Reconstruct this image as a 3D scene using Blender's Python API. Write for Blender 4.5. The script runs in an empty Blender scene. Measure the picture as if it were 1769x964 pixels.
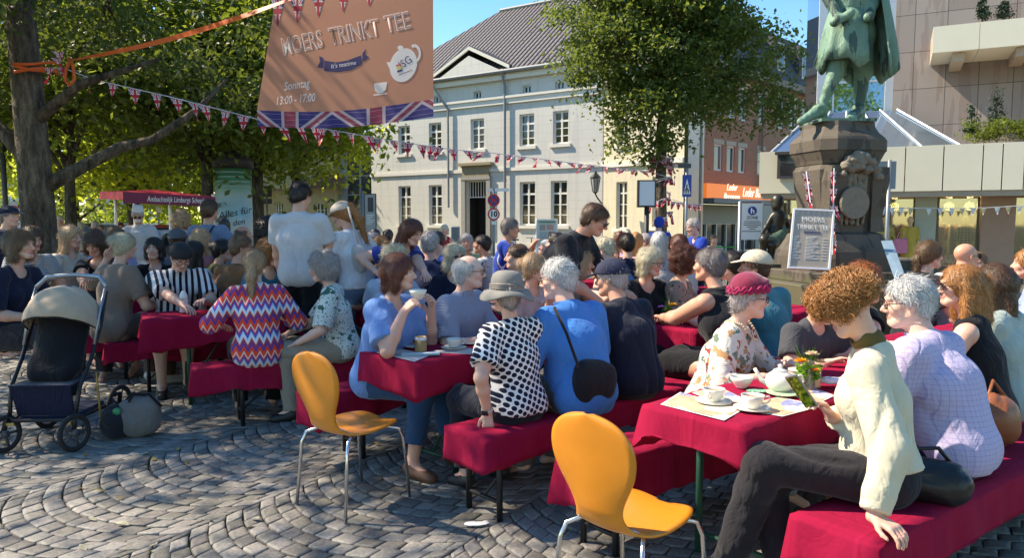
import bpy, math, random
import numpy as np
from mathutils import Vector, Matrix
R_ = math.radians
rng = np.random.default_rng(7)
random.seed(7)
SC = bpy.context.scene
COL = SC.collection
# ---------------------------------------------------------------- camera, world, sun, exposure
F, CX, CY, H0 = 1277.0, 884.5, 482.0, 1.60
PITCH = math.atan(102 / F)
cam_d = bpy.data.cameras.new('camera'); cam = bpy.data.objects.new('camera', cam_d); COL.objects.link(cam)
cam.location = (0, 0, H0); cam.rotation_euler = (math.pi/2 - PITCH, 0, 0)
cam_d.sensor_width = 36; cam_d.lens = 36 * F / 1769; cam_d.clip_start = .05; cam_d.clip_end = 3000
SC.camera = cam
SUN_EL, SUN_AZ = R_(46), math.atan2(.22, -.98)          # direction towards the sun, angle from +x
w = bpy.data.worlds.new('World'); SC.world = w; w.use_nodes = True
nt = w.node_tree; nt.nodes.clear()
sky = nt.nodes.new('ShaderNodeTexSky'); sky.sky_type = 'NISHITA'; sky.sun_disc = False
sky.sun_elevation = SUN_EL; sky.sun_rotation = math.pi/2 - SUN_AZ
sky.air_density = 1.0; sky.dust_density = .15; sky.ozone_density = 2.6
bg = nt.nodes.new('ShaderNodeBackground'); bg.inputs[1].default_value = .148
wo = nt.nodes.new('ShaderNodeOutputWorld')
hs_ = nt.nodes.new('ShaderNodeHueSaturation'); hs_.inputs['Saturation'].default_value = 1.3; nt.links.new(sky.outputs[0], hs_.inputs['Color']); nt.links.new(hs_.outputs[0], bg.inputs[0]); nt.links.new(bg.outputs[0], wo.inputs[0])
sd = bpy.data.lights.new('sun', 'SUN'); sd.energy = 4.4; sd.angle = R_(.6); sd.color = (1, .94, .85)
so = bpy.data.objects.new('sun', sd); COL.objects.link(so)
sv = Vector((math.cos(SUN_AZ)*math.cos(SUN_EL), math.sin(SUN_AZ)*math.cos(SUN_EL), math.sin(SUN_EL)))
so.rotation_euler = sv.to_track_quat('Z', 'Y').to_euler(); so.location = (0, 0, 30)
SC.view_settings.view_transform = 'Standard'; SC.view_settings.look = 'None'
SC.view_settings.gamma = 1; SC.view_settings.use_white_balance = True; SC.view_settings.white_balance_temperature = 7700; SC.view_settings.exposure = 1.08
SC.render.engine = 'CYCLES'
SC.cycles.max_bounces = 7; SC.cycles.diffuse_bounces = 3; SC.cycles.glossy_bounces = 3
SC.cycles.transmission_bounces = 4; SC.cycles.transparent_max_bounces = 8; SC.cycles.use_denoising = True

# ---------------------------------------------------------------- positions: a photo point turned into a world point
def ray(px, py):
    a = (px - CX) / F; b = (CY - py) / F
    c, s = math.cos(PITCH), math.sin(PITCH)
    return np.array([a, c + b*s, -s + b*c])
def at(px, py, Y):
    d = ray(px, py); return np.array([0, 0, H0]) + d * (Y / d[1])
def onz(px, py, z=0.0):
    d = ray(px, py); return np.array([0, 0, H0]) + d * ((z - H0) / d[2])

# ---------------------------------------------------------------- object helpers
def tag(o, label=None, cat=None, group=None, kind=None):
    if label: o['label'] = label
    if cat: o['category'] = cat
    if group: o['group'] = group
    if kind: o['kind'] = kind
    return o
def thing(name, label, cat, loc=(0, 0, 0), rz=0.0, group=None):
    o = bpy.data.objects.new(name, None); COL.objects.link(o)
    o.location = loc; o.rotation_euler = (0, 0, rz); o.empty_display_size = .1
    return tag(o, label, cat, group)
def copy_tree(o, parent=None):
    c = o.copy(); COL.objects.link(c)
    if parent: c.parent = parent
    for ch in o.children: copy_tree(ch, c)
    return c
def mkmesh(name, V, Q, mat, parent=None, smooth=True, cols=None, T=None, flat_idx=None):
    """V (n,3) array, Q list of quad/tri arrays or one (m,4)/(m,3) array"""
    V = np.asarray(V, np.float32)
    Qs = Q if isinstance(Q, list) and len(Q) and isinstance(Q[0], np.ndarray) else [np.asarray(Q, np.int32)]
    me = bpy.data.meshes.new(name)
    me.vertices.add(len(V)); me.vertices.foreach_set('co', V.ravel())
    lv = np.concatenate([q.ravel() for q in Qs]).astype(np.int32)
    ls = []; st = 0
    for q in Qs:
        k = q.shape[1]; ls.append(np.arange(len(q), dtype=np.int32)*k + st); st += q.size
    ls = np.concatenate(ls).astype(np.int32)
    me.loops.add(len(lv)); me.loops.foreach_set('vertex_index', lv)
    me.polygons.add(len(ls)); me.polygons.foreach_set('loop_start', ls)
    me.polygons.foreach_set('use_smooth', np.full(len(ls), smooth, bool))
    me.update(calc_edges=True)
    if cols is not None:
        ca = me.color_attributes.new('Col', 'FLOAT_COLOR', 'POINT')
        c4 = np.ones((len(V), 4), np.float32); c4[:, :3] = cols
        ca.data.foreach_set('color', c4.ravel())
    if mat: me.materials.append(mat)
    o = bpy.data.objects.new(name, me); COL.objects.link(o)
    if parent is not None: o.parent = parent
    return o
class MB:
    """collects shapes into one mesh"""
    def __init__(s): s.v = []; s.f = []; s.M = Matrix.Identity(4)
    def add(s, vs, fs):
        b = len(s.v); s.v += [tuple(s.M @ Vector(v)) for v in vs]; s.f += [tuple(i+b for i in f) for f in fs]; return s
    def box(s, x0, x1, y0, y1, z0, z1, bev=0.0):
        if bev <= 0:
            return s.add([(x0,y0,z0),(x1,y0,z0),(x1,y1,z0),(x0,y1,z0),(x0,y0,z1),(x1,y0,z1),(x1,y1,z1),(x0,y1,z1)],
                  [(3,2,1,0),(4,5,6,7),(0,1,5,4),(1,2,6,5),(2,3,7,6),(3,0,4,7)])
        b = bev; vs = []
        for (z, i) in ((z0, b), (z0+b, 0), (z1-b, 0), (z1, b)):
            q = b + i*.7
            vs += [(x0+q, y0+i, z), (x1-q, y0+i, z), (x1-i, y0+q, z), (x1-i, y1-q, z), (x1-q, y1-i, z), (x0+q, y1-i, z), (x0+i, y1-q, z), (x0+i, y0+q, z)]
        fs = [tuple(range(7, -1, -1)), tuple(range(24, 32))]
        for r in range(3):
            for k in range(8): fs.append((r*8+k, r*8+(k+1) % 8, (r+1)*8+(k+1) % 8, (r+1)*8+k))
        return s.add(vs, fs)
    def quad(s, a, b, c, d): return s.add([a, b, c, d], [(0, 1, 2, 3)])
    def tube(s, pts, r, n=8, caps=True, flat=1.0):
        pts = [Vector(p) for p in pts]; rs = r if isinstance(r, (list, tuple)) else [r]*len(pts)
        vs = []; fs = []; up = None
        for i, p in enumerate(pts):
            t = (pts[min(i+1, len(pts)-1)] - pts[max(i-1, 0)]).normalized()
            if up is None: up = Vector((0, 0, 1)) if abs(t.z) < .9 else Vector((1, 0, 0))
            a = t.cross(up)
            if a.length < 1e-5: a = t.cross(Vector((0, 1, 0)))
            a.normalize(); b = a.cross(t).normalized(); up = b
            for k in range(n):
                q = 2*math.pi*k/n; vs.append(tuple(p + (a*math.cos(q) + b*math.sin(q)*flat)*rs[i]))
        for i in range(len(pts)-1):
            for k in range(n): fs.append((i*n+k, i*n+(k+1) % n, (i+1)*n+(k+1) % n, (i+1)*n+k))
        if caps: fs.append(tuple(range(n-1, -1, -1))); fs.append(tuple((len(pts)-1)*n + k for k in range(n)))
        return s.add(vs, fs)
    def lathe(s, prof, c=(0, 0, 0), n=24, sx=1, sy=1, caps=True, axis='z'):
        vs = []; fs = []; m = len(prof)
        for (r, z) in prof:
            for k in range(n):
                q = 2*math.pi*k/n; p = (r*math.cos(q)*sx, r*math.sin(q)*sy, z)
                if axis == 'y': p = (p[0], p[2], p[1])
                if axis == 'x': p = (p[2], p[0], p[1])
                vs.append((c[0]+p[0], c[1]+p[1], c[2]+p[2]))
        for i in range(m-1):
            for k in range(n): fs.append((i*n+k, i*n+(k+1) % n, (i+1)*n+(k+1) % n, (i+1)*n+k))
        if caps: fs.append(tuple(range(n-1, -1, -1))); fs.append(tuple((m-1)*n+k for k in range(n)))
        return s.add(vs, fs)
    def prism(s, poly, y0, y1, axis='y'):
        n = len(poly)
        def P(a, b, t): return (a, t, b) if axis == 'y' else ((t, a, b) if axis == 'x' else (a, b, t))
        vs = [P(a, b, y0) for a, b in poly] + [P(a, b, y1) for a, b in poly]
        fs = [tuple(range(n)), tuple(range(2*n-1, n-1, -1))] + [(i, i+n, (i+1) % n + n, (i+1) % n) for i in range(n)]
        return s.add(vs, fs)
    def build(s, name, mat, parent=None, smooth=False):
        me = bpy.data.meshes.new(name); me.from_pydata(s.v, [], s.f); me.update()
        if smooth: me.polygons.foreach_set('use_smooth', [True]*len(me.polygons))
        if mat: me.materials.append(mat)
        o = bpy.data.objects.new(name, me); COL.objects.link(o)
        if parent is not None: o.parent = parent
        return o

# ---------------------------------------------------------------- materials
class NT:
    def __init__(s, name):
        s.m = bpy.data.materials.new(name); s.m.use_nodes = True; s.t = s.m.node_tree; s.t.nodes.clear()
        s.out = s.n('ShaderNodeOutputMaterial'); s.tc = s.n('ShaderNodeTexCoord')
    def n(s, t, **kw):
        x = s.t.nodes.new(t)
        for k, v in kw.items(): setattr(x, k, v)
        return x
    def put(s, sock, v):
        if hasattr(v, 'is_output') or isinstance(v, bpy.types.NodeSocket): s.t.links.new(v, sock)
        elif isinstance(v, (tuple, list)) and len(v) == 3 and len(sock.default_value) == 4: sock.default_value = (*v, 1)
        else: sock.default_value = v
    def math(s, op, a, b=0.0, c=None):
        x = s.n('ShaderNodeMath', operation=op); s.put(x.inputs[0], a); s.put(x.inputs[1], b)
        if c is not None: s.put(x.inputs[2], c)
        return x.outputs[0]
    def mix(s, f, a, b, blend='MIX'):
        x = s.n('ShaderNodeMix', data_type='RGBA', blend_type=blend); s.put(x.inputs[0], f); s.put(x.inputs[6], a); s.put(x.inputs[7], b)
        return x.outputs[2]
    def noise(s, scale, detail=3, vec=None, rough=.55, dist=0.0):
        x = s.n('ShaderNodeTexNoise'); x.inputs['Scale'].default_value = scale; x.inputs['Detail'].default_value = detail
        x.inputs['Roughness'].default_value = rough; x.inputs['Distortion'].default_value = dist
        s.t.links.new(vec if vec is not None else s.tc.outputs['Object'], x.inputs['Vector']); return x.outputs[0]
    def voro(s, scale, vec=None, rnd=1.0, feat='F1', dims='3D', out=0):
        x = s.n('ShaderNodeTexVoronoi', feature=feat, voronoi_dimensions=dims); x.inputs['Scale'].default_value = scale
        x.inputs['Randomness'].default_value = rnd
        s.t.links.new(vec if vec is not None else s.tc.outputs['Object'], x.inputs['Vector']); return x.outputs[out]
    def ramp(s, f, stops, interp='LINEAR'):
        x = s.n('ShaderNodeValToRGB'); cr = x.color_ramp; cr.interpolation = interp
        while len(cr.elements) < len(stops): cr.elements.new(.5)
        for e, (p, c) in zip(cr.elements, stops): e.position = p; e.color = (*c, 1)
        s.t.links.new(f, x.inputs[0]); return x.outputs[0]
    def xyz(s, vec=None):
        x = s.n('ShaderNodeSeparateXYZ'); s.t.links.new(vec if vec is not None else s.tc.outputs['Object'], x.inputs[0]); return x.outputs
    def comb(s, x, y, z=0.0):
        c = s.n('ShaderNodeCombineXYZ'); s.put(c.inputs[0], x); s.put(c.inputs[1], y); s.put(c.inputs[2], z); return c.outputs[0]
    def mapping(s, scale=(1,1,1), rot=(0,0,0), vec=None):
        x = s.n('ShaderNodeMapping'); x.inputs['Scale'].default_value = scale; x.inputs['Rotation'].default_value = rot
        s.t.links.new(vec if vec is not None else s.tc.outputs['Object'], x.inputs[0]); return x.outputs[0]
    def pbsdf(s, col, rough=.7, metal=0.0, bump=None, bstr=.3, bdist=.01, trans=0.0, spec=.5, sss=0.0, coat=0.0, alpha=None, emit=None, estr=0, transmission=0, sheen=0.0, tcol=None):
        p = s.n('ShaderNodeBsdfPrincipled')
        s.put(p.inputs['Base Color'], col); s.put(p.inputs['Roughness'], rough); p.inputs['Metallic'].default_value = metal
        p.inputs['Specular IOR Level'].default_value = spec; p.inputs['Coat Weight'].default_value = coat
        p.inputs['Transmission Weight'].default_value = transmission; p.inputs['Sheen Weight'].default_value = sheen
        if sss: p.inputs['Subsurface Weight'].default_value = sss; p.inputs['Subsurface Scale'].default_value = .012
        if alpha is not None: s.put(p.inputs['Alpha'], alpha)
        if emit is not None: s.put(p.inputs['Emission Color'], emit); p.inputs['Emission Strength'].default_value = estr
        if bump is not None:
            b = s.n('ShaderNodeBump'); b.inputs['Strength'].default_value = bstr; b.inputs['Distance'].default_value = bdist
            s.t.links.new(bump, b.inputs['Height']); s.t.links.new(b.outputs[0], p.inputs['Normal'])
        res = p.outputs[0]
        if trans > 0:
            t = s.n('ShaderNodeBsdfTranslucent'); s.put(t.inputs[0], tcol if tcol is not None else col)
            mx = s.n('ShaderNodeMixShader'); mx.inputs[0].default_value = trans
            s.t.links.new(res, mx.inputs[1]); s.t.links.new(t.outputs[0], mx.inputs[2]); res = mx.outputs[0]
        s.t.links.new(res, s.out.inputs[0]); return s.m
_mc = {}
def sr(r, g, b):          # 0-255 sRGB of the thing's own colour -> linear
    return tuple((c/255/12.92 if c <= 10 else ((c/255+.055)/1.055)**2.4) for c in (r, g, b))
def M(name, col, rough=.75, var=.18, scale=6.0, bump=.0, bscale=80, metal=0, trans=0, spec=.4, **kw):
    key = (name, col, rough)
    if key in _mc: return _mc[key]
    t = NT(name)
    dk = tuple(c*(1-var) for c in col); lt = tuple(min(1, c*(1+var)) for c in col)
    c = t.mix(t.noise(scale, 4), dk, lt)
    _mc[key] = t.pbsdf(c, rough, metal, bump=t.noise(bscale, 2) if bump else None, bstr=bump, trans=trans, spec=spec, **kw)
    return _mc[key]
def wrinkles(t, k=1.0):
    n = t.noise(6.5, 3, t.mapping((1, 1, .55)), .5, 1.6); r = t.math('ABSOLUTE', t.math('SUBTRACT', n, .5)); r = t.math('MINIMUM', t.math('MULTIPLY', r, 7), 1.0)
    n2 = t.noise(17, 2, t.mapping((1, 1, .7)), .5, .8)
    return t.math('ADD', t.math('ADD', t.math('MULTIPLY', r, .55*k), t.math('MULTIPLY', n2, .7*k)), t.math('MULTIPLY', t.noise(420, 1), .05))
def cloth(name, col, trans=.0, bump=.25):
    key = (name, col, .85)
    if key in _mc: return _mc[key]
    t = NT(name); c = t.mix(t.noise(9, 4), tuple(c*.86 for c in col), tuple(min(1, c*1.12) for c in col))
    _mc[key] = t.pbsdf(c, .88, bump=wrinkles(t), bstr=.36, bdist=.018, trans=trans, spec=.15, sheen=.12); return _mc[key]
# ---------------------------------------------------------------- ground
def ground_mats():
    t = NT('joint_soil')
    c = t.mix(t.math('GREATER_THAN', t.noise(1.7, 4), .52), (.085, .075, .055), (.05, .062, .022))
    soil = t.pbsdf(c, .95, bump=t.noise(70, 4), bstr=.5)
    t = NT('cobble_stone')
    a = t.n('ShaderNodeAttribute', attribute_name='Col')
    g = t.noise(55, 5, rough=.7); base = t.mix(.75, a.outputs[0], t.ramp(g, [(.3, (.45,.45,.47)), (.7, (1.35,1.3,1.25))]), 'MULTIPLY')
    base = t.mix(t.math('MULTIPLY', t.math('GREATER_THAN', t.noise(.9, 5), .6), .35), base, (.12, .11, .08))
    stone = t.pbsdf(base, .62, bump=t.noise(38, 6, rough=.65), bstr=.4, bdist=.008, spec=.3)
    t = NT('plaza_paving')
    b = t.n('ShaderNodeTexBrick'); b.inputs['Scale'].default_value = 1.0
    b.inputs['Color1'].default_value = (.17,.165,.155,1); b.inputs['Color2'].default_value = (.11,.105,.10,1); b.inputs['Mortar'].default_value = (.04,.04,.035,1)
    b.inputs['Mortar Size'].default_value = .012; b.inputs['Brick Width'].default_value = .2; b.inputs['Row Height'].default_value = .12
    t.t.links.new(t.tc.outputs['Object'], b.inputs[0])
    pave = t.pbsdf(t.mix(t.noise(.6, 4), b.outputs[0], (.15, .14, .12)), .8, bump=b.outputs[1], bstr=.3)
    return soil, stone, pave
soil, stone, pave = ground_mats()
g = MB(); g.quad((-400,-200,-.019), (400,-200,-.019), (400,900,-.019), (-400,900,-.019)); g.build('ground', soil).__setitem__('kind', 'structure')
g = MB(); g.quad((-60,12.6,-.012), (60,12.6,-.012), (60,48,-.012), (-60,48,-.012)); g.build('pavement', pave)['kind'] = 'structure'
g = MB(); g.quad((-60,48,-.012), (60,48,-.012), (60,400,-.012), (-60,400,-.012)); g.build('road', M('asphalt', (.055,.055,.057), .9, .2, 3, .2, 60))['kind'] = 'structure'
def cobbles():
    phi = R_(58); v = np.array([math.cos(phi), math.sin(phi)]); u = np.array([math.sin(phi), -math.cos(phi)])
    W, dr, N = 1.30, .108, 12; R = W*.74; tm = math.asin(.5*W/R)
    stones = []
    for ci in range(-12, 13):
        for ri in range(-100, 170):
            j = rng.normal(0, .004)
            ed = np.linspace(-tm, tm, N+1); ed[1:-1] += rng.normal(0, .012, N-1)
            if ri % 2: ed = np.concatenate([[ -tm], (ed[:-1]+ed[1:])/2, [tm]])
            for k in range(len(ed)-1):
                tc = (ed[k]+ed[k+1])/2; b0 = ri*dr + (ci % 2)*.05
                P = u*(ci*W + R*math.sin(tc)) + v*(b0 + R - R*math.cos(tc))
                x, y = P + np.array([-1.0, 6.0])
                if not (1.2 < y < 12.75 and -9.5 < x < 8): continue
                if abs(x) > 1.2 + y*.78: continue
                stones.append((ci, b0 + j, ed[k], ed[k+1]))
    S = np.array(stones); n = len(S)
    ang = np.array([(-1,-.84),(-.86,-1),(.86,-1),(1,-.84),(1,.84),(.86,1),(-.86,1),(-1,.84)])
    rings = [(1.0, -.021), (.99, -.005), (.95, -.0008), (.55, .0)]
    g_ = rng.uniform(.025, .07, (n, 1)); hz = rng.normal(0, .0013, n); tilt = rng.normal(0, .010, (n, 2))
    V = np.zeros((n, 33, 3)); 
    jit = rng.normal(0, .035, (n, 8, 2))
    for ri, (sc, z) in enumerate(rings):
        q = (ang[None]+jit)*sc*(1-g_[:, :, None])
        tt = (S[:, 2:3]+S[:, 3:4])/2 + q[..., 0]*(S[:, 3:4]-S[:, 2:3])/2
        rr = .5 + q[..., 1]*.5
        a = S[:, 0:1]*W + R*np.sin(tt); b = S[:, 1:2] + R - R*np.cos(tt) + rr*dr
        V[:, ri*8:ri*8+8, 0] = a*u[0] + b*v[0] - 1.0; V[:, ri*8:ri*8+8, 1] = a*u[1] + b*v[1] + 6.0
        V[:, ri*8:ri*8+8, 2] = z + hz[:, None] + (q[..., 0]*tilt[:, :1] + q[..., 1]*tilt[:, 1:])*.12 + rng.normal(0, .0012, (n, 8))
    V[:, 32] = V[:, 24:32].mean(1); V[:, 32, 2] += .001
    base = np.arange(n)[:, None]*33; Q = []
    for r in range(3):
        for k in range(8): Q.append(np.stack([base[:, 0]+r*8+k, base[:, 0]+r*8+(k+1) % 8, base[:, 0]+(r+1)*8+(k+1) % 8, base[:, 0]+(r+1)*8+k], 1))
    T = [np.stack([base[:, 0]+24+k, base[:, 0]+24+(k+1) % 8, base[:, 0]+32], 1) for k in range(8)]
    gv = rng.uniform(.125, .26, n)[:, None]*np.array([[1.06, 1.0, .90]]) + rng.normal(0, .002, (n, 3))
    gv = np.clip(gv, .05, .4)
    C = np.repeat(gv, 33, 0)
    o = mkmesh('cobblestones', V.reshape(-1, 3), [np.concatenate(Q), np.concatenate(T)], stone, None, True, C); o['kind'] = 'structure'
    print('stones', n)
cobbles()

# ---------------------------------------------------------------- facade helper
class Fac:
    def __init__(s, P0, d):
        d = np.array(d, float); d /= np.linalg.norm(d); s.P = np.array(P0, float); s.d = d
        s.n = np.array([d[1], -d[0]]);                      # towards the camera
        if s.n @ (-s.P) < 0: s.n = -s.n
        s.flip = np.cross(d, s.n) > 0
    def sz(s, px, py):
        r = ray(px, py); A = np.array([[r[0], -s.d[0]], [r[1], -s.d[1]]]); t, q = np.linalg.solve(A, s.P); return q, H0 + r[2]*t
    def empty(s, name, label, cat):
        o = thing(name, label, cat, (s.P[0], s.P[1], 0))
        return o
    def M(s):                                            # (s, out, z) -> offset from the empty
        m = Matrix.Identity(4); m[0][0], m[1][0] = s.d; m[0][1], m[1][1] = s.n; return m
    def mb(s): b = MB(); b.M = s.M(); return b
def wall(fac, holes, s0, s1, z0, z1, depth=.22):
    b = fac.mb(); S = sorted({s0, s1, *[h[0] for h in holes], *[h[1] for h in holes]}); Z = sorted({z0, z1, *[h[2] for h in holes], *[h[3] for h in holes]})
    for i in range(len(S)-1):
        for j in range(len(Z)-1):
            cs, cz = (S[i]+S[i+1])/2, (Z[j]+Z[j+1])/2
            if any(h[0] < cs < h[1] and h[2] < cz < h[3] for h in holes): continue
            b.quad((S[i],0,Z[j]), (S[i+1],0,Z[j]), (S[i+1],0,Z[j+1]), (S[i],0,Z[j+1]))
    for a, c, e, f in holes:
        b.quad((a,0,e),(a,-depth,e),(a,-depth,f),(a,0,f)); b.quad((c,0,e),(c,0,f),(c,-depth,f),(c,-depth,e))
        b.quad((a,0,f),(c,0,f),(c,-depth,f),(a,-depth,f)); b.quad((a,0,e),(c,0,e),(c,-depth,e),(a,-depth,e))
    return b
glass_dark = M('window_glass', (.02,.024,.028), .06, .1, 2, spec=.8)
glass_v = [glass_dark, glass_dark, M('window_glass_grey', (.05,.055,.06), .05, .5, 3, spec=.9), M('window_glass_curtain', (.16,.16,.15), .15, .6, 2.5, spec=.7)]  # grey variant: a reflection's tone is put into the pane colour
frame_white = M('window_frame_paint', (.72,.70,.64), .5, .05)
def window(fac, par, h, frame=frame_white, cols=2, rows=(.28, .52, .76), name='window', glass=None, fw=.07, dep=.16, sill=None, trans=None):
    a, c, e, f = h; b = fac.mb(); W = c-a; Hh = f-e
    b.box(a, a+fw, -dep, -dep+.06, e, f); b.box(c-fw, c, -dep, -dep+.06, e, f)
    b.box(a+fw, c-fw, -dep, -dep+.06, e, e+fw); b.box(a+fw, c-fw, -dep, -dep+.06, f-fw, f)
    for k in range(1, cols):
        x = a + W*k/cols; b.box(x-fw*.5, x+fw*.5, -dep+.003, -dep+.055, e+fw, f-fw)
    for q in rows:
        z = e + Hh*q; wd = fw*.55 if q == rows[-1] and len(rows) > 2 else fw*.25
        xs = [a+fw] + [a + W*k/cols for k in range(1, cols)] + [c-fw]
        for k in range(len(xs)-1): b.box(xs[k]+(fw*.5 if k else 0), xs[k+1]-(fw*.5 if k < len(xs)-2 else 0), -dep+.006, -dep+.05, z-wd, z+wd)
    w_ = b.build(name, frame, par)
    p = fac.mb(); p.box(a+.01, c-.01, -dep-.03, -dep-.005, e+.01, f-.01); p.build('pane', glass or random.choice(glass_v), w_)
    if sill:
        q = fac.mb(); q.box(a-.12, c+.12, .002, .09, e-.13, e-.003); q.build('sill', sill, w_)
    return w_
def ztexmat(name, base, warm, line=.0, lsp=.34):
    t = NT(name); z = t.xyz()[2]
    c = t.mix(t.noise(.7, 5), base, warm)
    c = t.mix(t.math('MULTIPLY', t.noise(4, 6), .25), c, tuple(x*.75 for x in base)); sk_ = t.noise(2.2, 5, t.mapping((2.5, 2.5, .16)), .65); c = t.mix(t.math('MULTIPLY', t.math('GREATER_THAN', sk_, .55), .16), c, tuple(x*.5 for x in base))
    if line: 
        f = t.math('FRACT', t.math('DIVIDE', z, lsp)); ln = t.math('LESS_THAN', f, .045)
        c = t.mix(t.math('MULTIPLY', ln, line), c, tuple(x*.6 for x in base))
    return t.pbsdf(c, .85, bump=t.noise(30, 4), bstr=.15)
plaster = ztexmat('cream_plaster', (.62,.60,.54), (.55,.53,.48), .5)
plaster_warm = ztexmat('yellow_plaster', (.66,.60,.43), (.56,.50,.36), .3)
trim = M('stone_trim', (.66,.62,.54), .8, .06)
t = NT('roof_tiles')          # ribbed interlocking tiles running down the slope
vx = t.xyz()
rib = t.math('SINE', t.math('MULTIPLY', t.tc.outputs['UV'], 1.0)) if False else None
u_ = t.n('ShaderNodeAttribute', attribute_name='Col').outputs[0]; us = t.n('ShaderNodeSeparateColor'); t.t.links.new(u_, us.inputs[0])
wv = t.math('SINE', t.math('MULTIPLY', us.outputs[0], 2*math.pi*1000/.24*.1))
rowf = t.math('FRACT', t.math('MULTIPLY', us.outputs[1], 100/.36*.1))
tc_ = t.ramp(t.math('ADD', t.math('MULTIPLY', wv, .35), .5), [(.2, (.014,.012,.012)), (.5, (.050,.044,.045)), (.85, (.17,.16,.16))])
tc_ = t.mix(t.math('LESS_THAN', rowf, .16), tc_, (.03,.027,.03))
tc_ = t.mix(t.math('MULTIPLY', t.noise(3, 5), .5), tc_, (.12,.08,.06))
hgt = t.math('ADD', wv, t.math('MULTIPLY', rowf, .6))
roofm = t.pbsdf(tc_, .6, bump=hgt, bstr=.9, bdist=.05)
def roof_poly(name, fac, pts, par, th=.1):
    """slope quad given as (s,out,z); Col.r = distance along the eave /100, Col.g = distance up the slope /10"""
    P = [Vector(p) for p in pts]; e = (P[1]-P[0]).normalized(); nrm = e.cross(P[-1]-P[0]).normalized(); up = nrm.cross(e).normalized()
    m = fac.M(); V = []; C = []
    for p in P:
        V.append(m @ p); d = p - P[0]; C.append(((d.dot(e)+20)/100*1.0, (abs(d.dot(up))+.01)/10*1.0, 0))
    k = len(P)
    return mkmesh(name, [tuple(v) for v in V], np.array([list(range(k))]), roofm, par, False, np.array(C))

# ---------------------------------------------------------------- the long cream town house
Pm = np.array([at(1040, 380, 28.7)[0], 28.7]); fm = Fac(Pm, (-.827, .562))
house = fm.empty('town_house', 'long cream plastered town house with dark ribbed tile roof and small pediment', 'building')
def hsz(l, t_, r, b_): 
    s0, z1 = fm.sz(l, t_); s1, z0 = fm.sz(r, b_); return (min(s0, s1), max(s0, s1), z0, z1)
up = [hsz(689,219,707,267), hsz(742,213,761,262), hsz(815,204,834,255), hsz(899,197,921,251), hsz(956,192,981,248), ]
lo = [hsz(690,322,708,389), hsz(742,320,762,389), hsz(899,314,923,389), hsz(951,312,980,389)]
uz0 = np.mean([h[2] for h in up]); uz1 = np.mean([h[3] for h in up]); lz0 = np.mean([h[2] for h in lo]); lz1 = np.mean([h[3] for h in lo])
up = [((a+b)/2-.36, (a+b)/2+.36, uz0, uz1) for a, b, _, _ in up]; lo = [((a+b)/2-.38, (a+b)/2+.38, lz0, lz1) for a, b, _, _ in lo]
sm = [hsz(818,159,831,169), hsz(903,150,917,159), hsz(960,143,974,152), hsz(751,173,760,180)]
az = np.mean([h[2] for h in sm]); sm = [((a+b)/2-.2, (a+b)/2+.2, az, az+.32) for a, b, _, _ in sm]
_d = hsz(806,312,842,400); door = (_d[0], _d[1], 0.25, _d[3])
Ls = fm.sz(643, 380)[0]; zE = fm.sz(905, 122)[1]
wall(fm, up+lo+sm+[door], 0, Ls, -.03, zE).build('wall', plaster, house)
for i, h in enumerate(up): window(fm, house, h, sill=trim, rows=(.25, .48, .7))
for i, h in enumerate(lo): window(fm, house, h, sill=trim, rows=(.24, .47, .72))
for h in sm: window(fm, house, h, rows=(), cols=2, fw=.05, sill=None)
b = fm.mb()
zc = fm.sz(905, 176)[1]; zs = fm.sz(905, 294)[1]
b.box(-.05, Ls+.05, .003, .10, zc, zc+.34); b.box(-.06, Ls+.06, .103, .16, zc+.22, zc+.31); b.box(-.04, Ls+.04, .003, .07, zs, zs+.14)
b.box(-.1, Ls+.1, .003, .22, zE-.28, zE-.003); b.box(-.05, Ls+.05, .003, .05, -.02, .62)
b.build('cornice', trim, house)
# projecting centre bay with pediment
c0, c1 = fm.sz(875, 130)[0], fm.sz(757, 148)[0]; cm = (c0+c1)/2; za = fm.sz(814, 97)[1]
b = fm.mb()
b.prism([(c0-.1, zE-.02), (c1+.1, zE-.02), (cm, za)], .12, .18, 'y'); b.build('pediment', plaster, house)
b = fm.mb(); b.box(c0-.25, c1+.25, .105, .20, zE-.05, zE+.10)
for sgn, cc in ((1, c0-.25), (-1, c1+.25)):
    b.add([(cc, .11, zE+.14), (cc, .19, zE+.14), (cm, .19, za+.25), (cm, .11, za+.25), (cc, .11, zE+.30), (cc, .19, zE+.30), (cm, .19, za+.41), (cm, .11, za+.41)],
          [(0,1,2,3), (4,7,6,5), (1,5,6,2), (0,3,7,4), (0,4,5,1), (2,6,7,3)])
b.build('pediment_moulding', trim, house)
for q, cc in ((0, c0-.25), (1, c1+.25)):
    o = roof_poly('pediment_roof', fm, [(cc, .20, zE+.31), (cc, -2.2, zE+.31), (cm, -2.2, za+.42), (cm, .20, za+.42)] if q == 0 else [(cc, -2.2, zE+.31), (cc, .20, zE+.31), (cm, .20, za+.42), (cm, -2.2, za+.42)], house)
rise = 4.3; run = 5.2; ov = .35
roof_poly('roof', fm, [(-.3, ov, zE), (Ls+.3, ov, zE), (Ls-run+1.4, -run, zE+rise), (run-1.6, -run, zE+rise)], house)
roof_poly('roof', fm, [(Ls+.3, ov, zE), (Ls+.3, -2*run-.3, zE), (Ls-run+1.4, -run, zE+rise)], house)
roof_poly('roof', fm, [(-.3, -2*run-.3, zE), (-.3, ov, zE), (run-1.6, -run, zE+rise)], house)
b = fm.mb(); b.box(-.02, 0, -2*run, -.003, -.03, zE); b.box(Ls, Ls+.02, -2*run, -.003, -.03, zE); b.box(0, Ls, -2*run, -2*run+.1, -.03, zE-.01); b.box(.02, Ls-.02, -1.6, -1.5, 0, zE-.1); b.build('side_wall', plaster, house)
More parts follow.
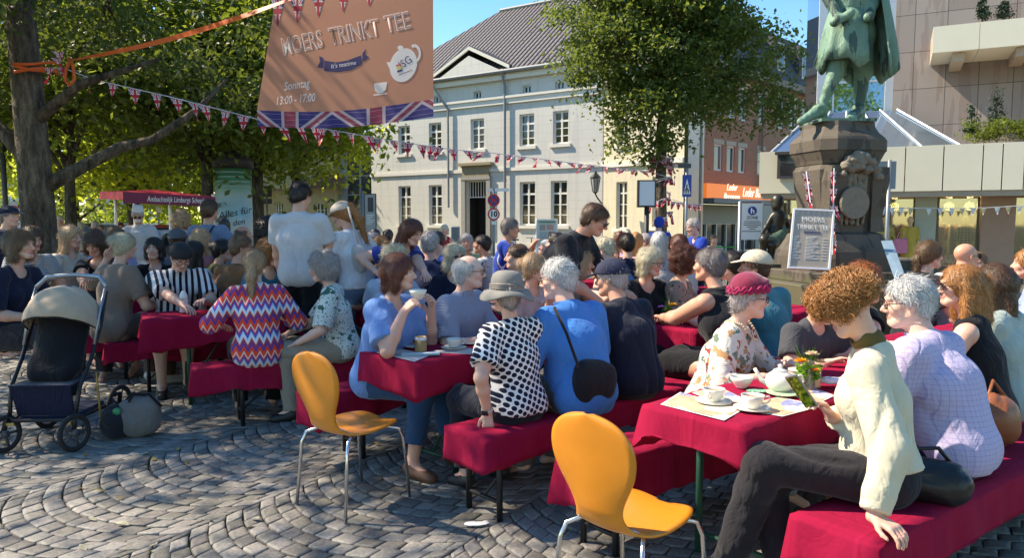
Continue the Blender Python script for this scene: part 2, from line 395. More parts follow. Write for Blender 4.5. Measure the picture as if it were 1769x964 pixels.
zinc = M('zinc_gutter', (.22,.23,.24), .6, .15, metal=.1)
b = fm.mb(); b.tube([(-.35, .40, zE+.02), (Ls+.35, .40, zE+.02)], .075, 8); b.tube([(Ls-run+1.3, -run, zE+rise+.03), (run-1.5, -run, zE+rise+.03)], .1, 8)
sA = fm.sz(875, 200)[0]; sB = fm.sz(777, 230)[0]
b.tube([(sA, .36, zE), (sA, .12, zE-.5), (sA, .12, .1)], .055, 8); b.tube([(c1+.2, .4, zE+.05), (sB, .12, zc), (sB, .12, zs-1.5)], .05, 8)
b.build('gutter', zinc, house)
for s_ in (-1.8, -3.9):
    pass
a_, b_, e_, f_ = door
dd = fm.mb(); dd.box(a_+.1, (a_+b_)/2+.05, -.75, -.70, e_, f_-.75, 0); 
dr_ = dd.build('door', M('grey_door_paint', (.36,.36,.36), .5, .1), house)
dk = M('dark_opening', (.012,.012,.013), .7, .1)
b = fm.mb(); b.box(a_, b_, -.22, -.215, f_-.74, f_-.70); b.box(a_, b_, -.22, -.215, f_-.06, f_)
for k in range(8): x = a_+.05+(b_-a_-.1)*k/7; b.box(x-.015, x+.015, -.22, -.20, f_-.70, f_-.06)
b.build('fanlight', frame_white, house)
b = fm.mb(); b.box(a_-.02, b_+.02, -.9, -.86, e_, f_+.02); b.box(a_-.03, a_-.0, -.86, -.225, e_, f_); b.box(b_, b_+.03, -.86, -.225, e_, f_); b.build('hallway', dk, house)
b = fm.mb(); b.box(a_-.22, a_-.01, .003, .12, e_-.2, f_+.02); b.box(b_+.01, b_+.22, .003, .12, e_-.2, f_+.02); b.box(a_-.22, b_+.22, .003, .14, f_+.023, f_+.16)
b.build('door_surround', M('grey_stone', (.30,.28,.25), .8, .15), house)
b = fm.mb(); b.box(a_-.15, b_+.15, .003, .12, f_+.163, f_+.62); b.box(a_-.35, b_+.35, .003, .26, f_+.623, f_+.74)
b.build('door_canopy', M('weathered_sandstone', (.30,.24,.15), .9, .35, 14, .6, 30), house)
b = fm.mb(); b.box(a_-.5, b_+.5, .25, .9, -.02, .12); b.box(a_-.4, b_+.4, .15, .55, .12, .24); b.build('step', M('grey_stone', (.30,.28,.25), .8, .15), house)

# yellow side wing, turned more to the sun
fw = Fac(Pm + np.array([.0, .0]), (.62, -.7)); Lw = fw.sz(1180, 380)[0]
wing = fw.empty('side_wing', 'pale yellow plastered corner house in sunshine behind the ribboned tree', 'building')
h1 = (*sorted((fw.sz(1064, 380)[0], fw.sz(1083, 380)[0])), fw.sz(1073, 395)[1], fw.sz(1073, 314)[1]); h2 = (*sorted((fw.sz(1126, 380)[0], fw.sz(1141, 380)[0])), fw.sz(1133, 392)[1], fw.sz(1133, 305)[1])
h3 = (h1[0], h1[1], fw.sz(1073, 250)[1], fw.sz(1073, 190)[1])
wall(fw, [h1, h2, h3], .05, Lw, -.03, zE-.6).build('wall', plaster_warm, wing)
for h in (h1, h2, h3): window(fw, wing, h, sill=trim, fw=.05)
b = fw.mb(); b.box(0, Lw, .003, .1, zs-.05, zs+.12); b.box(-.02, Lw+.1, .003, .3, zE-.9, zE-.6); b.box(.06, Lw-.01, -1.2, -1.1, 0, zE-1)
b.box(Lw-.02, Lw, -.9, -.24, -.03, zE-.61); b.build('cornice', trim, wing)
roof_poly('roof', fw, [(-.1, .4, zE-.6), (Lw+.2, .4, zE-.6), (Lw+.2, -4, zE+1.8), (-.1, -4, zE+1.8)], wing)

# ---------------------------------------------------------------- brick house with orange shop fascia
t = NT('red_brick'); bk = t.n('ShaderNodeTexBrick'); bk.inputs['Scale'].default_value = 1
xx = t.xyz(); bv = t.comb(t.math('ADD', t.math('MULTIPLY', xx[0], .69), t.math('MULTIPLY', xx[1], .72)), xx[2])
t.t.links.new(bv, bk.inputs[0]); bk.inputs['Color1'].default_value = (.52,.23,.13,1); bk.inputs['Color2'].default_value = (.42,.18,.10,1); bk.inputs['Mortar'].default_value = (.32,.22,.16,1)
bk.inputs['Mortar Size'].default_value = .008; bk.inputs['Brick Width'].default_value = .24; bk.inputs['Row Height'].default_value = .075
brick = t.pbsdf(t.mix(t.math('MULTIPLY', t.noise(1.2, 5), .5), bk.outputs[0], (.42,.20,.12)), .85, bump=bk.outputs[1], bstr=.2)
fb = Fac((at(1183, 380, 33)[0], 33), (.69, .72)); Lb = fb.sz(1412, 380)[0]
bh = fb.empty('brick_house', 'red brick house with narrow white windows and dark attic above the orange shop sign', 'building')
def bsz(l, t_, r, b_):
    s0, z1 = fb.sz(l, t_); s1, z0 = fb.sz(r, b_); return (min(s0, s1), max(s0, s1), z0, z1)
wb = [bsz(1234,248,1247,294), bsz(1256,251,1268,298), bsz(1276,254,1287,300), bsz(1309,258,1319,303)]
wz0, wz1 = np.mean([h[2] for h in wb]), np.mean([h[3] for h in wb]); wb = [(h[0], h[1], wz0, wz1) for h in wb]
wb2 = [(h[0], h[1], wz1+1.3, wz1+2.9) for h in wb] + [(h[0], h[1], wz1+1.3, wz1+2.9) for h in [bsz(1342,200,1352,240), bsz(1364,200,1374,240), bsz(1385,200,1394,240)]]
wl = bsz(1190,246,1203,290); wb.append((wl[0], wl[1], wz0, wz1)); wb2.append((wl[0], wl[1], wz1+1.3, wz1+2.9))
zF1 = fb.sz(1190, 318)[1]; zF0 = fb.sz(1190, 343)[1]; zBe = wz1+3.7; ls_ = fb.sz(1302, 380)[0]
wall(fb, wb+wb2, 0, Lb, zF0, zBe).build('wall', brick, bh)
for h in wb+wb2: window(fb, bh, h, cols=1, rows=(), fw=.09, dep=.1, sill=None)
for h in wb+wb2: b = fb.mb(); b.box(h[0]-.12, h[1]+.12, .004, .03, h[3]+.002, h[3]+.22); b.build('lintel', M('pale_lintel', (.55,.48,.36), .8, .08), bh)
b = fb.mb(); b.box(-.2, Lb+.3, .005, .45, zBe-.35, zBe); b.tube([(ls_+.5, .12, zF0), (ls_+.5, .12, zBe)], .06, 6); b.build('eaves', M('weathered_eaves', (.30,.24,.18), .8, .15), bh)
b = fb.mb(); b.add([(-.1, .3, zBe+.01), (Lb, .3, zBe+.01), (Lb, -1.2, zBe+3), (-.1, -1.2, zBe+3), (-.1, -6, zBe), (Lb, -6, zBe)], [(0,1,2,3), (3,2,5,4), (0,3,4), (1,5,2)]); b.build('attic_roof', M('dark_slate', (.075,.075,.085), .7, .3, 5, .3, 20), bh)
fd = Fac(fb.P + fb.n*.0, fb.d)
for px in (1345, 1387):
    s_ = fb.sz(px, 200)[0]; b = fb.mb(); b.box(s_-.75, s_+.75, -1.0, .02, zBe+.3, zBe+2.3); d_ = b.build('dormer', M('dark_slate', (.075,.075,.085), .7, .3, 5, .3, 20), bh)
    b = fb.mb(); b.box(s_-.42, s_+.42, .025, .06, zBe+.55, zBe+2.0); fr = b.build('frame', frame_white, d_); b = fb.mb(); b.box(s_-.33, s_-.03, .063, .07, zBe+.65, zBe+1.9); b.box(s_+.03, s_+.33, .063, .07, zBe+.65, zBe+1.9); b.build('pane', glass_dark, d_)
b = fb.mb(); b.box(-.02, .0, -5, 0, -.03, zBe); b.build('side_wall', brick, bh)
b = fb.mb(); b.box(-.1, ls_, .02, 1.1, zF0, zF1); osn = b.build('shop_fascia', M('orange_panel', (.90,.26,.05), .45, .06, emit=(.95,.22,.04), estr=.30), bh)  # glow added to brighten the shaded panel, no lamp behind it
b = fb.mb(); b.box(-.15, ls_+.1, .02, 1.5, zF0-.22, zF0-.003); b.build('shop_canopy', M('grey_metal', (.2,.2,.2), .5), bh)
b = fb.mb(); b.box(ls_+.01, Lb, .01, .12, -.03, zF1); b.box(-.1, ls_, -.1, .0, zF0-1.15, zF0-.23); b.build('render_band', M('pale_render', (.52,.48,.38), .8, .1), bh)
b = fb.mb(); b.box(0, ls_, -2.6, -2.5, 0, zF0-.3); b.box(.1, ls_, -.12, -.11, .1, zF0-1.16); b.build('shop_window', M('shop_glass', (.05,.055,.05), .08, .3, 1, spec=.8), bh)
for k in range(8): x = ls_*k/7; b = fb.mb(); b.box(x-.05, x+.05, -.1, .01, 0, zF0-1.16); b.build('mullion', frame_white, bh)
white_e = M('glow_added_white', (.85,.85,.82), .5, .02, emit=(1,.95,.9), estr=.7)  # letters given an added glow to stay white beside the glowing panel
def text(s, size, mat, par, loc, rot, name='lettering', ext=.004, shear=0, ax='CENTER', space=1, offset=0, sx=1):
    c = bpy.data.curves.new(name, 'FONT'); c.body = s; c.resolution_u = 4; c.size = size; c.extrude = ext; c.align_x = ax; c.align_y = 'CENTER'; c.shear = shear; c.space_character = space; c.offset = offset
    t0 = bpy.data.objects.new('tmp', c); COL.objects.link(t0); bpy.context.view_layer.update(); me = bpy.data.meshes.new_from_object(t0.evaluated_get(bpy.context.evaluated_depsgraph_get())); bpy.data.objects.remove(t0); me.materials.clear(); me.materials.append(mat)
    o = bpy.data.objects.new(name, me); COL.objects.link(o); o.parent = par; o.location = loc; o.rotation_euler = rot; o.scale = (sx, 1, 1); return o
def frot(fac):   # text lying on the facade, readable from the camera side
    d = fac.d if fac.d[0] > 0 else -fac.d
    return (math.pi/2, 0, math.atan2(d[1], d[0]))
def fpos(fac, s, out, z): p = fac.d*s + fac.n*out; return (p[0], p[1], z)
sL = fb.sz(1225, 380)[0]; sR = fb.sz(1271, 380)[0]; zt = (zF0+zF1)/2
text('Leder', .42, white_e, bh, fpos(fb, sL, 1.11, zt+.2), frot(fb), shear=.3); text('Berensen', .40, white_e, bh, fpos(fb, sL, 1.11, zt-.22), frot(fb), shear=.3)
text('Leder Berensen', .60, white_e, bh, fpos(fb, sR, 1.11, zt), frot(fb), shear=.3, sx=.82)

# ---------------------------------------------------------------- shopping centre: fascia, shop windows, stone wall, glass tower
fs = Fac((at(1650, 380, 18.6)[0], 18.6), (-.89, .46)); sE = fs.sz(1311, 380)[0]; s0_ = -9.0
mall = fs.empty('shopping_centre', 'stone clad shopping centre with beige panel band and lit shop windows', 'building')
zT = fs.sz(1650, 249)[1]; zB = fs.sz(1650, 329)[1]
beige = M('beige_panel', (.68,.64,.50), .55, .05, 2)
t_ = [fs.sz(px, 300)[0] for px in (1311,1563,1629,1697,1731,1769)] + [s0_+4, s0_]
pan = sorted(t_)
for k in range(len(pan)-1):
    b = fs.mb(); b.box(pan[k]+.012, pan[k+1]-.012, -.6, 0, zB, zT); b.build('fascia_panel', beige, mall)
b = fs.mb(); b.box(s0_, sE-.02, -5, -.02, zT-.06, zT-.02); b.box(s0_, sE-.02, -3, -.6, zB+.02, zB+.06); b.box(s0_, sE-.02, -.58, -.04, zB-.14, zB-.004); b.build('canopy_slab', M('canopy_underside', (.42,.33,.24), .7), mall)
# interior
b = fs.mb(); b.box(s0_, sE, -5.2, -5.1, -.02, 3); b.build('shop_back_wall', M('shop_wall', (.13,.095,.06), .8, .5, 1.2), mall)
b = fs.mb(); b.box(s0_, sE, -5.1, -1.3, -.02, .02); b.build('shop_floor', M('shop_floor_wood', (.25,.17,.1), .5), mall)
pil = [fs.sz(px, 400)[0] for px in (1595, 1727)]
b = fs.mb(); b.box(pil[1]-.42, pil[1]+.32, -1.6, -.9, 0, zB); b.build('pillar', M('red_sandstone', (.36,.24,.17), .8, .12), mall)
b = fs.mb(); b.box(pil[0]-.32, pil[0]+.18, -1.5, -1.1, 0, zB); b.build('pillar', M('pale_green_post', (.36,.42,.36), .4, .08), mall)
t = NT('shop_front_glass'); gl = t.n('ShaderNodeBsdfGlossy'); gl.inputs['Roughness'].default_value = .03; gl.inputs[0].default_value = (.85,.9,.8,1)
tr = t.n('ShaderNodeBsdfTransparent'); tr.inputs[0].default_value = (.72,.74,.62,1); mx = t.n('ShaderNodeMixShader'); mx.inputs[0].default_value = .24
t.t.links.new(tr.outputs[0], mx.inputs[1]); t.t.links.new(gl.outputs[0], mx.inputs[2]); t.t.links.new(mx.outputs[0], t.out.inputs[0]); shopglass = t.m
for a, c in ((s0_, pil[1]-.44), (pil[1]+.34, pil[0]-.34), (pil[0]+.2, sE-.3)):
    b = fs.mb(); b.box(a, c, -1.25, -1.235, .12, zB-.15); b.build('shop_window', shopglass, mall)
b = fs.mb(); b.box(s0_, sE, -1.3, -1.15, -.02, .12)
for s_ in (pil[1]+.36, pil[0]-.36, pil[0]+.2, sE-.32, fs.sz(1510,400)[0]): b.box(s_-.03, s_+.03, -1.28, -1.2, .12, zB-.14)
b.build('window_frame', M('bronze_frame', (.12,.11,.08), .4, metal=.3), mall)
# warm lamps inside the shop: small ceiling spots
for px in (1470, 1545, 1650, 1690, 1760):
    s_ = fs.sz(px, 350)[0]; p = fs.P + fs.d*s_ + fs.n*(-2.4)
    l = bpy.data.lights.new('shop_spot', 'POINT'); l.energy = 22; l.color = (1, .80, .50); l.shadow_soft_size = .12
    o = bpy.data.objects.new('shop_spot', l); COL.objects.link(o); o.location = (p[0], p[1], zB-.35); tag(o, 'warm ceiling lamp inside the shop', 'lamp')
    b = MB(); b.lathe([(.07, 0), (.09, .12), (.03, .16)], (0, 0, 0), 10); 
    q = b.build('spot_housing', M('lamp_metal', (.5,.5,.5), .4), mall); q.location = (p[0]-fs.P[0], p[1]-fs.P[1], zB-.14)
# stone wall above
fst = Fac((at(1650, 380, 22.5)[0], 22.5), (-.89, .46)); sw1 = fst.sz(1541, 200)[0]
t = NT('stone_cladding'); xx = t.xyz(); q = t.math('ADD', t.math('MULTIPLY', xx[0], -.888), t.math('MULTIPLY', xx[1], .459))
dx = fst.P - fs.P; off = -(dx[0]*-.888 + dx[1]*.459)
mx_ = t.math('LESS_THAN', t.math('FRACT', t.math('DIVIDE', t.math('ADD', q, off+40), .86)), .022); mz = t.math('LESS_THAN', t.math('FRACT', t.math('DIVIDE', xx[2], 1.12)), .016)
cell = t.comb(t.math('FLOOR', t.math('DIVIDE', t.math('ADD', q, off+40), .86)), t.math('FLOOR', t.math('DIVIDE', xx[2], 1.12)))
wn = t.n('ShaderNodeTexWhiteNoise', noise_dimensions='2D'); t.t.links.new(cell, wn.inputs[0])
streak = t.noise(1.0, 5, t.mapping((5, 5, .5)))
c = t.mix(wn.outputs[0], (.25,.205,.18), (.31,.265,.235)); c = t.mix(t.math('MULTIPLY', t.math('GREATER_THAN', streak, .55), .45), c, (.20,.14,.12)); c = t.mix(t.math('MAXIMUM', mx_, mz), c, (.07,.055,.05))
clad = t.pbsdf(c, .7, bump=t.math('MAXIMUM', mx_, mz), bstr=-.4)
b = fst.mb(); b.box(s0_-2, sw1, -6, 0, zT-.5, 13); 
dxm = Matrix.Translation((dx[0], dx[1], 0)); b.v = [tuple(dxm @ Vector(v)) for v in b.v]; b.build('stone_wall', clad, mall)
def mb_st():
    b = MB(); b.M = dxm @ fst.M(); return b
# planter balcony
f2 = Fac((at(1690, 380, 20.6)[0], 20.6), (-.89, .46)); dx2 = f2.P - fs.P
e0 = f2.sz(1612, 60)[0]; zb1 = f2.sz(1612, 46)[1]; zb0 = f2.sz(1612, 91)[1]
for k in range(5):
    b = MB(); b.M = Matrix.Translation((dx2[0], dx2[1], 0)) @ f2.M(); b.box(e0-1.12*(k+1)+.015, e0-1.12*k-.0, -.1, 0, zb0, zb1); b.box(e0-1.12*(k+1)+.015, e0-1.12*k, -1.9, -.1, zb0, zb0+.06); b.build('planter_panel', beige, mall)
b = MB(); b.M = Matrix.Translation((dx2[0], dx2[1], 0)) @ f2.M(); b.box(e0-.06, e0-.0, -1.9, -.105, zb0+.06, zb1)
for k in range(4): b.box(e0-.8-1.5*k, e0-.5-1.5*k, -1.8, -.2, zb0-.25, zb0-.01)
b.build('planter_bracket', M('canopy_underside', (.42,.33,.24), .7), mall)
# glass tower
fg = Fac((at(1404, 380, 24)[0], 24), (.965, -.26)); Lg = fg.sz(1541, 200)[0]; zg0 = fg.sz(1400, 197)[1]
tower = fg.empty('glass_tower', 'tall reflecting glass stair tower with white frame behind the statue', 'building')
mir = NT('mirror_glass'); mirror = mir.pbsdf((.20,.32,.43), .02, metal=.92)
alu = M('white_aluminium', (.62,.64,.66), .4, .05, metal=.2)
b = fg.mb(); b.box(0, Lg, -3.2, -.05, zg0, 13); b.build('glazing', mirror, tower)
b = fg.mb()
zr = [fg.sz(1404, p)[1] for p in (5, 78, 144)]
for z in [zg0, *[fg.sz(1404, p)[1] for p in (144, 78, 16)], 8.2, 9.6, 11, 12.9]: b.box(.12, Lg-.12, -.048, .0, z-.035, z+.035)
for s_ in (.0, Lg): b.box(s_-.12+(.12 if s_ == 0 else -.12), s_+.12+(.12 if s_ == 0 else -.12), -.049, .06, zg0-.05, 13)
sm_ = fg.sz(1440, 150)[0]; b.box(sm_-.025, sm_+.025, -.047, .005, zg0+.04, fg.sz(1404,144)[1]-.04); sm2 = fg.sz(1505,150)[0]; 
b.build('glazing_frame', alu, tower)
sky_ = fg.empty('glass_skylight', 'sloping glass skylight rising from the beige band to the glass tower', 'skylight')
zl = zT+.02; pts = [(-1.6, 2.2, zl), (Lg+1.6, 2.2, zl), (Lg+.1, .15, zg0), (-.1, .15, zg0)]
b = fg.mb(); b.add(pts, [(0,1,2,3)]); b.add([(Lg+1.6, 2.2, zl), (Lg+1.9, -2, zl), (Lg+.1, .1, zg0)], [(0,1,2)]); b.add([(-1.6, 2.2, zl), (-1.8, -2, zl), (-.1, .1, zg0)], [(0,1,2)]); b.build('sloped_glazing', M('pale_mirror_glass', (.34,.44,.54), .1, .02, metal=.8), sky_)
b = fg.mb()
for k in range(6):
    q = k/5; b.tube([(-1.6+(Lg+3.2)*q, 2.24, zl), (-.1+(Lg+.2)*q, .19, zg0+.03)], .03, 6)
b.tube([(-1.6, 2.24, zl), (Lg+1.6, 2.24, zl)], .06, 6); b.build('skylight_frame', alu, sky_)
# vent window on the left end of the fascia
sv_ = fs.sz(1362, 290)[0]; b = fs.mb(); b.box(sv_-.25, sv_+.28, .02, .10, zT-.75, zT-.1); b.box(sv_-.3, sv_+.34, .02, .16, zT-.1, zT-.02); b.build('vent_window', M('dark_grey_metal', (.06,.06,.065), .5), mall)
b = fs.mb(); b.box(sv_-.18, sv_+.2, .103, .11, zT-.65, zT-.4); b.box(sv_-.18, sv_+.2, .103, .11, zT-.36, zT-.14); b.build('pane', glass_dark, mall)

# ---------------------------------------------------------------- left background: beige house, white block, glass link
fl = Fac((at(600, 380, 37)[0], 37), (-1, .12)); Ll = fl.sz(462, 380)[0]
lh = fl.empty('beige_house', 'ochre plastered house with brown tiled dormer seen between the tree trunks', 'building')
ochre = ztexmat('ochre_plaster', (.52,.42,.26), (.56,.47,.30))
def lsz(l, t_, r, b_):
    s0, z1 = fl.sz(l, t_); s1, z0 = fl.sz(r, b_); return (min(s0, s1), max(s0, s1), z0, z1)
lw = [lsz(474,296,494,328), lsz(545,350,566,388), lsz(500,350,516,388), lsz(474,350,490,388), lsz(575,350,590,388)]
wall(fl, lw, 0, Ll+2, -.03, fl.sz(530, 252)[1]).build('wall', ochre, lh)
for h in lw: window(fl, lh, h, cols=3, rows=(.33, .66), fw=.06)
b = fl.mb(); b.box(-.1, Ll+2, .003, .3, fl.sz(530,326)[1], fl.sz(530,320)[1]); b.box(-.1, Ll+2, .003, .35, fl.sz(530,252)[1]-.3, fl.sz(530,252)[1]); b.build('cornice', M('pale_lintel', (.55,.48,.36), .8, .08), lh)
b = fl.mb(); s1_, s2_ = fl.sz(598, 300)[0], fl.sz(535, 300)[0]; z1_ = fl.sz(560, 325)[1]; z2_ = fl.sz(560, 293)[1]
b.add([(s1_, .6, z1_), (s2_, .6, z1_), (s2_-.5, -.1, z2_+.1), (s1_, -.1, z2_+.1), (s1_, .004, z1_), (s2_, .004, z1_)], [(0,1,2,3), (0,4,5,1), (1,5,2)]); b.build('lean_to_roof', M('brown_tiles', (.16,.075,.04), .8, .3, 20, .5, 30), lh)
b = fl.mb(); b.add([(-.3,.5,fl.sz(530,252)[1]), (Ll+2,.5,fl.sz(530,252)[1]), (Ll+2,-4,fl.sz(530,252)[1]+3), (-.3,-4,fl.sz(530,252)[1]+3)], [(0,1,2,3)]); b.build('roof', M('brown_tiles', (.16,.075,.04), .8, .3, 20, .5, 30), lh)
g_tx = fl.sz(590, 346); gm = M('pharmacy_green', (.1,.35,.2), .5)
text('A', .6, gm, lh, fpos(fl, g_tx[0], .03, g_tx[1]+.25), frot(fl)); text('ECHO', .35, gm, lh, fpos(fl, g_tx[0], .03, g_tx[1]-.25), frot(fl))
fk = Fac((at(646, 380, 36.5)[0], 36.5), (-1, .3)); Lk = fk.sz(600, 380)[0]
gk = fk.empty('glass_link', 'dark glass stair block with grey frame left of the cream house', 'building')
zk = fk.sz(620, 238)[1]
b = fk.mb(); b.box(0, Lk, -2, -.02, 0, zk); b.build('glazing', M('dark_blue_glass', (.03,.04,.05), .06, .1, spec=.9), gk)
b = fk.mb(); b.box(-.05, Lk+.3, -.2, .2, zk, zk+.25); b.box(Lk-.05, Lk+.3, -.2, .1, 0, zk); b.box(Lk*.45, Lk*.45+.08, -.01, .05, 0, zk)
for k in range(1, 6): b.box(0, Lk-.06, -.015, .03, zk*k/6, zk*k/6+.06)
b.build('glazing_frame', M('blue_grey_frame', (.22,.26,.30), .5), gk)
def flat_block(name, label, px0, px1, Y, pyt, mat, rows, cols_, wp=.5):
    f_ = Fac((at(px1, 380, Y)[0], Y), (-1, .05)); L = f_.sz(px0, 380)[0]; zt_ = f_.sz((px0+px1)/2, pyt)[1]
    r_ = f_.empty(name, label, 'building'); hs = []
    for i in range(cols_):
        for j in range(rows):
            s_ = L*(i+.5)/cols_; z_ = .8 + (zt_-1.2)*(j)/rows; hs.append((s_-L/cols_*wp/2, s_+L/cols_*wp/2, z_, z_+(zt_-1.2)/rows*.6))
    wall(f_, hs, 0, L, -.03, zt_).build('wall', mat, r_)
    b = f_.mb(); b.box(-.1, L+.1, -8, .2, zt_, zt_+.3); b.build('roof', M('pale_concrete', (.5,.5,.5), .8), r_)
    for h in hs: window(f_, r_, h, cols=2, rows=(), fw=.06)
    return r_
flat_block('apartment_block', 'white apartment block glimpsed through leaves left of the big trunk', -60, 60, 60, 90, M('white_render', (.62,.66,.70), .8, .05), 5, 5)
flat_block('office_block', 'pale blue grey office block glimpsed above the red ice cream awning', 150, 300, 75, 255, M('pale_blue_render', (.50,.58,.66), .8, .05), 5, 7)

# ---------------------------------------------------------------- trees
def leafmat(name, a, b_, tcol, tr=.42):
    t = NT(name); at_ = t.n('ShaderNodeAttribute', attribute_name='Col'); s = t.n('ShaderNodeSeparateColor'); t.t.links.new(at_.outputs[0], s.inputs[0])
    c = t.mix(s.outputs[0], a, b_); tc = t.mix(s.outputs[0], tuple(x*.8 for x in tcol), tuple(min(1, x*1.3) for x in tcol))
    return t.pbsdf(c, .5, trans=tr, tcol=tc, spec=.35)
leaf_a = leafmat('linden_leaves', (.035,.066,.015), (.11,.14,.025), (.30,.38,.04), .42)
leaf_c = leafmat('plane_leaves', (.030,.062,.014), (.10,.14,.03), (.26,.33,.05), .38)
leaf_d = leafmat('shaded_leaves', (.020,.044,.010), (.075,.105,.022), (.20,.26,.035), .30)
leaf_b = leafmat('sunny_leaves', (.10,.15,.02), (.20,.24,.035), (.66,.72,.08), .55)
t = NT('bark'); n_ = t.noise(9, 6, t.mapping((1,1,.25)), .75); c = t.ramp(n_, [(.35,(.02,.015,.011)),(.5,(.10,.076,.052)),(.68,(.24,.19,.135))]); bark = t.pbsdf(c, .95, bump=t.math('ADD', n_, t.noise(30, 4)), bstr=1.0, bdist=.05)
def leaves(name, par, ells, n, size, mat, clumps=140, cr=.42, droop=.3, kind=None):
    V = []; Ws = np.array([e[1][0]*e[1][1]*e[1][2] for e in ells]); Ws /= Ws.sum(); cent = []; 
    for e, wt in zip(ells, Ws):
        m = max(3, int(clumps*wt)); d = rng.normal(size=(m, 3)); d /= np.linalg.norm(d, axis=1)[:, None]
        r = rng.uniform(.25, 1.0, m)**.45; cent.append(np.array(e[0]) + d*r[:, None]*np.array(e[1]))
    cent = np.concatenate(cent); m = len(cent); ci = rng.integers(0, m, n); tone = rng.uniform(0, 1, m)
    cs = rng.uniform(.6, 1.35, m)
    p = cent[ci] + rng.normal(size=(n, 3))*(cr*cs[ci])[:, None]*np.array([1, 1, .62])
    p[:, 2] -= droop*((p-cent[ci])[:, :2]**2).sum(1)
    nrm = rng.normal(size=(n, 3)) + np.array([0, 0, .7]); nrm /= np.linalg.norm(nrm, axis=1)[:, None]
    a = np.cross(nrm, rng.normal(size=(n, 3))); a /= np.linalg.norm(a, axis=1)[:, None]; b = np.cross(nrm, a)
    s = size*rng.uniform(.6, 1.25, n)[:, None]
    Vt = np.stack([p - a*s, p + b*s*.55 + a*s*.15 + nrm*s*.12, p + a*s, p - b*s*.55 + a*s*.15 + nrm*s*.12], 1).reshape(-1, 3)
    Q = np.arange(4*n).reshape(n, 4); col = np.clip(tone[ci]*.7 + rng.uniform(-.2, .5, n), 0, 1); C = np.repeat(np.stack([col, col, col], 1), 4, 0)
    if par is not None: Vt = Vt - np.array(par.location)[None]
    return mkmesh(name, Vt, Q, mat, par, False, C), cent
def tree(name, label, base, tr, forks, ells, n, size, mat, cat='tree', group=None, clumps=140, cr=.42, limbs=9, trunk_path=None, lr=.35, branch=True):
    base = np.array([base[0], base[1], 0.0]); t_ = thing(name, label, cat, tuple(base), 0, group)
    o, cent = leaves('crown', t_, ells, n, size, mat, clumps, cr)
    b = MB(); path = trunk_path or [(0, 0, -.05), (.02, .01, 1.0), (.05, 0, forks)]
    k = len(path); b.tube(path, [tr*1.35] + [tr*(1.05-.35*i/(k-1)) for i in range(1, k)], 12)
    top = Vector(path[-1]); b.tube([top, top+Vector((.1, .05, 1.2)), top+Vector((0, 0, 2.6))], [tr*.68, tr*.4, tr*.1], 8)
    sel = cent[rng.choice(len(cent), min(limbs, len(cent)), replace=False)] - base
    for q in sel:
        q = Vector(q); st = top + Vector((0, 0, random.uniform(-.5, 1.2))); mid = st.lerp(q, .5) + Vector((random.uniform(-.3,.3), random.uniform(-.3,.3), random.uniform(-.1,.4)))
        b.tube([st, mid, q], [tr*lr, tr*lr*.5, tr*lr*.1], 6)
        for j in range(2):
            q2 = q + Vector((random.uniform(-.8,.8), random.uniform(-.8,.8), random.uniform(-.3,.5))); b.tube([mid.lerp(q, .4*j+.2), mid.lerp(q2, .6), q2], [tr*.1, tr*.06, tr*.02], 5)
    b.build('trunk', bark, t_, True); return t_
# the big dark plane on the left
T1 = at(62, 380, 10.2)
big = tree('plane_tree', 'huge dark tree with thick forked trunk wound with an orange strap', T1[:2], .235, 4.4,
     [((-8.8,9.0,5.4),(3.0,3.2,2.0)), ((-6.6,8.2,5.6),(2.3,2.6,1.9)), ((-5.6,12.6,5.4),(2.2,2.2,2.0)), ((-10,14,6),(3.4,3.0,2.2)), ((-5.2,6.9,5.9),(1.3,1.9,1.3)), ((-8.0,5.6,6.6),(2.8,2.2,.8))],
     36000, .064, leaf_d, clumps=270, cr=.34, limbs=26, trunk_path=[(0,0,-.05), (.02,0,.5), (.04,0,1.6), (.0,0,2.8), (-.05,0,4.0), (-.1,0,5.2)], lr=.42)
b = MB(); b.tube([(.02,0,2.35), (-.4,.1,2.75), (-1.2,.2,3.5), (-2.4,0,4.4)], [.12,.10,.07,.03], 9)
b.tube([(.05,0,2.0), (.55,.1,2.30), (1.05,.3,2.62), (1.5,.3,2.72), (2.1,.4,3.15), (2.5,.5,3.6)], [.11,.09,.075,.06,.045,.02], 9); b.tube([(0,0,2.9), (.8,-.2,3.4), (2.0,-.4,3.7)], [.09,.06,.02], 8); b.build('limb', bark, big, True)
bgt = [(-.5,17,.17,3.2,[((0,0,5.2),(3.0,2.6,2.2))], leaf_a), ]
def bt(px, Y, tr, fork, top, wid, n, mat, label, cz=None, lower=None, size=.10):
    P = at(px, 380, Y); zt_ = top; lo_ = lower if lower is not None else fork*.8; cz_ = (zt_+lo_)/2
    return tree('street_tree', label, P[:2], tr, fork, [((P[0], Y, cz_), (wid, wid*.9, (zt_-lo_)/2)), ((P[0]-wid*.5, Y+.5, cz_-.5), (wid*.6, wid*.6, (zt_-lo_)*.35)), ((P[0]+wid*.5, Y-.3, cz_+.2), (wid*.6, wid*.6, (zt_-lo_)*.35))], n, size, mat, group='trees on the left side of the square', clumps=110, cr=.5, limbs=9)
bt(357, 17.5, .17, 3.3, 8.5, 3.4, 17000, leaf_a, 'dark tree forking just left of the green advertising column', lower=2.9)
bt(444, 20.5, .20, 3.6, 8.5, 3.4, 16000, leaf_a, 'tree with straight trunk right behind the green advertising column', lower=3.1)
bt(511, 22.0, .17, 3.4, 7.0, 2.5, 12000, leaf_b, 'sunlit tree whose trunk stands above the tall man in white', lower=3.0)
bt(120, 18, .16, 2.6, 8.5, 3.6, 17000, leaf_a, 'slim tree behind the huge trunk, right of it', lower=2.9)
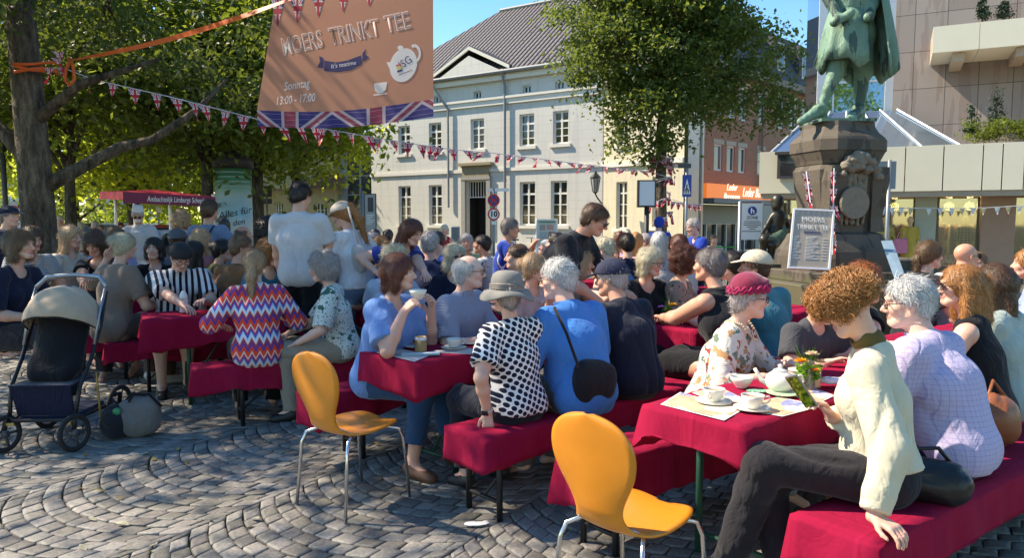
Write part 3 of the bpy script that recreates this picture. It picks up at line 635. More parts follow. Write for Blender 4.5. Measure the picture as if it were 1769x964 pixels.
bt(225, 24, .16, 2.2, 7.5, 3.4, 14000, leaf_b, 'bright yellow green tree behind the ice cream awning', lower=2.2, size=.13)
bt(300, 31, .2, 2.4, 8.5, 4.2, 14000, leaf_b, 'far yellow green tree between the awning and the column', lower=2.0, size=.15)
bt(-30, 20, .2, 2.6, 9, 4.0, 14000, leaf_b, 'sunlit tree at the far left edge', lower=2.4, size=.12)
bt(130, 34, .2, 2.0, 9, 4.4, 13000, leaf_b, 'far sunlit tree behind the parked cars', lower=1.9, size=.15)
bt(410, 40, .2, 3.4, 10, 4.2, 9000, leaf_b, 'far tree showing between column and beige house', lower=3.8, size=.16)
def shrub(px, Y, wx, hz, n, label, mat=leaf_a, size=.12, z0=0.0, name='shrub', cat='shrub', group=None):
    P = at(px, 380, Y); t_ = thing(name, label, cat, (P[0], P[1], z0), 0, group); leaves('foliage', t_, [((P[0], P[1], z0+hz/2), (wx, wx*.6, hz/2))], n, size, mat, 40, .22, 0)
    b = MB(); b.tube([(0,0,-.02),(.02,0,hz*.6)], [.05,.02], 6); b.build('stem', bark, t_); return t_
shrub(150, 42, 3.2, 2.6, 3000, 'dark bush behind the parked cars on the left'); shrub(60, 40, 3.5, 3.0, 3000, 'dark bush behind the huge trunk'); shrub(255, 44, 4, 2.4, 3000, 'pale bush behind the ice cream seller', leaf_b); shrub(330, 46, 3.5, 2.6, 2500, 'bush behind the awning right end', leaf_b)
# the plane tree in the middle
P = at(1143, 380, 16.5); X0, Y0 = P[0], P[1]
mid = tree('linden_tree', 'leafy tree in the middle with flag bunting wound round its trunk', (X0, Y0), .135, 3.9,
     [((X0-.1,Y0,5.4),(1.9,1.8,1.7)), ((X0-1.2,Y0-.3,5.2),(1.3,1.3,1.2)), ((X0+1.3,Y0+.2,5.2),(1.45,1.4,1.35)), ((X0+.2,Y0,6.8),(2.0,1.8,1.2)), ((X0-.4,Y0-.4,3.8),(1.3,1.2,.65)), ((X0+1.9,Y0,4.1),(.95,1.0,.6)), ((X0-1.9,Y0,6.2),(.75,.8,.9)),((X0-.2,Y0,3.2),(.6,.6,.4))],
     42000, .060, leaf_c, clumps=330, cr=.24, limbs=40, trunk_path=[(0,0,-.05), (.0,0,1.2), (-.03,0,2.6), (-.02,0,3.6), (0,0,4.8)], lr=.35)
tree('plane_tree', 'large tree behind the photographer, mirrored in the glass tower', (4.5, -14), .3, 4, [((4.5,-14,9.5),(5.5,4,5))], 9000, .16, leaf_b, clumps=120, cr=.7)
# planter shrubs on the shopping centre
def conifer(px, pyt, pyb, Y, label, r=.16):
    p0 = at(px, pyb, Y); h = at(px, pyt, Y)[2]-p0[2]; t_ = thing('conifer', label, 'conifer', tuple(p0), 0, 'clipped conifers on the shopping centre')
    ce = [((p0[0], p0[1], p0[2]+h*q), (r*(1.15-q*.9), r*(1.15-q*.9), h*.16)) for q in (.12,.3,.48,.66,.84)]
    leaves('foliage', t_, ce, 900, .035, conm, 40, .05, 0); b = MB(); b.tube([(0,0,-.1),(0,0,h*.9)], [.03,.01], 6); b.build('stem', bark, t_)
conm = leafmat('conifer_green', (.012,.035,.022), (.03,.06,.03), (.03,.07,.03), .1)
conifer(1697, -12, 32, 21, 'dark conifer on the high planter balcony, left one of the pair'); conifer(1734, -14, 30, 21, 'dark conifer on the high planter balcony, right one of the pair')
conifer(1677, 178, 232, 20.5, 'small pointed conifer at the left end of the roof hedge', .15); conifer(1720, 152, 222, 20.5, 'taller pointed conifer rising from the roof hedge', .22)
hp = at(1675, 240, 20.2); t_ = thing('hedge', 'clipped green hedge on top of the beige band', 'hedge', tuple(hp))
leaves('foliage', t_, [((hp[0]+k*.5+.3, hp[1]-k*.25, hp[2]+.22), (.42,.35,.26)) for k in range(9)], 9000, .04, leaf_a, 220, .12, 0)
# ---------------------------------------------------------------- implicit body builder: smooth unions of tapered limbs meshed in one surface
def V3(*a): return np.array(a, float)
def nz(v): v = np.asarray(v, float); return v/max(1e-9, np.linalg.norm(v))
def Rx(a): c, s = math.cos(a), math.sin(a); return np.array([[1,0,0],[0,c,-s],[0,s,c]])
def Ry(a): c, s = math.cos(a), math.sin(a); return np.array([[c,0,s],[0,1,0],[-s,0,c]])
def Rz(a): c, s = math.cos(a), math.sin(a); return np.array([[c,-s,0],[s,c,0],[0,0,1]])
I3 = np.eye(3)
class Vol:
    def __init__(s): s.p = []
    def cap(s, a, b, ra, rb=None, k=.02, flat=None, cuts=(), op='u'):
        rb = ra if rb is None else rb; a = np.asarray(a, float); b = np.asarray(b, float); m = max(ra, rb)
        s.p.append(('c', a, b, ra, rb, k, flat, cuts, op, np.minimum(a, b)-m, np.maximum(a, b)+m)); return s
    def ell(s, c, r, R=None, k=.02, cuts=(), op='u'):
        c = np.asarray(c, float); r = np.asarray(r, float); R = I3 if R is None else R; e = np.sqrt(((R*r[None])**2).sum(1))
        s.p.append(('e', c, r, R, None, k, None, cuts, op, c-e, c+e)); return s
    def plane(s, pt, n):                      # keep the side where (p-pt).n < 0
        s.p.append(('p', np.asarray(pt, float), nz(n))); return s
    def build(s, h):
        adds = [q for q in s.p if q[0] != 'p' and q[8] == 'u']
        lo = np.min([q[9] for q in adds], 0) - 3*h; hi = np.max([q[10] for q in adds], 0) + 3*h
        n = np.ceil((hi-lo)/h).astype(int)+1; ax = [lo[i] + h*np.arange(n[i]) for i in range(3)]
        ax = [x.astype(np.float32) for x in ax]
        G = np.full(n, 1.0, np.float32)
        for q in s.p:
            if q[0] == 'p':
                pt, nn = q[1], q[2]
                d = (ax[0]-pt[0])[:, None, None]*nn[0] + (ax[1]-pt[1])[None, :, None]*nn[1] + (ax[2]-pt[2])[None, None, :]*nn[2]
                np.maximum(G, d.astype(np.float32), out=G); continue
            kind, A, B, ra, rb, k, flat, cuts, op, l0, h0 = q
            pad = k + 2*h
            i0 = np.maximum(0, np.floor((l0-pad-lo)/h).astype(int)); i1 = np.minimum(n, np.ceil((h0+pad-lo)/h).astype(int)+1)
            if (i1 <= i0).any(): continue
            sl = tuple(slice(i0[j], i1[j]) for j in range(3))
            X = ax[0][sl[0]][:, None, None]; Y = ax[1][sl[1]][None, :, None]; Z = ax[2][sl[2]][None, None, :]
            f = np.float32
            if kind == 'c':
                ba = (B-A).astype(f); bb = f(max(1e-9, ba@ba)); x = X-f(A[0]); y = Y-f(A[1]); z = Z-f(A[2])
                t = np.clip((x*ba[0]+y*ba[1]+z*ba[2])/bb, 0, 1); dx = x-t*ba[0]; dy = y-t*ba[1]; dz = z-t*ba[2]
                d2 = dx*dx+dy*dy+dz*dz
                if flat is not None:
                    nn, sc = flat; c = dx*f(nn[0])+dy*f(nn[1])+dz*f(nn[2]); d2 = d2 + f(sc*sc-1)*c*c
                d = np.sqrt(np.maximum(d2, 1e-12)) - (f(ra)+f(rb-ra)*t)
            else:
                c, r, Rm = A, B, ra
                x = X-f(c[0]); y = Y-f(c[1]); z = Z-f(c[2])
                u = (x*f(Rm[0,0])+y*f(Rm[1,0])+z*f(Rm[2,0]))/f(r[0]); v = (x*f(Rm[0,1])+y*f(Rm[1,1])+z*f(Rm[2,1]))/f(r[1]); w_ = (x*f(Rm[0,2])+y*f(Rm[1,2])+z*f(Rm[2,2]))/f(r[2])
                k0 = np.sqrt(u*u+v*v+w_*w_); d = (k0-1)*f(min(r))*np.maximum(1, .5+.5*k0)
            for (cp, cn) in cuts:
                d = np.maximum(d, (X-f(cp[0]))*f(cn[0])+(Y-f(cp[1]))*f(cn[1])+(Z-f(cp[2]))*f(cn[2]))
            g = G[sl]
            if op == 'u':
                hh = np.clip(.5+.5*(g-d)/f(k), 0, 1); G[sl] = g + (d-g)*hh - f(k)*hh*(1-hh)
            else:
                d = -d; hh = np.clip(.5-.5*(g-d)/f(k), 0, 1); G[sl] = g + (d-g)*hh + f(k)*hh*(1-hh)
        return nets(G, lo, h)
def nets(G, lo, h):
    s = G < 0; c = np.zeros(tuple(np.array(G.shape)-1), np.int8)
    for i in (0, 1):
        for j in (0, 1):
            for k in (0, 1): c += s[i:i+c.shape[0], j:j+c.shape[1], k:k+c.shape[2]]
    idx = np.argwhere((c > 0) & (c < 8)); N = len(idx); ids = np.full(c.shape, -1, np.int32); ids[tuple(idx.T)] = np.arange(N)
    pos = np.zeros((N, 3), np.float32); cnt = np.zeros(N, np.float32)
    cs = [(i, j, k) for i in (0,1) for j in (0,1) for k in (0,1)]
    for a in cs:
        for ax in range(3):
            if a[ax]: continue
            b = list(a); b[ax] = 1
            ga = G[idx[:,0]+a[0], idx[:,1]+a[1], idx[:,2]+a[2]]; gb = G[idx[:,0]+b[0], idx[:,1]+b[1], idx[:,2]+b[2]]
            m = (ga < 0) != (gb < 0); t = ga/np.where(np.abs(ga-gb) < 1e-12, 1, ga-gb)
            P = np.tile(np.array(a, np.float32), (N, 1)); P[:, ax] = t; pos[m] += P[m]; cnt[m] += 1
    V = (idx + pos/np.maximum(cnt, 1)[:, None])*h + lo[None]
    Q = []
    for ax in range(3):
        a = s; b = np.roll(s, -1, ax); sl = [slice(1, -1)]*3; sl[ax] = slice(0, -1)
        diff = np.argwhere((a != b)[tuple(sl)]); off = np.array([0 if i == ax else 1 for i in range(3)]); diff = diff + off
        u, v = (ax+1) % 3, (ax+2) % 3
        e = np.zeros(3, int); eu = e.copy(); eu[u] = 1; ev = e.copy(); ev[v] = 1
        q = [ids[tuple((diff-eu-ev).T)], ids[tuple((diff-ev).T)], ids[tuple(diff.T)], ids[tuple((diff-eu).T)]]
        q = np.stack(q, 1); inside = s[tuple(diff.T)]; q[~inside] = q[~inside][:, ::-1]; Q.append(q[(q >= 0).all(1)])
    return V, np.concatenate(Q)
def vnormals(V, Q):
    n = np.cross(V[Q[:, 2]]-V[Q[:, 0]], V[Q[:, 3]]-V[Q[:, 1]]); N = np.zeros_like(V)
    for i in range(3):
        for k in range(Q.shape[1]): N[:, i] += np.bincount(Q[:, k], n[:, i], len(V))
    return N/np.maximum(1e-9, np.linalg.norm(N, axis=1))[:, None]
def fnoise(P, freq, seed, n=9):
    r = np.random.default_rng(seed); w = r.normal(size=(n, 3)); w = w/np.linalg.norm(w, axis=1)[:, None]*freq*r.uniform(.6, 1.6, (n, 1)); ph = r.uniform(0, 6.28, n)
    q = np.sin(P@w.T + ph + 1.3*np.sin(P@w[::-1].T*.6 + ph[::-1])); return q.sum(1)/math.sqrt(n)
def folds(V, Q, amp, seed, freq=22, stretch=(1, 1, .45), wt=None):
    N = vnormals(V, Q); P = V*np.array(stretch)
    a = fnoise(P, freq*.8, seed); r = -np.exp(-(a/.30)**2); b = fnoise(P, freq*.4, seed+5); c = fnoise(P*np.array([1, 1, 2.2]), freq*.9, seed+9)
    d = amp*(1.2*r + .55*b + .35*c + .45)
    if wt is not None: d = d*wt
    return V + N*np.maximum(d, -amp*.75)[:, None]
def strands(V, Q, n, length, width, seed, curl=0.0, down=(0, 0, -1), fly=.45, seg=5, keep=None):
    if curl > 1: seg = 13; length = length*.95; width = width*1.7
    """thin hair ribbons lying along a hair surface"""
    r = np.random.default_rng(seed); N = vnormals(V, Q); ok = np.arange(len(V)) if keep is None else np.nonzero(keep)[0]
    i = r.choice(ok, n); p = V[i] + N[i]*.001; d = np.array(down)[None] + r.normal(size=(n, 3))*(.25+curl*.8)
    nn = N[i]; d = d-(d*nn).sum(1)[:, None]*nn; d /= np.maximum(1e-6, np.linalg.norm(d, axis=1))[:, None]
    side = np.cross(nn, d); L = length*r.uniform(.5, 1.3, n)[:, None]; W = width*r.uniform(.6, 1.3, n)[:, None]
    vs = []; ph = r.uniform(0, 6.28, (n, 1)); R_c = curl*.0080*r.uniform(.6, 1.4, (n, 1)); bend = r.normal(size=(n, 1))*.25
    for k in range(seg+1):
        t = k/seg; lift = .004*math.sin(math.pi*t) + fly*.012*t*t
        c = p + d*L*t + side*L*bend*t*t + nn*lift
        if curl > 0:
            a = ph + t*11; c = c + (nn*(.6+np.cos(a)) + side*np.sin(a))*R_c
        else: c = c - nn*(L*t)**2*3.2
        wd = W*(1-.75*t); vs += [c - side*wd, c + side*wd]
    Vt = np.stack(vs, 1); m = 2*(seg+1); base = np.arange(n)[:, None]*m
    Qs = np.concatenate([base + np.array([[2*k, 2*k+1, 2*k+3, 2*k+2]]) for k in range(seg)], 0)
    return Vt.reshape(-1, 3), Qs
def ik(a, c, l1, l2, hint):
    a = np.asarray(a, float); c = np.asarray(c, float); v = c-a; d = np.linalg.norm(v); mx = (l1+l2)*.995
    if d > mx: c = a + v/d*mx; v = c-a; d = mx
    u = v/d; x = (l1*l1-l2*l2+d*d)/(2*d); y = math.sqrt(max(0, l1*l1-x*x)); h = np.asarray(hint, float); h = h-(h@u)*u; return a+u*x+nz(h)*y, c
def add_head(v, c, R, s=1.0, g='m', k=.012, fine=True, jaw=1.0):
    def T(x, y, z): return c + R@(V3(x, y, z)*s)
    w_ = 1.0 if g == 'm' else .95
    v.ell(T(0,-.014,.032), V3(.074*w_,.094,.083)*s, R, .02); v.ell(T(0,.020,-.035), V3(.055*w_*jaw,.066,.076)*s, R, .03)
    v.cap(T(-.02,.066,-.088), T(.02,.066,-.088), .019*s*w_*jaw, k=.028)
    for q in (-1, 1):
        v.cap(T(q*.052,-.005,-.045), T(q*.022,.058,-.088), .018*s*jaw, .016*s, .025)
        v.ell(T(q*.037,.056,-.020), V3(.024,.026,.026)*s, R, .022)
        v.ell(T(q*.074*w_,-.006,-.004), V3(.009,.018,.031)*s, R@Rz(q*.35), .006)
    if fine:
        v.cap(T(-.034,.080,.030), T(.034,.080,.030), .010*s, k=.014)
        for q in (-1, 1):
            v.ell(T(q*.031,.094,.008), V3(.018,.014,.012)*s, R, .012, op='s'); v.ell(T(q*.031,.0735,.008), V3(.013,.012,.0115)*s, R, .004)
            v.ell(T(q*.012,.095,-.030), V3(.009,.010,.008)*s, R, .006)
    v.cap(T(0,.084,.014), T(0,.108,-.022), .008*s, .0115*s, .010)
    if fine:
        v.cap(T(-.017,.083,-.052), T(.017,.083,-.052), .0068*s, k=.006); v.cap(T(-.015,.082,-.063), T(.015,.082,-.063), .0075*s, k=.006)
        v.cap(T(-.03,.092,-.0575), T(.03,.092,-.0575), .0025*s, k=.003, op='s')
def head_paint(V, C, c, R, s, lip, brow, iris=(.03,.025,.02), fine=True):
    L = ((V-c)@R)/s; x = np.abs(L[:, 0]); y = L[:, 1]; z = L[:, 2]; f = y > .05
    def put(m, col, a=1.0): C[m] = C[m]*(1-a) + np.array(col)*a
    put(f & (x < .030) & (z > -.069) & (z < -.047) & (y > .072), lip, .75)
    put(f & (x > .012) & (x < .050) & (np.abs(z-.030-.25*(.03-np.abs(x-.03))*0) < .0045) & (y > .062), brow, .8)
    e = ((x-.031)/.014)**2 + ((z-.008)/.0065)**2; put(f & (e < 1), (.62,.58,.55)); e2 = (x-.031)**2 + (z-.008)**2; put(f & (e2 < .0062**2), iris); put(f & (e > 1) & (e < 1.7) & (z > .008), (.05,.03,.02), .7)
    put(f & (np.abs(z+.03) < .015) & (np.abs(x-.045) < .018), (.62,.26,.20), .25)
    put((y > .105) & (z < -.01) & (z > -.04), (.62,.28,.2), .3)
def add_hand(v, W, f, n, sgn, s=1.0, curl=(.25,.3), thumb=.6, spread=.05, k=.006, fingers=True):
    """W wrist, f forward, n back-of-hand normal; sgn=+1 thumb on the f x n side"""
    f = nz(f); n = nz(n-(n@f)*f); sd = np.cross(f, n)*sgn
    for q in (-.026, -.009, .009, .026): v.cap(W+sd*q*.6*s, W+f*.082*s+sd*q*s, .0135*s, .0115*s, .012)
    for i, (q, L) in enumerate(((.030,.071),(.0100,.080),(-.0105,.074),(-.030,.058))):
        a = W+f*.085*s+sd*q*s; d1 = nz(f*math.cos(curl[0])-n*math.sin(curl[0])+sd*spread*(1.5-i)); b = a+d1*L*.5*s
        c1 = curl[0]+curl[1]*1.0; d2 = nz(f*math.cos(c1)-n*math.sin(c1)+sd*spread*(1.5-i)); c = b+d2*L*.28*s
        c2 = c1+curl[1]*.8; d3 = nz(f*math.cos(c2)-n*math.sin(c2)); e = c+d3*L*.22*s
        v.cap(a, b, .0092*s, .0085*s, k); v.cap(b, c, .0085*s, .0078*s, k*.6); v.cap(c, e, .0078*s, .0066*s, k*.6)
    a = W+f*.022*s+sd*.020*s; d = nz(f*.65+sd*thumb-n*.25); b = a+d*.042*s; d2 = nz(f*.9+sd*thumb*.45-n*.35); c = b+d2*.028*s; e = c+nz(f-n*.2)*.020*s
    v.cap(a, b, .0135*s, .0105*s, .012); v.cap(b, c, .0105*s, .0092*s, k); v.cap(c, e, .0092*s, .0078*s, k)
# ---------------------------------------------------------------- materials for people
t = NT('skin'); a_ = t.n('ShaderNodeAttribute', attribute_name='Col')
sc_ = t.mix(t.math('MULTIPLY', t.noise(38, 4), .30), a_.outputs[0], (.58,.24,.16)); skin_m = t.pbsdf(sc_, .48, bump=t.noise(260, 3), bstr=.12, spec=.4, sss=.12)
_hm = {}
def hairmat(c):
    if c not in _hm:
        t = NT('hair'); v = t.mapping((1,1,.22)); n1 = t.noise(150, 4, v, .7); n2 = t.noise(26, 3)
        dk = tuple(x*.38 for x in c); lt = tuple(min(.95, x*1.7) for x in c)
        col = t.mix(t.ramp(n1, [(.32, (0,0,0)), (.68, (1,1,1))]), dk, lt); col = t.mix(t.math('MULTIPLY', n2, .4), col, dk)
        _hm[c] = t.pbsdf(col, .42, bump=n1, bstr=.6, bdist=.006, spec=.5)
    return _hm[c]
def pat(name, fn, bump=.2):
    if name in _mc: return _mc[name]
    t = NT(name); c = fn(t); t_ = t.pbsdf(c, .85, bump=wrinkles(t) if bump > .1 else t.noise(420, 2), bstr=.36 if bump > .1 else bump, bdist=.018, spec=.15, sheen=.12); _mc[name] = t_; return t_
def p_stripes(a, b, period, frac, axis=0, warp=.15):
    def fn(t):
        o = t.xyz(); q = t.math('ADD', o[axis], t.math('MULTIPLY', t.noise(3, 2), warp*.1)); return t.mix(t.math('LESS_THAN', t.math('FRACT', t.math('DIVIDE', t.math('ADD', q, 5), period)), frac), a, b)
    return fn
def p_zigzag(t):
    o = t.xyz(); ang = t.math('ARCTAN2', o[0], o[1])
    x = t.math('ADD', o[0], t.math('MULTIPLY', t.noise(4, 1), .02)); tri = t.math('ABSOLUTE', t.math('SUBTRACT', t.math('FRACT', t.math('DIVIDE', t.math('ADD', x, 5), .056)), .5))
    z = t.math('ADD', o[2], t.math('MULTIPLY', tri, .11)); z = t.math('ADD', z, t.math('MULTIPLY', t.noise(5, 2), .02)); f = t.math('FRACT', t.math('DIVIDE', z, .205))
    return t.ramp(f, [(0, (.85,.07,.03)), (.17, (.85,.08,.04)), (.2, (.10,.05,.30)), (.32, (.40,.05,.10)), (.46, (.85,.30,.22)), (.5, (.80,.70,.66)), (.62, (.42,.55,.75)), (.7, (.05,.08,.42)), (.8, (.55,.05,.12)), (.9, (.88,.55,.45))], 'CONSTANT')
def p_dots(t):
    o = t.xyz(); v = t.mapping((1,1,1), (0,0,R_(30)), t.comb(o[0], o[2])); d = t.voro(31, v, .12, dims='2D')
    n = t.math('ADD', d, t.math('MULTIPLY', t.noise(90, 2), .14)); return t.mix(t.math('LESS_THAN', n, .47), (.80,.78,.76), (.012,.014,.035))
def p_speck(base, spots, scale=60, th=.45, n2=None):
    def fn(t):
        d = t.voro(scale); c = t.mix(t.math('LESS_THAN', t.math('ADD', d, t.math('MULTIPLY', t.noise(scale*1.5, 3), .3)), th), base, spots[0])
        for i, s in enumerate(spots[1:]):
            m = t.math('GREATER_THAN', t.noise(scale*(.32+.1*i), 3, t.mapping((1,1,1), (i+1., 2.*i, .5))), .59); c = t.mix(m, c, s)
        return c
    return fn
def p_check(base, line, per=.022):
    def fn(t):
        o = t.xyz(); a = t.math('LESS_THAN', t.math('FRACT', t.math('DIVIDE', t.math('ADD', o[0], 5), per)), .14); b = t.math('LESS_THAN', t.math('FRACT', t.math('DIVIDE', t.math('ADD', o[2], 5), per)), .14)
        return t.mix(t.math('MULTIPLY', t.math('ADD', a, b), .5), base, line)
    return fn
def p_check2(t): return p_check((.50,.44,.62), (.30,.24,.46))(t)
lensm = M('dark_lens', (.012,.010,.010), .08, .05, spec=.9); rimm = M('spectacle_rim', (.05,.035,.03), .3, .1); clear_l = M('rim_gold', (.35,.24,.12), .3, metal=.7)
shoe_b = M('black_shoe', (.018,.018,.02), .5); shoe_w = M('white_shoe', (.62,.60,.55), .6); shoe_br = M('brown_leather_shoe', (.12,.055,.03), .45)
HC = dict(dark=(.028,.019,.015), brown=(.11,.055,.028), mid=(.20,.115,.055), blond=(.62,.36,.20), pale=(.86,.58,.40), grey=(.52,.46,.44), white=(.80,.77,.70), red=(.34,.10,.025), ginger=(.46,.20,.06), salt=(.24,.20,.19), auburn=(.15,.045,.025), curl=(.50,.23,.075))
SK = dict(l=(.72,.41,.30), m=(.64,.33,.22), t=(.55,.27,.165), p=(.78,.48,.37))

def hair_vol(style, g='f', big=1.0):
    """hair in head coordinates; returns Vol, displacement, strand settings"""
    v = Vol(); R = I3; e = .010*big
    hl = nz((0, .62, -.78))                     # hairline plane: face side is cut away
    if style in ('short', 'shortm', 'crop', 'receding'):
        th = {'short': .013, 'shortm': .010, 'crop': .006, 'receding': .009}[style]
        v.ell((0,-.018,.034), V3(.076+th,.094+th,.084+th), k=.01); v.ell((0,-.055,-.022), V3(.056+th*.6,.043+th*.6,.055), k=.03)
        v.plane((0,.066 if style != 'receding' else .02,.062), nz((0,.70,-.72)))
        for q in (-1, 1): v.ell((q*.092,.004,-.012), (.026,.030,.036), k=.008, op='s')
        return v, .004, (.045, .0020, 0)
    if style == 'fringe':                       # bald on top
        v.ell((0,-.018,.022), V3(.085,.104,.085), k=.01); v.ell((0,-.055,-.035), V3(.066,.05,.06), k=.03); v.plane((0,.02,0), nz((0,.95,-.3))); v.plane((0,0,.068), nz((0,.25,1)))
        return v, .004, (.04, .0015, 0)
    if style in ('bob', 'wavy', 'curly', 'bigcurl', 'long', 'longwavy', 'pony', 'bun', 'halfpony', 'braid'):
        th = dict(bob=.016, wavy=.019, curly=.024, bigcurl=.006, long=.014, longwavy=.018, pony=.010, bun=.010, halfpony=.014, braid=.010)[style]
        v.ell((0,-.018,.034), V3(.076+th,.095+th,.086+th), k=.012)
        if style == 'curly': v.ell((0,-.04,-.02), V3(.098,.085,.085), k=.03)
        if style in ('bun', 'pony', 'braid'): v.ell((0,-.05,-.03), V3(.066,.052,.055), k=.03)
        if style != 'bigcurl': v.plane((0,.088,.055), nz((0,.85,-.5)) if style not in ('pony', 'bun', 'braid') else nz((0,.66,-.75)))
        if style == 'bigcurl':
            v.ell((-.0,.0,.085), V3(.070,.082,.046), k=.03); v.ell((0,.07,.055), V3(.058,.044,.040), k=.03); v.ell((.0,-.06,.055), V3(.064,.045,.045), k=.03)
            v.ell((.0,.11,.005), V3(.045,.022,.038), k=.02); v.plane((0,-.02,-.0), nz((0,-.45,-1)))
        if style in ('bob', 'wavy'):
            for q in (-1, 1): v.cap((q*.070,-.01,.02), (q*(.074 if style == 'bob' else .088),.0,-.085), .034, .028, .03)
            v.cap((0,-.07,.0), (0,-.075,-.09), .062, .045, .04)
        if style in ('long', 'longwavy', 'halfpony'):
            for q in (-1, 1): v.cap((q*.068,-.015,.02), (q*.078,-.02,-.16), .034, .030, .03)
            v.cap((-.02,-.075,.0), (-.02,-.105,-.24), .058, .045, .04); v.cap((.03,-.075,.0), (.03,-.105,-.25), .055, .04, .04)
        if style == 'halfpony': v.ell((0,-.135,.045), V3(.034,.034,.036), k=.012); v.cap((0,-.14,.03), (0,-.15,-.17), .026, .03, .02)
        if style == 'bun': v.ell((0,-.115,.055), V3(.04,.036,.038), k=.012)
        if style in ('pony', 'braid'):
            z0 = .06 if style == 'pony' else -.02; v.ell((0,-.112,z0), V3(.026,.024,.024), k=.012)
            if style == 'pony': v.cap((0,-.13,z0-.01), (0,-.16,-.10), .026, .034, .02); v.cap((0,-.16,-.10), (0,-.15,-.34), .034, .012, .03)
            else:
                for k in range(6): v.ell((0,-.112+.004*k,z0-.03-k*.028), V3(.022-.0015*k,.02,.019), k=.005)
        if style != 'bigcurl': v.ell((0,.105,-.025), V3(.062,.08,.092), k=.018, op='s')            # opening for the face
        else: v.ell((-.0,.10,-.05), V3(.06,.07,.075), k=.02, op='s')
        cu = dict(curly=.9, bigcurl=1.5, wavy=.25, longwavy=.25).get(style, 0)
        return v, dict(curly=.011, bigcurl=.009, wavy=.007, longwavy=.006).get(style, .003), (.06 if cu < .5 else .05, .0016, cu)
    return None, 0, None
PN = [0]
def person(px, top, Y, face, label, pose='sit', g='f', sk='l', hair=('short', 'mid'), shirt=None, sleeve=.55, pants=None, plen=1.0, shoes=None, bulk=1.0, lean=8, bend=8, roll=0, tw=0,
           yaw=0, pitch=0, hroll=0, Lh=None, Rh=None, Lw=None, Rw=None, Lhint=None, Rhint=None, lod=1, group='guests on the benches', glasses=None, collar=False, neck=.062, legs=None, seat=.48,
           hem=None, skirt=False, curlL=(.3,.35), curlR=(.3,.35), nL=None, nR=None, fL=None, fR=None, sc=None, cat='person', name='person', hands=True, extra=None, hs=1.0, sleeve_puff=0.0, belly=0.0, smat=None, hairbig=1.0, tuck=False):
    PN[0] += 1; seed = PN[0]*13
    wt = at(px, top, Y); zt = wt[2]; rz = R_(face) - math.pi/2
    hatlift = .0
    if sc is None:
        if pose == 'sit':
            est = (.10 + .50*math.cos(R_(lean+bend*.5)) + .155 + .125*math.cos(R_(min(pitch, 50)))); sc = (zt-seat)/est
        else:
            est = .93 + .50*math.cos(R_(lean+bend*.5)) + .155 + .12; sc = zt/est
        if not .86 < sc < 1.12: print('SCALE', PN[0], label, round(sc, 2), 'ztop', round(zt, 2))
        sc = min(1.12, max(.86, sc))
    s = sc; m = g == 'm'; bulk = 1+(bulk-1)*.4
    Pz = (seat+.10*s) if pose == 'sit' else zt - (.50*math.cos(R_(lean+bend*.5))+.275)*s
    if pose == 'sit' : Pz = zt - (.50*math.cos(R_(lean+bend*.5))+.155+.125*math.cos(R_(min(pitch, 50))))*s
    P = V3(0, 0, Pz); Rl = Ry(R_(roll))@Rx(-R_(lean)); Ru = Ry(R_(roll*1.3))@Rx(-R_(lean+bend))@Rz(R_(tw))
    C = P + Rl@V3(0,0,.27*s); N = C + Ru@V3(0,-.01,.235*s)
    sw = (.178 if m else .155)*s*(1+.35*(bulk-1)); hw = .085*s
    S = {-1: N + Ru@V3(-sw, 0, -.064*s), 1: N + Ru@V3(sw, 0, -.064*s)}
    Rn = Ry(R_(roll))@Rx(-R_((lean+bend)*.55+pitch*.35)); Hc = N + Rn@V3(0,.014,.140*s) + Rz(R_(tw+yaw))@Rx(-R_(pitch))@V3(0,.012,.035)*s
    Rh_ = Rz(R_(yaw+tw))@Rx(-R_(pitch))@Ry(R_(hroll)); hsz_ = hs*(.97 if m else .93)*(.5+.5*s)
    top_l = Hc + Rh_@V3(0,-.02,.115*hsz_)
    dz = wt[2]-top_l[2]; D = V3(0,0,dz); P = P+D; C = C+D; N = N+D; Hc = Hc+D; S = {q: S[q]+D for q in S}; top_l = top_l+D
    if pose == 'sit' and abs(P[2]-seat-.10*s) > .07: print('SEATGAP', PN[0], label, round(P[2]-seat-.10*s, 2))
    # legs
    H = {-1: P+V3(-hw, .01, -.01*s), 1: P+V3(hw, .01, -.01*s)}; K = {}; A = {}; FT = {}
    for q in (-1, 1):
        if pose == 'sit':
            lg = (legs or {}).get(q)
            K[q] = P + (V3(*lg[0]) if lg else V3(q*.13, .43*s, -.02)); A[q] = (V3(K[q][0]+lg[1][0], K[q][1]+lg[1][1], lg[1][2]) if lg else V3(K[q][0], K[q][1]-.04, .09)); FT[q] = nz(V3(*(lg[2] if lg and len(lg) > 2 else (q*.15, 1, -.12))))
        else:
            lg = (legs or {}).get(q, (q*.10, .0)); A[q] = V3(lg[0], lg[1], .09); K[q], A[q] = ik(H[q], A[q], .43*s, .43*s, V3(0, 1, 0)); A[q][2] = max(.085, A[q][2]); FT[q] = nz(V3(q*.3, 1, -.1))
    # arms: targets may be world points (Lw/Rw) or local points (Lh/Rh)
    c_, s_ = math.cos(rz), math.sin(rz); Rw_ = np.array([[c_,-s_,0],[s_,c_,0],[0,0,1]])
    off = wt - Rw_@top_l; off[2] = 0
    def loc(wp): return Rw_.T@(np.asarray(wp)-off)
    ua, fa = .285*s, .245*s; E = {}; W = {}
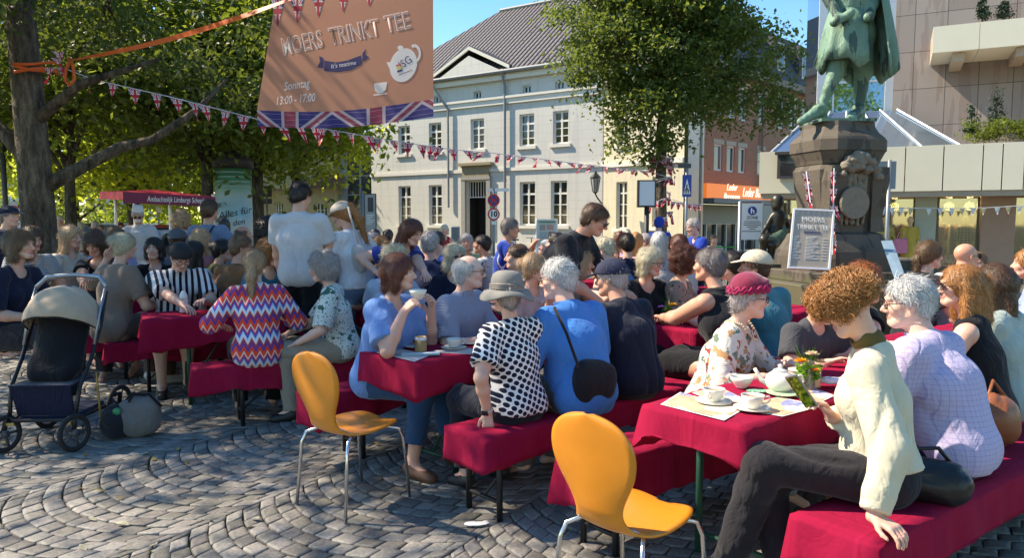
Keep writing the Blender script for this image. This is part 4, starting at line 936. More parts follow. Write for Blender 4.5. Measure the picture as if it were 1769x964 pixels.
    for q, h, ww, hint in ((-1, Lh, Lw, Lhint), (1, Rh, Rw, Rhint)):
        if ww is not None: tg = loc(ww)
        elif h is not None: tg = V3(*h)
        elif pose == 'sit': tg = V3(q*.14, .36, max(.80, P[2]+.12))
        else: tg = S[q] + V3(q*.07, .06, -.50*s)
        E[q], W[q] = ik(S[q], tg, ua, fa, V3(*(hint or (q*.7, -.3, -.8))))
    root = thing(name, label, cat, tuple(off), rz, group)
    hres = {0: .0058, 1: .010, 2: .015, 3: .02}[lod]
    b = Vol(); fb_ = bulk
    yv = Rl@V3(0,1,0); yu = Ru@V3(0,1,0)
    def torso(v, inf=0.0, cuts=(), lower=True, k=.05, sh=1.0):
        r = (.125 if m else .108)*s*fb_; 
        v.cap(C+Ru@V3(-.055*s,0,.03*s), C+Ru@V3(.055*s,0,.03*s), (.115 if m else .10)*s*fb_+inf, k=k, flat=(yu, 1.12), cuts=cuts)
        v.cap(P+V3(-.04*s,0,.05*s), C+V3(-.02,0,.0), r*.92+inf, r*.92+inf, k, (yv, 1.15), cuts); v.cap(P+V3(.04*s,0,.05*s), C+V3(.02,0,.0), r*.92+inf, r*.92+inf, k, (yv, 1.15), cuts)
        v.cap(P+V3(0,0,.05*s), C, (.112+belly)*s*fb_+inf, (.100+belly*.6)*s*fb_+inf, k, None, cuts)
        v.cap(C+Ru@V3(0,0,.05*s), N+Ru@V3(0,-.005,-.07*s), .105*s*fb_+inf, .085*s+inf, k, (yu, 1.2), cuts)
        for q in (-1, 1):
            v.cap(N+Ru@V3(0,-.012,-.035*s), (N+(S[q]-N)*sh)+Ru@V3(-q*.02*s,-.005,.0*s), .042*s+inf, .052*s*(.55+.45*sh)+inf, k*.8, None, cuts)
            if not m: v.ell(C+Ru@V3(q*.065*s,.07*s*fb_,.05*s), V3(.055,.045,.055)*s*fb_+inf, k=.04, cuts=cuts)
            if m: v.cap(C+Ru@V3(q*.05*s,.05*s,.11*s), C+Ru@V3(q*.11*s,.03*s,.12*s), .06*s+inf, k=.05, cuts=cuts)
        if belly: v.ell(P+Rl@V3(0,.06*s,.14*s), V3(.15,.13,.14)*s*(1+belly)+inf, k=.05, cuts=cuts)
        if lower:
            v.cap(P+V3(-.055*s,-.02*s,0), P+V3(.055*s,-.02*s,0), (.106 if m else .116)*s*fb_+inf, k=k, cuts=cuts)
    torso(b)
    b.cap(N+Rn@V3(0,-.02,-.03*s), Hc+Rh_@V3(0,-.015,-.045)*hsz_, (.056 if m else .048)*s*hs, (.054 if m else .046)*s*hs, .03)
    add_head(b, Hc, Rh_, hsz_, g, fine=lod <= 1, jaw=1.0 if m else .9)
    al = bulk**.5
    for q in (-1, 1):
        b.cap(S[q], E[q], .050*s*al, .039*s*al, .03); b.cap(S[q]+(E[q]-S[q])*.25, E[q]-(E[q]-S[q])*.3, .047*s*al, .042*s*al, .03)
        b.cap(E[q], E[q]+(W[q]-E[q])*.35, .039*s*al, .038*s*al, .02); b.cap(E[q]+(W[q]-E[q])*.35, W[q], .038*s*al, .026*s, .02, None)
        b.cap(H[q], K[q], .082*s*al, .056*s*al, .04); b.cap(K[q], K[q]+(A[q]-K[q])*.35, .054*s*al, .052*s*al, .03); b.cap(K[q]+(A[q]-K[q])*.35, A[q], .052*s*al, .033*s, .03)
        b.cap(A[q]+FT[q]*-.02, A[q]+FT[q]*.13*s-V3(0,0,.05), .034*s, .026*s, .03)
        if hands:
            fw_ = nz(W[q]-E[q]); ff = (fL if q < 0 else fR); ff = nz(V3(*ff)) if ff is not None else fw_
            nn = (nL if q < 0 else nR); nn = V3(*nn) if nn is not None else V3(0, -.3, 1) if abs(fw_[2]) < .8 else V3(q*.9, .2, 0)
            add_hand(b, W[q], ff, nn, -q if True else q, s*(1.0 if m else .92), curlL if q < 0 else curlR, k=.0045 if lod == 0 else .008)
    Vb, Qb = b.build(hres); Cb = np.tile(np.array(SK[sk]), (len(Vb), 1)); hc = HC[hair[1]]
    Cb *= (1+.05*fnoise(Vb, 20, seed))[:, None]; Cb[:, 1:] *= (1-.05*fnoise(Vb, 30, seed+1))[:, None]
    head_paint(Vb, Cb, Hc, Rh_, hsz_, (.50,.14,.12) if not m else (.48,.20,.16), tuple(.5*x for x in hc))
    mkmesh('body', Vb, Qb, skin_m, root, True, Cb)
    # hair
    hv, disp, st = hair_vol(hair[0], g)
    if hv is not None:
        Vh, Qh = hv.build({0: .0045, 1: .007, 2: .011, 3: .015}[lod]); Nn = vnormals(Vh, Qh)
        amp = fnoise(Vh*np.array([1,1,.4 if disp < .009 else 1]), 60 if disp < .009 else 75, seed+2)
        Vh = Vh + Nn*(amp*disp)[:, None]
        Qs = [Qh]; Vs = [Vh]
        if lod <= 1 or disp > .009:
            n = {0: 5200, 1: 1700, 2: 400, 3: 120}[lod]*(1.7 if st[2] > .8 and lod == 0 else 1); Lk = st[0]; 
            V2, Q2 = strands(Vh, Qh, int(n), Lk, st[1]*(1.1 if lod == 0 else 1.6), seed+3, st[2], (0, -.35, -.9))
            Qs.append(Q2+len(Vh)); Vs.append(V2); V3_, Q3_ = strands(Vh, Qh, int(n*.06), Lk*1.1, st[1]*.8, seed+8, 0, (0, -.3, -.5), 2.2); Qs.append(Q3_+sum(len(q_) for q_ in Vs)); Vs.append(V3_)
        Vh = np.concatenate(Vs); Qh = np.concatenate(Qs)
        Vh = (Vh*hsz_)@Rh_.T + Hc; mkmesh('hair', Vh, Qh, hairmat(hc), root, True)
    # shirt
    up_ = Ru@V3(0,0,1)
    if shirt is not None:
        v = Vol(); inf = (.017 if lod else .018) + (.003 if collar else 0); hz_ = P[2]+(-.02 if hem is None else hem)*s; cut = ((V3(0,0,hz_), V3(0,0,-1)),)
        torso(v, inf, cut, sh=1.0 if sleeve > 0 else .62)
        for q in (-1, 1):
            if sleeve <= 0: continue
            if sleeve <= 1:
                e = S[q]+(E[q]-S[q])*sleeve; d = nz(E[q]-S[q]); v.cap(S[q]-d*.01, e+d*.05, .054*s*al+inf, (.054+.004)*s*al+inf*1.3, .03, None, ((e, d),))
            else:
                v.cap(S[q], E[q], .052*s*al+inf, .044*s*al+inf+sleeve_puff*.4, .03); e = E[q]+(W[q]-E[q])*(sleeve-1); d = nz(W[q]-E[q])
                v.cap(E[q], e+d*.03, .042*s*al+inf+sleeve_puff*.4, .030*s+inf*.9, .02, None, ((e, d),))
                if sleeve_puff: v.ell(E[q]+(e-E[q])*.66, V3(1,1,1)*(.036*s+sleeve_puff), k=.03, cuts=((e, d),)); v.cap(e-d*.05, e+d*.02, .036*s, .034*s, .006, None, ((e+d*.004, d),))
        nk = N+Rn@V3(0,.0,.02*s)
        if collar:
            v.cap(N+Rn@V3(0,-.012,-.02*s), N+Rn@V3(0,.0,.065*s), .070*s, .066*s, .006, None, ((N+Rn@V3(0,0,.038*s), Rn@V3(0,-.25,.97)),))
            v.cap(N+Rn@V3(0,.06,.09*s), N+Rn@V3(0,.10,.0), .016, .028, .012, op='s')
        else:
            v.cap(N+Rn@V3(0,.03,.0), N+Rn@V3(0,.05,.10*s), neck*s, (neck+.03)*s, .012, op='s'); v.ell(N+Rn@V3(0,.10,-.02*s), V3(neck*.95,.06,neck*.8)*s, k=.012, op='s')
        Vs_, Qs_ = v.build({0: .0085, 1: .012, 2: .018, 3: .024}[lod]); Vs_ = folds(Vs_, Qs_, {0: .0075, 1: .007, 2: .006, 3: .005}[lod], seed+4, 20)
        mkmesh('shirt', Vs_, Qs_, shirt, root, True)
    if pants is not None:
        v = Vol(); inf = .018; zc_ = P[2]+.12*s; ct = ((V3(0,0,zc_), V3(0,0,1)),)
        v.cap(P+V3(-.05*s,-.02*s,.0), P+V3(.05*s,-.02*s,.0), (.107 if m else .117)*s*fb_+.005, k=.05, cuts=ct); v.cap(P, P+Rl@V3(0,0,.09*s), .106*s*fb_+.003, .100*s*fb_+.002, .04, None, ct)
        if skirt:
            for q in (-1, 0, 1): v.cap(P+V3(q*.05,.02,0), (K[-1]+K[1])/2+V3(q*.12,.0,-.0), .10*s, .09*s, .05)
            v.cap((K[-1]+K[1])/2, (K[-1]+K[1])/2+V3(0,0,-.25), .11*s, .14*s, .05, (V3(0,1,0), 1.5))
        else:
            for q in (-1, 1):
                v.cap(H[q], K[q], .088*s*al+inf, .062*s*al+inf, .035)
                if plen > .5:
                    e = K[q]+(A[q]-K[q])*plen; d = nz(A[q]-K[q]); v.cap(K[q], e+d*.04, .062*s*al+inf, .046*s*al+inf, .03, None, ((e, d),))
        Vp, Qp = v.build({0: .010, 1: .014, 2: .02, 3: .026}[lod]); Vp = folds(Vp, Qp, .010, seed+6, 20, (1,.6,1), np.clip((np.hypot(Vp[:, 1]-P[1], Vp[:, 2]-P[2])-.13)/.08, 0, 1) if pose == 'sit' else np.clip((P[2]-.05-Vp[:, 2])/.08, 0, 1)); mkmesh('skirt' if skirt else 'trousers', Vp, Qp, pants, root, True)
    if shoes is not None and lod <= 2:
        for q in (-1, 1):
            v = Vol(); a0 = A[q]; f = FT[q]; v.cap(a0-f*.035+V3(0,0,-.035), a0+f*.14*s-V3(0,0,.052), .036*s, .032*s, .03, None); v.cap(a0+V3(0,0,.0), a0-f*.01+V3(0,0,-.04), .040*s, .040*s, .03, None, ((a0+V3(0,0,.012), V3(0,0,1)),)); v.cap(a0+f*.03-V3(0,0,.05), a0+f*.13*s-V3(0,0,.052), .042*s, .038*s, .03, (V3(0,0,1), 1.3), ((V3(0,0,a0[2]-.088), V3(0,0,-1)),))
            Vp, Qp = v.build(.009 if lod < 2 else .016); mkmesh('shoe', Vp, Qp, shoes, root, True)
    if glasses:
        gb = MB()
        def T(x, y, z): return tuple(Hc + Rh_@(V3(x, y, z)*hsz_))
        for q in (-1, 1):
            ring = [T(q*.034+.025*math.cos(a), .104-.25*abs(.025*math.cos(a)+q*.0), .006+.020*math.sin(a)) for a in np.linspace(0, 2*math.pi, 13)]
            gb.tube(ring, .0022 if glasses == 'clear' else .003, 5, False); gb.tube([T(q*.058,.098,.010), T(q*.080,.05,.012), T(q*.080,-.005,.008)], .0024, 5)
        gb.tube([T(-.010,.110,.010), T(.010,.110,.010)], .0025, 5); go = gb.build('glasses', rimm if glasses != 'gold' else clear_l, root)
        if glasses == 'sun':
            lb = MB()
            for q in (-1, 1):
                pts = [T(q*.034+.0255*math.cos(a), .106-.25*abs(.0255*math.cos(a)), .006+.0205*math.sin(a)) for a in np.linspace(0, 2*math.pi, 12, endpoint=False)]; bk_ = [tuple(np.array(p_)-Rh_@V3(0,.003,0)) for p_ in pts]
                lb.add(pts+bk_, [tuple(range(12)), tuple(range(23, 11, -1))]+[(i, (i+1) % 12, 12+(i+1) % 12, 12+i) for i in range(12)])
            lb.build('lens', lensm, go)
        if glasses == 'up': go.location = tuple(Rh_@V3(0,-.045,.085)); 
    info = dict(root=root, Hc=Hc, R=Rh_, s=hsz_, S=S, E=E, W=W, N=N, C=C, P=P, Ru=Ru, Rn=Rn, K=K, A=A, off=off, Rw=Rw_)
    return info
def in_head(info, mb, name, mat, smooth=True):
    """builds a mesh given in head coordinates as a child of the person"""
    o = mb.build(name, mat, info['root'], smooth); m = Matrix([list(r)+[0] for r in info['R']*info['s']]+[[0,0,0,1]]); m.translation = Vector(info['Hc'])
    o.data.transform(m); return o
def cap_hat(info, mat, back=False, peak=True, z=.045):
    v = Vol(); v.ell((0,-.016,.040), V3(.101,.119,.099), k=.01); v.plane((0,0,z), nz((0,.12,-1)))
    V, Q = v.build(.006); sg = -1 if back else 1
    if peak:
        p = Vol(); p.ell((0,sg*.115-.01,z+.008), V3(.070,.075,.007), Rx(-sg*.18), k=.01); V2, Q2 = p.build(.005); Q = np.concatenate([Q, Q2+len(V)]); V = np.concatenate([V, V2])
    V = (V*info['s'])@info['R'].T+info['Hc']; return mkmesh('cap', V, Q, mat, info['root'], True)
# ---------------------------------------------------------------- union jack cloth: pattern in the part's own colour coordinates (Col.r across, Col.g along)
def jack_mat(name, rot=False, asp=1.0):
    t = NT(name); a = t.n('ShaderNodeAttribute', attribute_name='Col'); s = t.n('ShaderNodeSeparateColor'); t.t.links.new(a.outputs[0], s.inputs[0])
    x = t.math('SUBTRACT', s.outputs[0], .5); y = t.math('SUBTRACT', s.outputs[1], .5)
    ax = t.math('ABSOLUTE', x); ay = t.math('ABSOLUTE', y); dg = t.math('ABSOLUTE', t.math('SUBTRACT', ax, ay))
    c = (.018,.03,.20); wh = (.72,.70,.72); rd = (.55,.025,.05)
    c = t.mix(t.math('LESS_THAN', dg, .11), c, wh); c = t.mix(t.math('LESS_THAN', dg, .04), c, rd)
    m = t.math('MINIMUM', ax, ay); c = t.mix(t.math('LESS_THAN', m, .14), c, wh); c = t.mix(t.math('LESS_THAN', m, .085), c, rd)
    return t.pbsdf(c, .6, trans=.35, bump=t.noise(60, 2), bstr=.1)
jack = jack_mat('union_jack_cloth')
cordm = M('white_cord', (.6,.6,.62), .8)
def flag_mesh(root, p, w_, h_, yaw, tilt=0.0, curl=0.0, name='pennant', mat=None):
    n = 6; V = []; C = []; Q = []
    c, s = math.cos(yaw), math.sin(yaw)
    for j in range(n+1):
        t_ = j/n
        for i in range(5):
            u = i/4; x = (u-.5)*w_*(1-t_*.98); y = curl*math.sin(t_*2.5+u*2)*h_*.4; z = -t_*h_; x2 = x + tilt*t_*h_
            V.append((p[0]+x2*c-y*s, p[1]+x2*s+y*c, p[2]+z)); C.append((.5+(u-.5)*(1-t_), .12+t_*.85, 0))
    for j in range(n):
        for i in range(4): Q.append((j*5+i, j*5+i+1, (j+1)*5+i+1, (j+1)*5+i))
    return mkmesh(name, V, np.array(Q), mat or jack, root, True, np.array(C))
# bunting across the square: cord points as photo points with depths
bp = [(112,118,10.0),(160,136,10.0),(232,153,9.7),(290,166,9.5),(345,180,9.5),(400,194,9.5),(470,212,9.6),(530,217,9.9),(600,229,10.3),(660,240,10.7),(720,249,11.1),(780,258,11.6),(850,264,12.2),(930,274,13.0),(1010,284,14.0),(1080,292,15.2),(1128,297,16.3)]
BP = [at(*q) for q in bp]
bunt = thing('bunting', 'long string of union jack pennants slung from the big trunk to the middle tree', 'bunting', tuple(BP[0]))
bo = np.array(BP[0]); b = MB(); b.tube([tuple(q-bo) for q in BP], .006, 5); b.build('cord', cordm, bunt)
def along(px):
    for (a, A), (b_, B) in zip(zip(bp, BP), zip(bp[1:], BP[1:])):
        if a[0] <= px <= b_[0]: t_ = (px-a[0])/(b_[0]-a[0]); return A + (B-A)*t_
random.seed(3)
fl_px = [150,196,232,270,305,333,352,390,421,452,485,517,545,558,577,605,635,655,679,703,728,744,757,782]
for px in fl_px:
    p = along(px)-bo; k = np.linalg.norm(along(px)[:2])/1277
    flag_mesh(bunt, p, .155*random.uniform(.75, 1.1), .225*random.uniform(.8, 1.05), random.uniform(-.5, .5), random.uniform(-.35, .5), random.uniform(.0, .5))
for px in [808,835,862,880,902,923,945,962,985,1003,1022,1041,1060,1078,1095,1110]:
    p = along(px)-bo; flag_mesh(bunt, p, .17, .20*random.uniform(.5,.9), random.uniform(-1.2,1.2), random.uniform(-1.4, 1.2), random.uniform(.3, .9))
# flags wound round the middle tree trunk
wb_ = thing('bunting', 'tangled union jack bunting wound spirally round the middle tree trunk', 'bunting', (X0, Y0, 0))
b = MB(); pts = [(.19*math.cos(a*5.2), .19*math.sin(a*5.2), .9+2.1*a/6) for a in np.linspace(0, 6, 60)]; b.tube(pts, .009, 5)
pt2 = [(.22*math.cos(a*4+2), .22*math.sin(a*4+2), 2.75+.3*math.sin(a)) for a in np.linspace(0, 6, 40)]; b.tube(pt2, .008, 5); b.build('cord', cordm, wb_)
for k in range(44):
    a = random.uniform(0, 6); z = .9+2.1*a/6 if k < 28 else random.uniform(2.75, 3.05); th = a*5.2 if k < 28 else random.uniform(0, 6.28); r = .22+random.uniform(0, .07)
    flag_mesh(wb_, (r*math.cos(th), r*math.sin(th), z), .17, .2, th+math.pi/2+random.uniform(-.6,.6), random.uniform(-.8,.8), random.uniform(.2,.8))
q0, q1 = np.array([X0+.2, Y0-.1, 2.05]), at(1215, 352, 17.5)
cr = thing('bunting', 'short bunting strung from the middle tree towards the zebra crossing sign', 'bunting', tuple(q0)); b = MB(); b.tube([(0,0,0), tuple((q1-q0)/2-np.array([0,0,.05])), tuple(q1-q0)], .006, 4); b.build('cord', cordm, cr)
for k in range(6): flag_mesh(cr, tuple((q1-q0)*(k+.4)/6.5-np.array([0,0,.04])), .16, .17, random.uniform(-.5,.5), random.uniform(-.5,.5), .3)
# pale pennants before the shop window
wp = [(1470,356),(1520,358),(1600,360),(1700,359),(1769,355),(1850,350)]; WP = [at(a, b_, 16.3) for a, b_ in wp]
wbn = thing('bunting', 'string of small white and cream pennants in front of the shop window', 'bunting', tuple(WP[0])); b = MB(); b.tube([tuple(q-WP[0]) for q in WP], .008, 5); b.build('cord', cordm, wbn)
whm = M('white_pennant', (.72,.72,.72), .8, .05, trans=.3); crm = M('cream_pennant', (.62,.50,.30), .8, .05, trans=.3)
for i, px in enumerate([1525,1541,1557,1574,1605,1625,1644,1662,1681,1700,1723,1742,1762,1785,1810]):
    P_ = at(px, 359.5 - max(0, (px-1700))*.05, 16.3)-WP[0]; flag_mesh(wbn, P_, .13, .155, 0, random.uniform(-.2,.2), .15, mat=crm if i in (3,7,9,11) else whm)

# ---------------------------------------------------------------- orange strap and banner
orange = M('orange_strap', (.78,.13,.02), .5, .06, trans=.2)
sA_ = at(120, 104, 9.6); sB_ = at(512, -8, 7.6)
strap = thing('ratchet_strap', 'orange webbing strap tied round the big trunk and pulled up to the banner', 'strap', tuple(sA_))
V = []; Q = []; n = 40
for k in range(n+1):
    t_ = k/n; p = (sB_-sA_)*t_*1.05 + np.array([0,0,-.22*math.sin(math.pi*t_)*.35]); tw_ = 1.1*math.sin(t_*3.2)+.5; hw_ = .028
    o_ = np.array([.15*math.cos(tw_)*.3, -abs(math.cos(tw_))*.5*0, math.sin(tw_)])*hw_; o_ = np.array([0, math.cos(tw_)*hw_, (abs(math.sin(tw_))*.8+.25)*hw_])
    V += [p+o_, p-o_]
for k in range(n): Q.append((2*k, 2*k+1, 2*k+3, 2*k+2))
mkmesh('webbing', V, np.array(Q), orange, strap)
b = MB(); dT = T1-sA_
for j, zz in enumerate((.0, .06, -.05)):
    pts = [(dT[0]+.335*math.cos(a), dT[1]+.335*math.sin(a), zz+.05*math.sin(a*2+j)) for a in np.linspace(-1.5, .4, 16)]; b.tube(pts, .022, 6, flat=1)
b.tube([(.02,-.05,.02),(.09,-.08,-.08),(.10,-.08,-.25),(.04,-.09,-.33),(-.02,-.08,-.27),(-.01,-.08,-.14),(.04,-.08,-.04)], .020, 7); b.build('knot', orange, strap, True)
for k, (dx_, dz_) in enumerate(((-.14,.02),(-.22,-.10),(-.05,-.10),(-.10,.10))): flag_mesh(bunt, tuple(sA_+np.array([dx_,-.08,dz_])-bo), .13, .20, random.uniform(-.4,.4), random.uniform(-.8,.8), .5)
# banner: cloth sheet
cBL, cBR, cTR, cTL = at(444,190,8.3), at(749,171,7.6), at(748,-70,7.6), at(485,-60,8.3)
bn = thing('banner', 'salmon pink cloth banner reading MOERS TRINKT TEE with teapot and flag border', 'banner', tuple(cBL))
def bpt(u, v):
    top_ = cTL+(cTR-cTL)*u; bot = cBL+(cBR-cBL)*u; p = bot+(top_-bot)*v; p = p-np.array([0,0,1])*(.10*math.sin(math.pi*min(1,u*1.0))*(1-v)**1.5*.6)
    return p + np.array([.0,1,0])*(.012*math.sin(u*5+v*1.5)*(1-v*.4)) 
dirn = nz(cBR-cBL); bnrm = nz(np.cross(cBR-cBL, cTL-cBL)); bnrm = bnrm if bnrm[1] < 0 else -bnrm
NU, NV = 48, 30; V = []; C = []; Q = []
for j in range(NV+1):
    for i in range(NU+1): V.append(bpt(i/NU, j/NV)-cBL); C.append((i/NU, j/NV, 0))
for j in range(NV):
    for i in range(NU): a = j*(NU+1)+i; Q.append((a, a+1, a+NU+2, a+NU+1))
salmon = M('salmon_banner_cloth', (.56,.24,.145), .7, .05, 2, trans=.28)
mkmesh('cloth', V, np.array(Q), salmon, bn, True, np.array(C))
# flag border below: own strip with union-jack pattern
t = NT('border_print'); a = t.n('ShaderNodeAttribute', attribute_name='Col'); s = t.n('ShaderNodeSeparateColor'); t.t.links.new(a.outputs[0], s.inputs[0])
x = t.math('SUBTRACT', t.math('FRACT', t.math('ADD', t.math('MULTIPLY', s.outputs[0], 2.02), .60)), .5); y = s.outputs[1]
ax_ = t.math('ABSOLUTE', x); dgl = t.math('SUBTRACT', t.math('MULTIPLY', t.math('SUBTRACT', .5, ax_), 2.6), t.math('ADD', y, .28)); dd_ = t.math('ABSOLUTE', dgl)
ax2 = t.math('ABSOLUTE', t.math('SUBTRACT', ax_, .5)); bl = (.035,.025,.16); wh = (.50,.38,.40); rd = (.30,.035,.07)
inn = t.math('SUBTRACT', .5, ax_)     # 0 at the cell sides
dg = t.math('ABSOLUTE', t.math('SUBTRACT', t.math('ADD', ax_, t.math('MULTIPLY', y, .26)), .30))
c = t.mix(t.math('LESS_THAN', dg, .085), bl, wh); c = t.mix(t.math('LESS_THAN', dg, .035), c, rd)
c = t.mix(t.math('LESS_THAN', inn, .105), c, wh); c = t.mix(t.math('LESS_THAN', inn, .07), c, rd)
lnn = t.math('LESS_THAN', t.math('FRACT', t.math('ADD', t.math('MULTIPLY', y, 3.2), t.math('MULTIPLY', t.noise(3, 2), .8))), .06); c = t.mix(t.math('MULTIPLY', lnn, .6), c, wh)
borderm = t.pbsdf(c, .7, trans=.28)
V = []; C = []; Q = []; NV2 = 5
for j in range(NV2+1):
    for i in range(NU+1):
        p = bpt(i/NU, 0) - np.array([0,0,1])*(j/NV2)*.175 + np.array([0,-.003-.01*math.sin(i*.7)*j/NV2,0]) - cBL; V.append(p); C.append((i/NU, 1-j/NV2, 0))
for j in range(NV2):
    for i in range(NU): a = j*(NU+1)+i; Q.append((a+NU+1, a+NU+2, a+1, a))
mkmesh('flag_border', V, np.array(Q), borderm, bn, True, np.array(C))
# printed pennant row and printed marks: laid on the cloth surface
def on_banner(px, py, out=.006):
    A = np.array([cBL, cBR, cTL]); d = ray(px, py); n_ = bnrm; tt = ((cBL-np.array([0,0,H0]))@n_)/(d@n_); p = np.array([0,0,H0])+d*tt
    # project to (u,v)
    M2 = np.stack([cBR-cBL, cTL-cBL, n_], 1); uv = np.linalg.solve(M2, p-cBL)
    for _ in range(12):
        e = p - bpt(uv[0], uv[1]); J = np.stack([(bpt(uv[0]+.01, uv[1])-bpt(uv[0], uv[1]))/.01, (bpt(uv[0], uv[1]+.01)-bpt(uv[0], uv[1]))/.01, d/np.linalg.norm(d)], 1); dl = np.linalg.solve(J, e); uv[0] += dl[0]; uv[1] += dl[1]
    return bpt(uv[0], uv[1]) + bnrm*out - cBL
def print_poly(name, pts, mat, out=.003):
    """flat printed patch: polygon filled as a fan of small quads draped on the cloth"""
    me = bpy.data.meshes.new(name); bm_pts = [on_banner(x, y, out) for x, y in pts]; me.from_pydata([tuple(p) for p in bm_pts], [], [tuple(range(len(bm_pts)))]); me.update(); me.materials.append(mat)
    o = bpy.data.objects.new(name, me); COL.objects.link(o); o.parent = bn; return o
def drape_text(s, mat, px0, py0, px1, py1, size_px, out, offset=0, shear=0, italic=False, sx=1.0, name='printed_words', thick=0):
    c = bpy.data.curves.new('tmp', 'FONT'); c.body = s; c.size = 1; c.align_x = 'LEFT'; c.align_y = 'BOTTOM_BASELINE'; c.resolution_u = 3; c.offset = offset; c.shear = shear
    o = bpy.data.objects.new('tmp', c); COL.objects.link(o); bpy.context.view_layer.update(); me = bpy.data.meshes.new_from_object(o.evaluated_get(bpy.context.evaluated_depsgraph_get())); bpy.data.objects.remove(o)
    n_ = len(me.vertices); co = np.zeros(n_*3, np.float32); me.vertices.foreach_get('co', co); co = co.reshape(-1, 3); wdt = co[:, 0].max()
    dx_, dy_ = px1-px0, py1-py0; L_ = math.hypot(dx_, dy_); ex = (dx_/L_, dy_/L_); ey = (ex[1], -ex[0])
    out_ = []
    for x_, y_, _ in co:
        a = x_/wdt*L_; b2 = y_*size_px; out_.append(on_banner(px0+ex[0]*a+ey[0]*b2, py0+ex[1]*a+ey[1]*b2, out))
    me.vertices.foreach_set('co', np.array(out_, np.float32).ravel()); me.materials.clear(); me.materials.append(mat); me.update(); me.name = name
    o = bpy.data.objects.new(name, me); COL.objects.link(o); o.parent = bn; return o
pw = M('printed_white', (.86,.80,.77), .7, .03, trans=.3); pnavy = M('printed_navy', (.035,.028,.12), .7, .03, trans=.2)
drape_text('MOERS', pw, 490, 95, 560, 80, 42, .003, offset=.022); drape_text('MOERS', salmon, 490, 95, 560, 80, 42, .0045, offset=-.014)
drape_text('TRINKT', pw, 572, 77, 658, 60, 42, .003, offset=.022); drape_text('TRINKT', salmon, 572, 77, 658, 60, 42, .0045, offset=-.014)
drape_text('TEE', pw, 668, 56, 711, 47, 42, .003, offset=.022); drape_text('TEE', salmon, 668, 56, 711, 47, 42, .0045, offset=-.014)
drape_text('Sonntag', pw, 491, 156, 537, 149, 20, .003, shear=.3, offset=.006); drape_text('13:00 - 17:00', pw, 476, 181, 546, 174, 20, .003, shear=.3, offset=.006)
rib_t = [(561,104),(580,107),(600,104),(624,95)]; rib_b = [(624+2,110),(606,121),(583,124),(560,122)]
print_poly('ribbon', rib_t+rib_b, pnavy); print_poly('ribbon_tail', [(548,116),(559,117),(559,100),(552,96),(553,106)], pnavy); print_poly('ribbon_tail', [(627,107),(638,98),(631,94),(633,83),(626,92)], pnavy)
drape_text("It's teatime", pw, 572, 118, 616, 111, 10.5, .0048, shear=.25)
def circ(cx, cy, rx, ry, n=20, a0=0, a1=360, rot=0):
    o = []; 
    for a in np.linspace(R_(a0), R_(a1), n, endpoint=(a1-a0) < 360): x, y = rx*math.cos(a), ry*math.sin(a); c, s = math.cos(R_(rot)), math.sin(R_(rot)); o.append((cx+x*c-y*s, cy+x*s+y*c))
    return o
print_poly('teapot_print', circ(697, 112, 23, 30, 24, rot=18), pw); print_poly('teapot_print', [(680,127),(672,116),(668,107),(674,107),(682,110),(690,122)], pw); print_poly('teapot_print', circ(692, 82, 5, 4), pw)
for k in range(14):
    a = R_(-118+k*17); a2 = R_(-118+(k+1)*17.6); cx, cy = 718, 92; f = lambda an, r: (cx+r*math.cos(an)*.85+(-2), cy+r*math.sin(an)*1.2)
    print_poly('teapot_print', [f(a, 9), f(a2, 9), f(a2, 13.5), f(a, 13.5)], pw)
drape_text('ISG', pnavy, 694, 119, 713, 106, 19, .0048); print_poly('cup_print', [(646,144),(669,141),(667,154),(661,160),(653,161),(648,156)], pw); print_poly('cup_print', [(645,163),(669,160),(669,162),(646,165)], pw)
print_poly('logo_print', [(684,112),(693,109),(694,112),(685,115)], M('logo_red', (.5,.1,.08), .7), .0048); print_poly('logo_print', [(685,117),(694,114),(695,117),(686,120)], M('logo_yellow', (.6,.45,.05), .7), .0048); print_poly('logo_print', [(686,122),(695,119),(696,122),(687,125)], pnavy, .0048); print_poly('logo_print', [(689,129),(712,120),(712,121),(690,130)], pnavy, .0048)
for (x, y, l) in ((480,8,47),(514,4,45),(550,0,38),(593,-8,38),(638,-14,34),(676,-22,28),(712,-30,28)):
    V = []; C = []; Q = []
    for j in range(7):
        tt = j/6
        for i in range(5): u = i/4; V.append(on_banner(x+(u-.5)*24*(1-tt*.97), y+l*tt-10, .003)); C.append((.5+(u-.5)*(1-tt), .12+tt*.85, 0))
    for j in range(6):
        for i in range(4): Q.append((j*5+i+5, j*5+i+6, j*5+i+1, j*5+i))
    mkmesh('printed_pennant', V, np.array(Q), jack, bn, True, np.array(C))
steelm = M('galvanised_steel', (.32,.34,.36), .45, .15, metal=.7)
# upper cross strap carrying the banner (runs out of the picture)
b = MB(); b.tube([tuple(cTL-cBL+np.array([-.1,0,.03])), tuple(cTR-cBL+np.array([.1,0,.03]))], .02, 6); b.tube([tuple(cTR-cBL+np.array([.1,0,.03])), tuple(cTR-cBL+np.array([4.2,3.5,1.2]))], .02, 6); b.build('top_webbing', orange, bn)

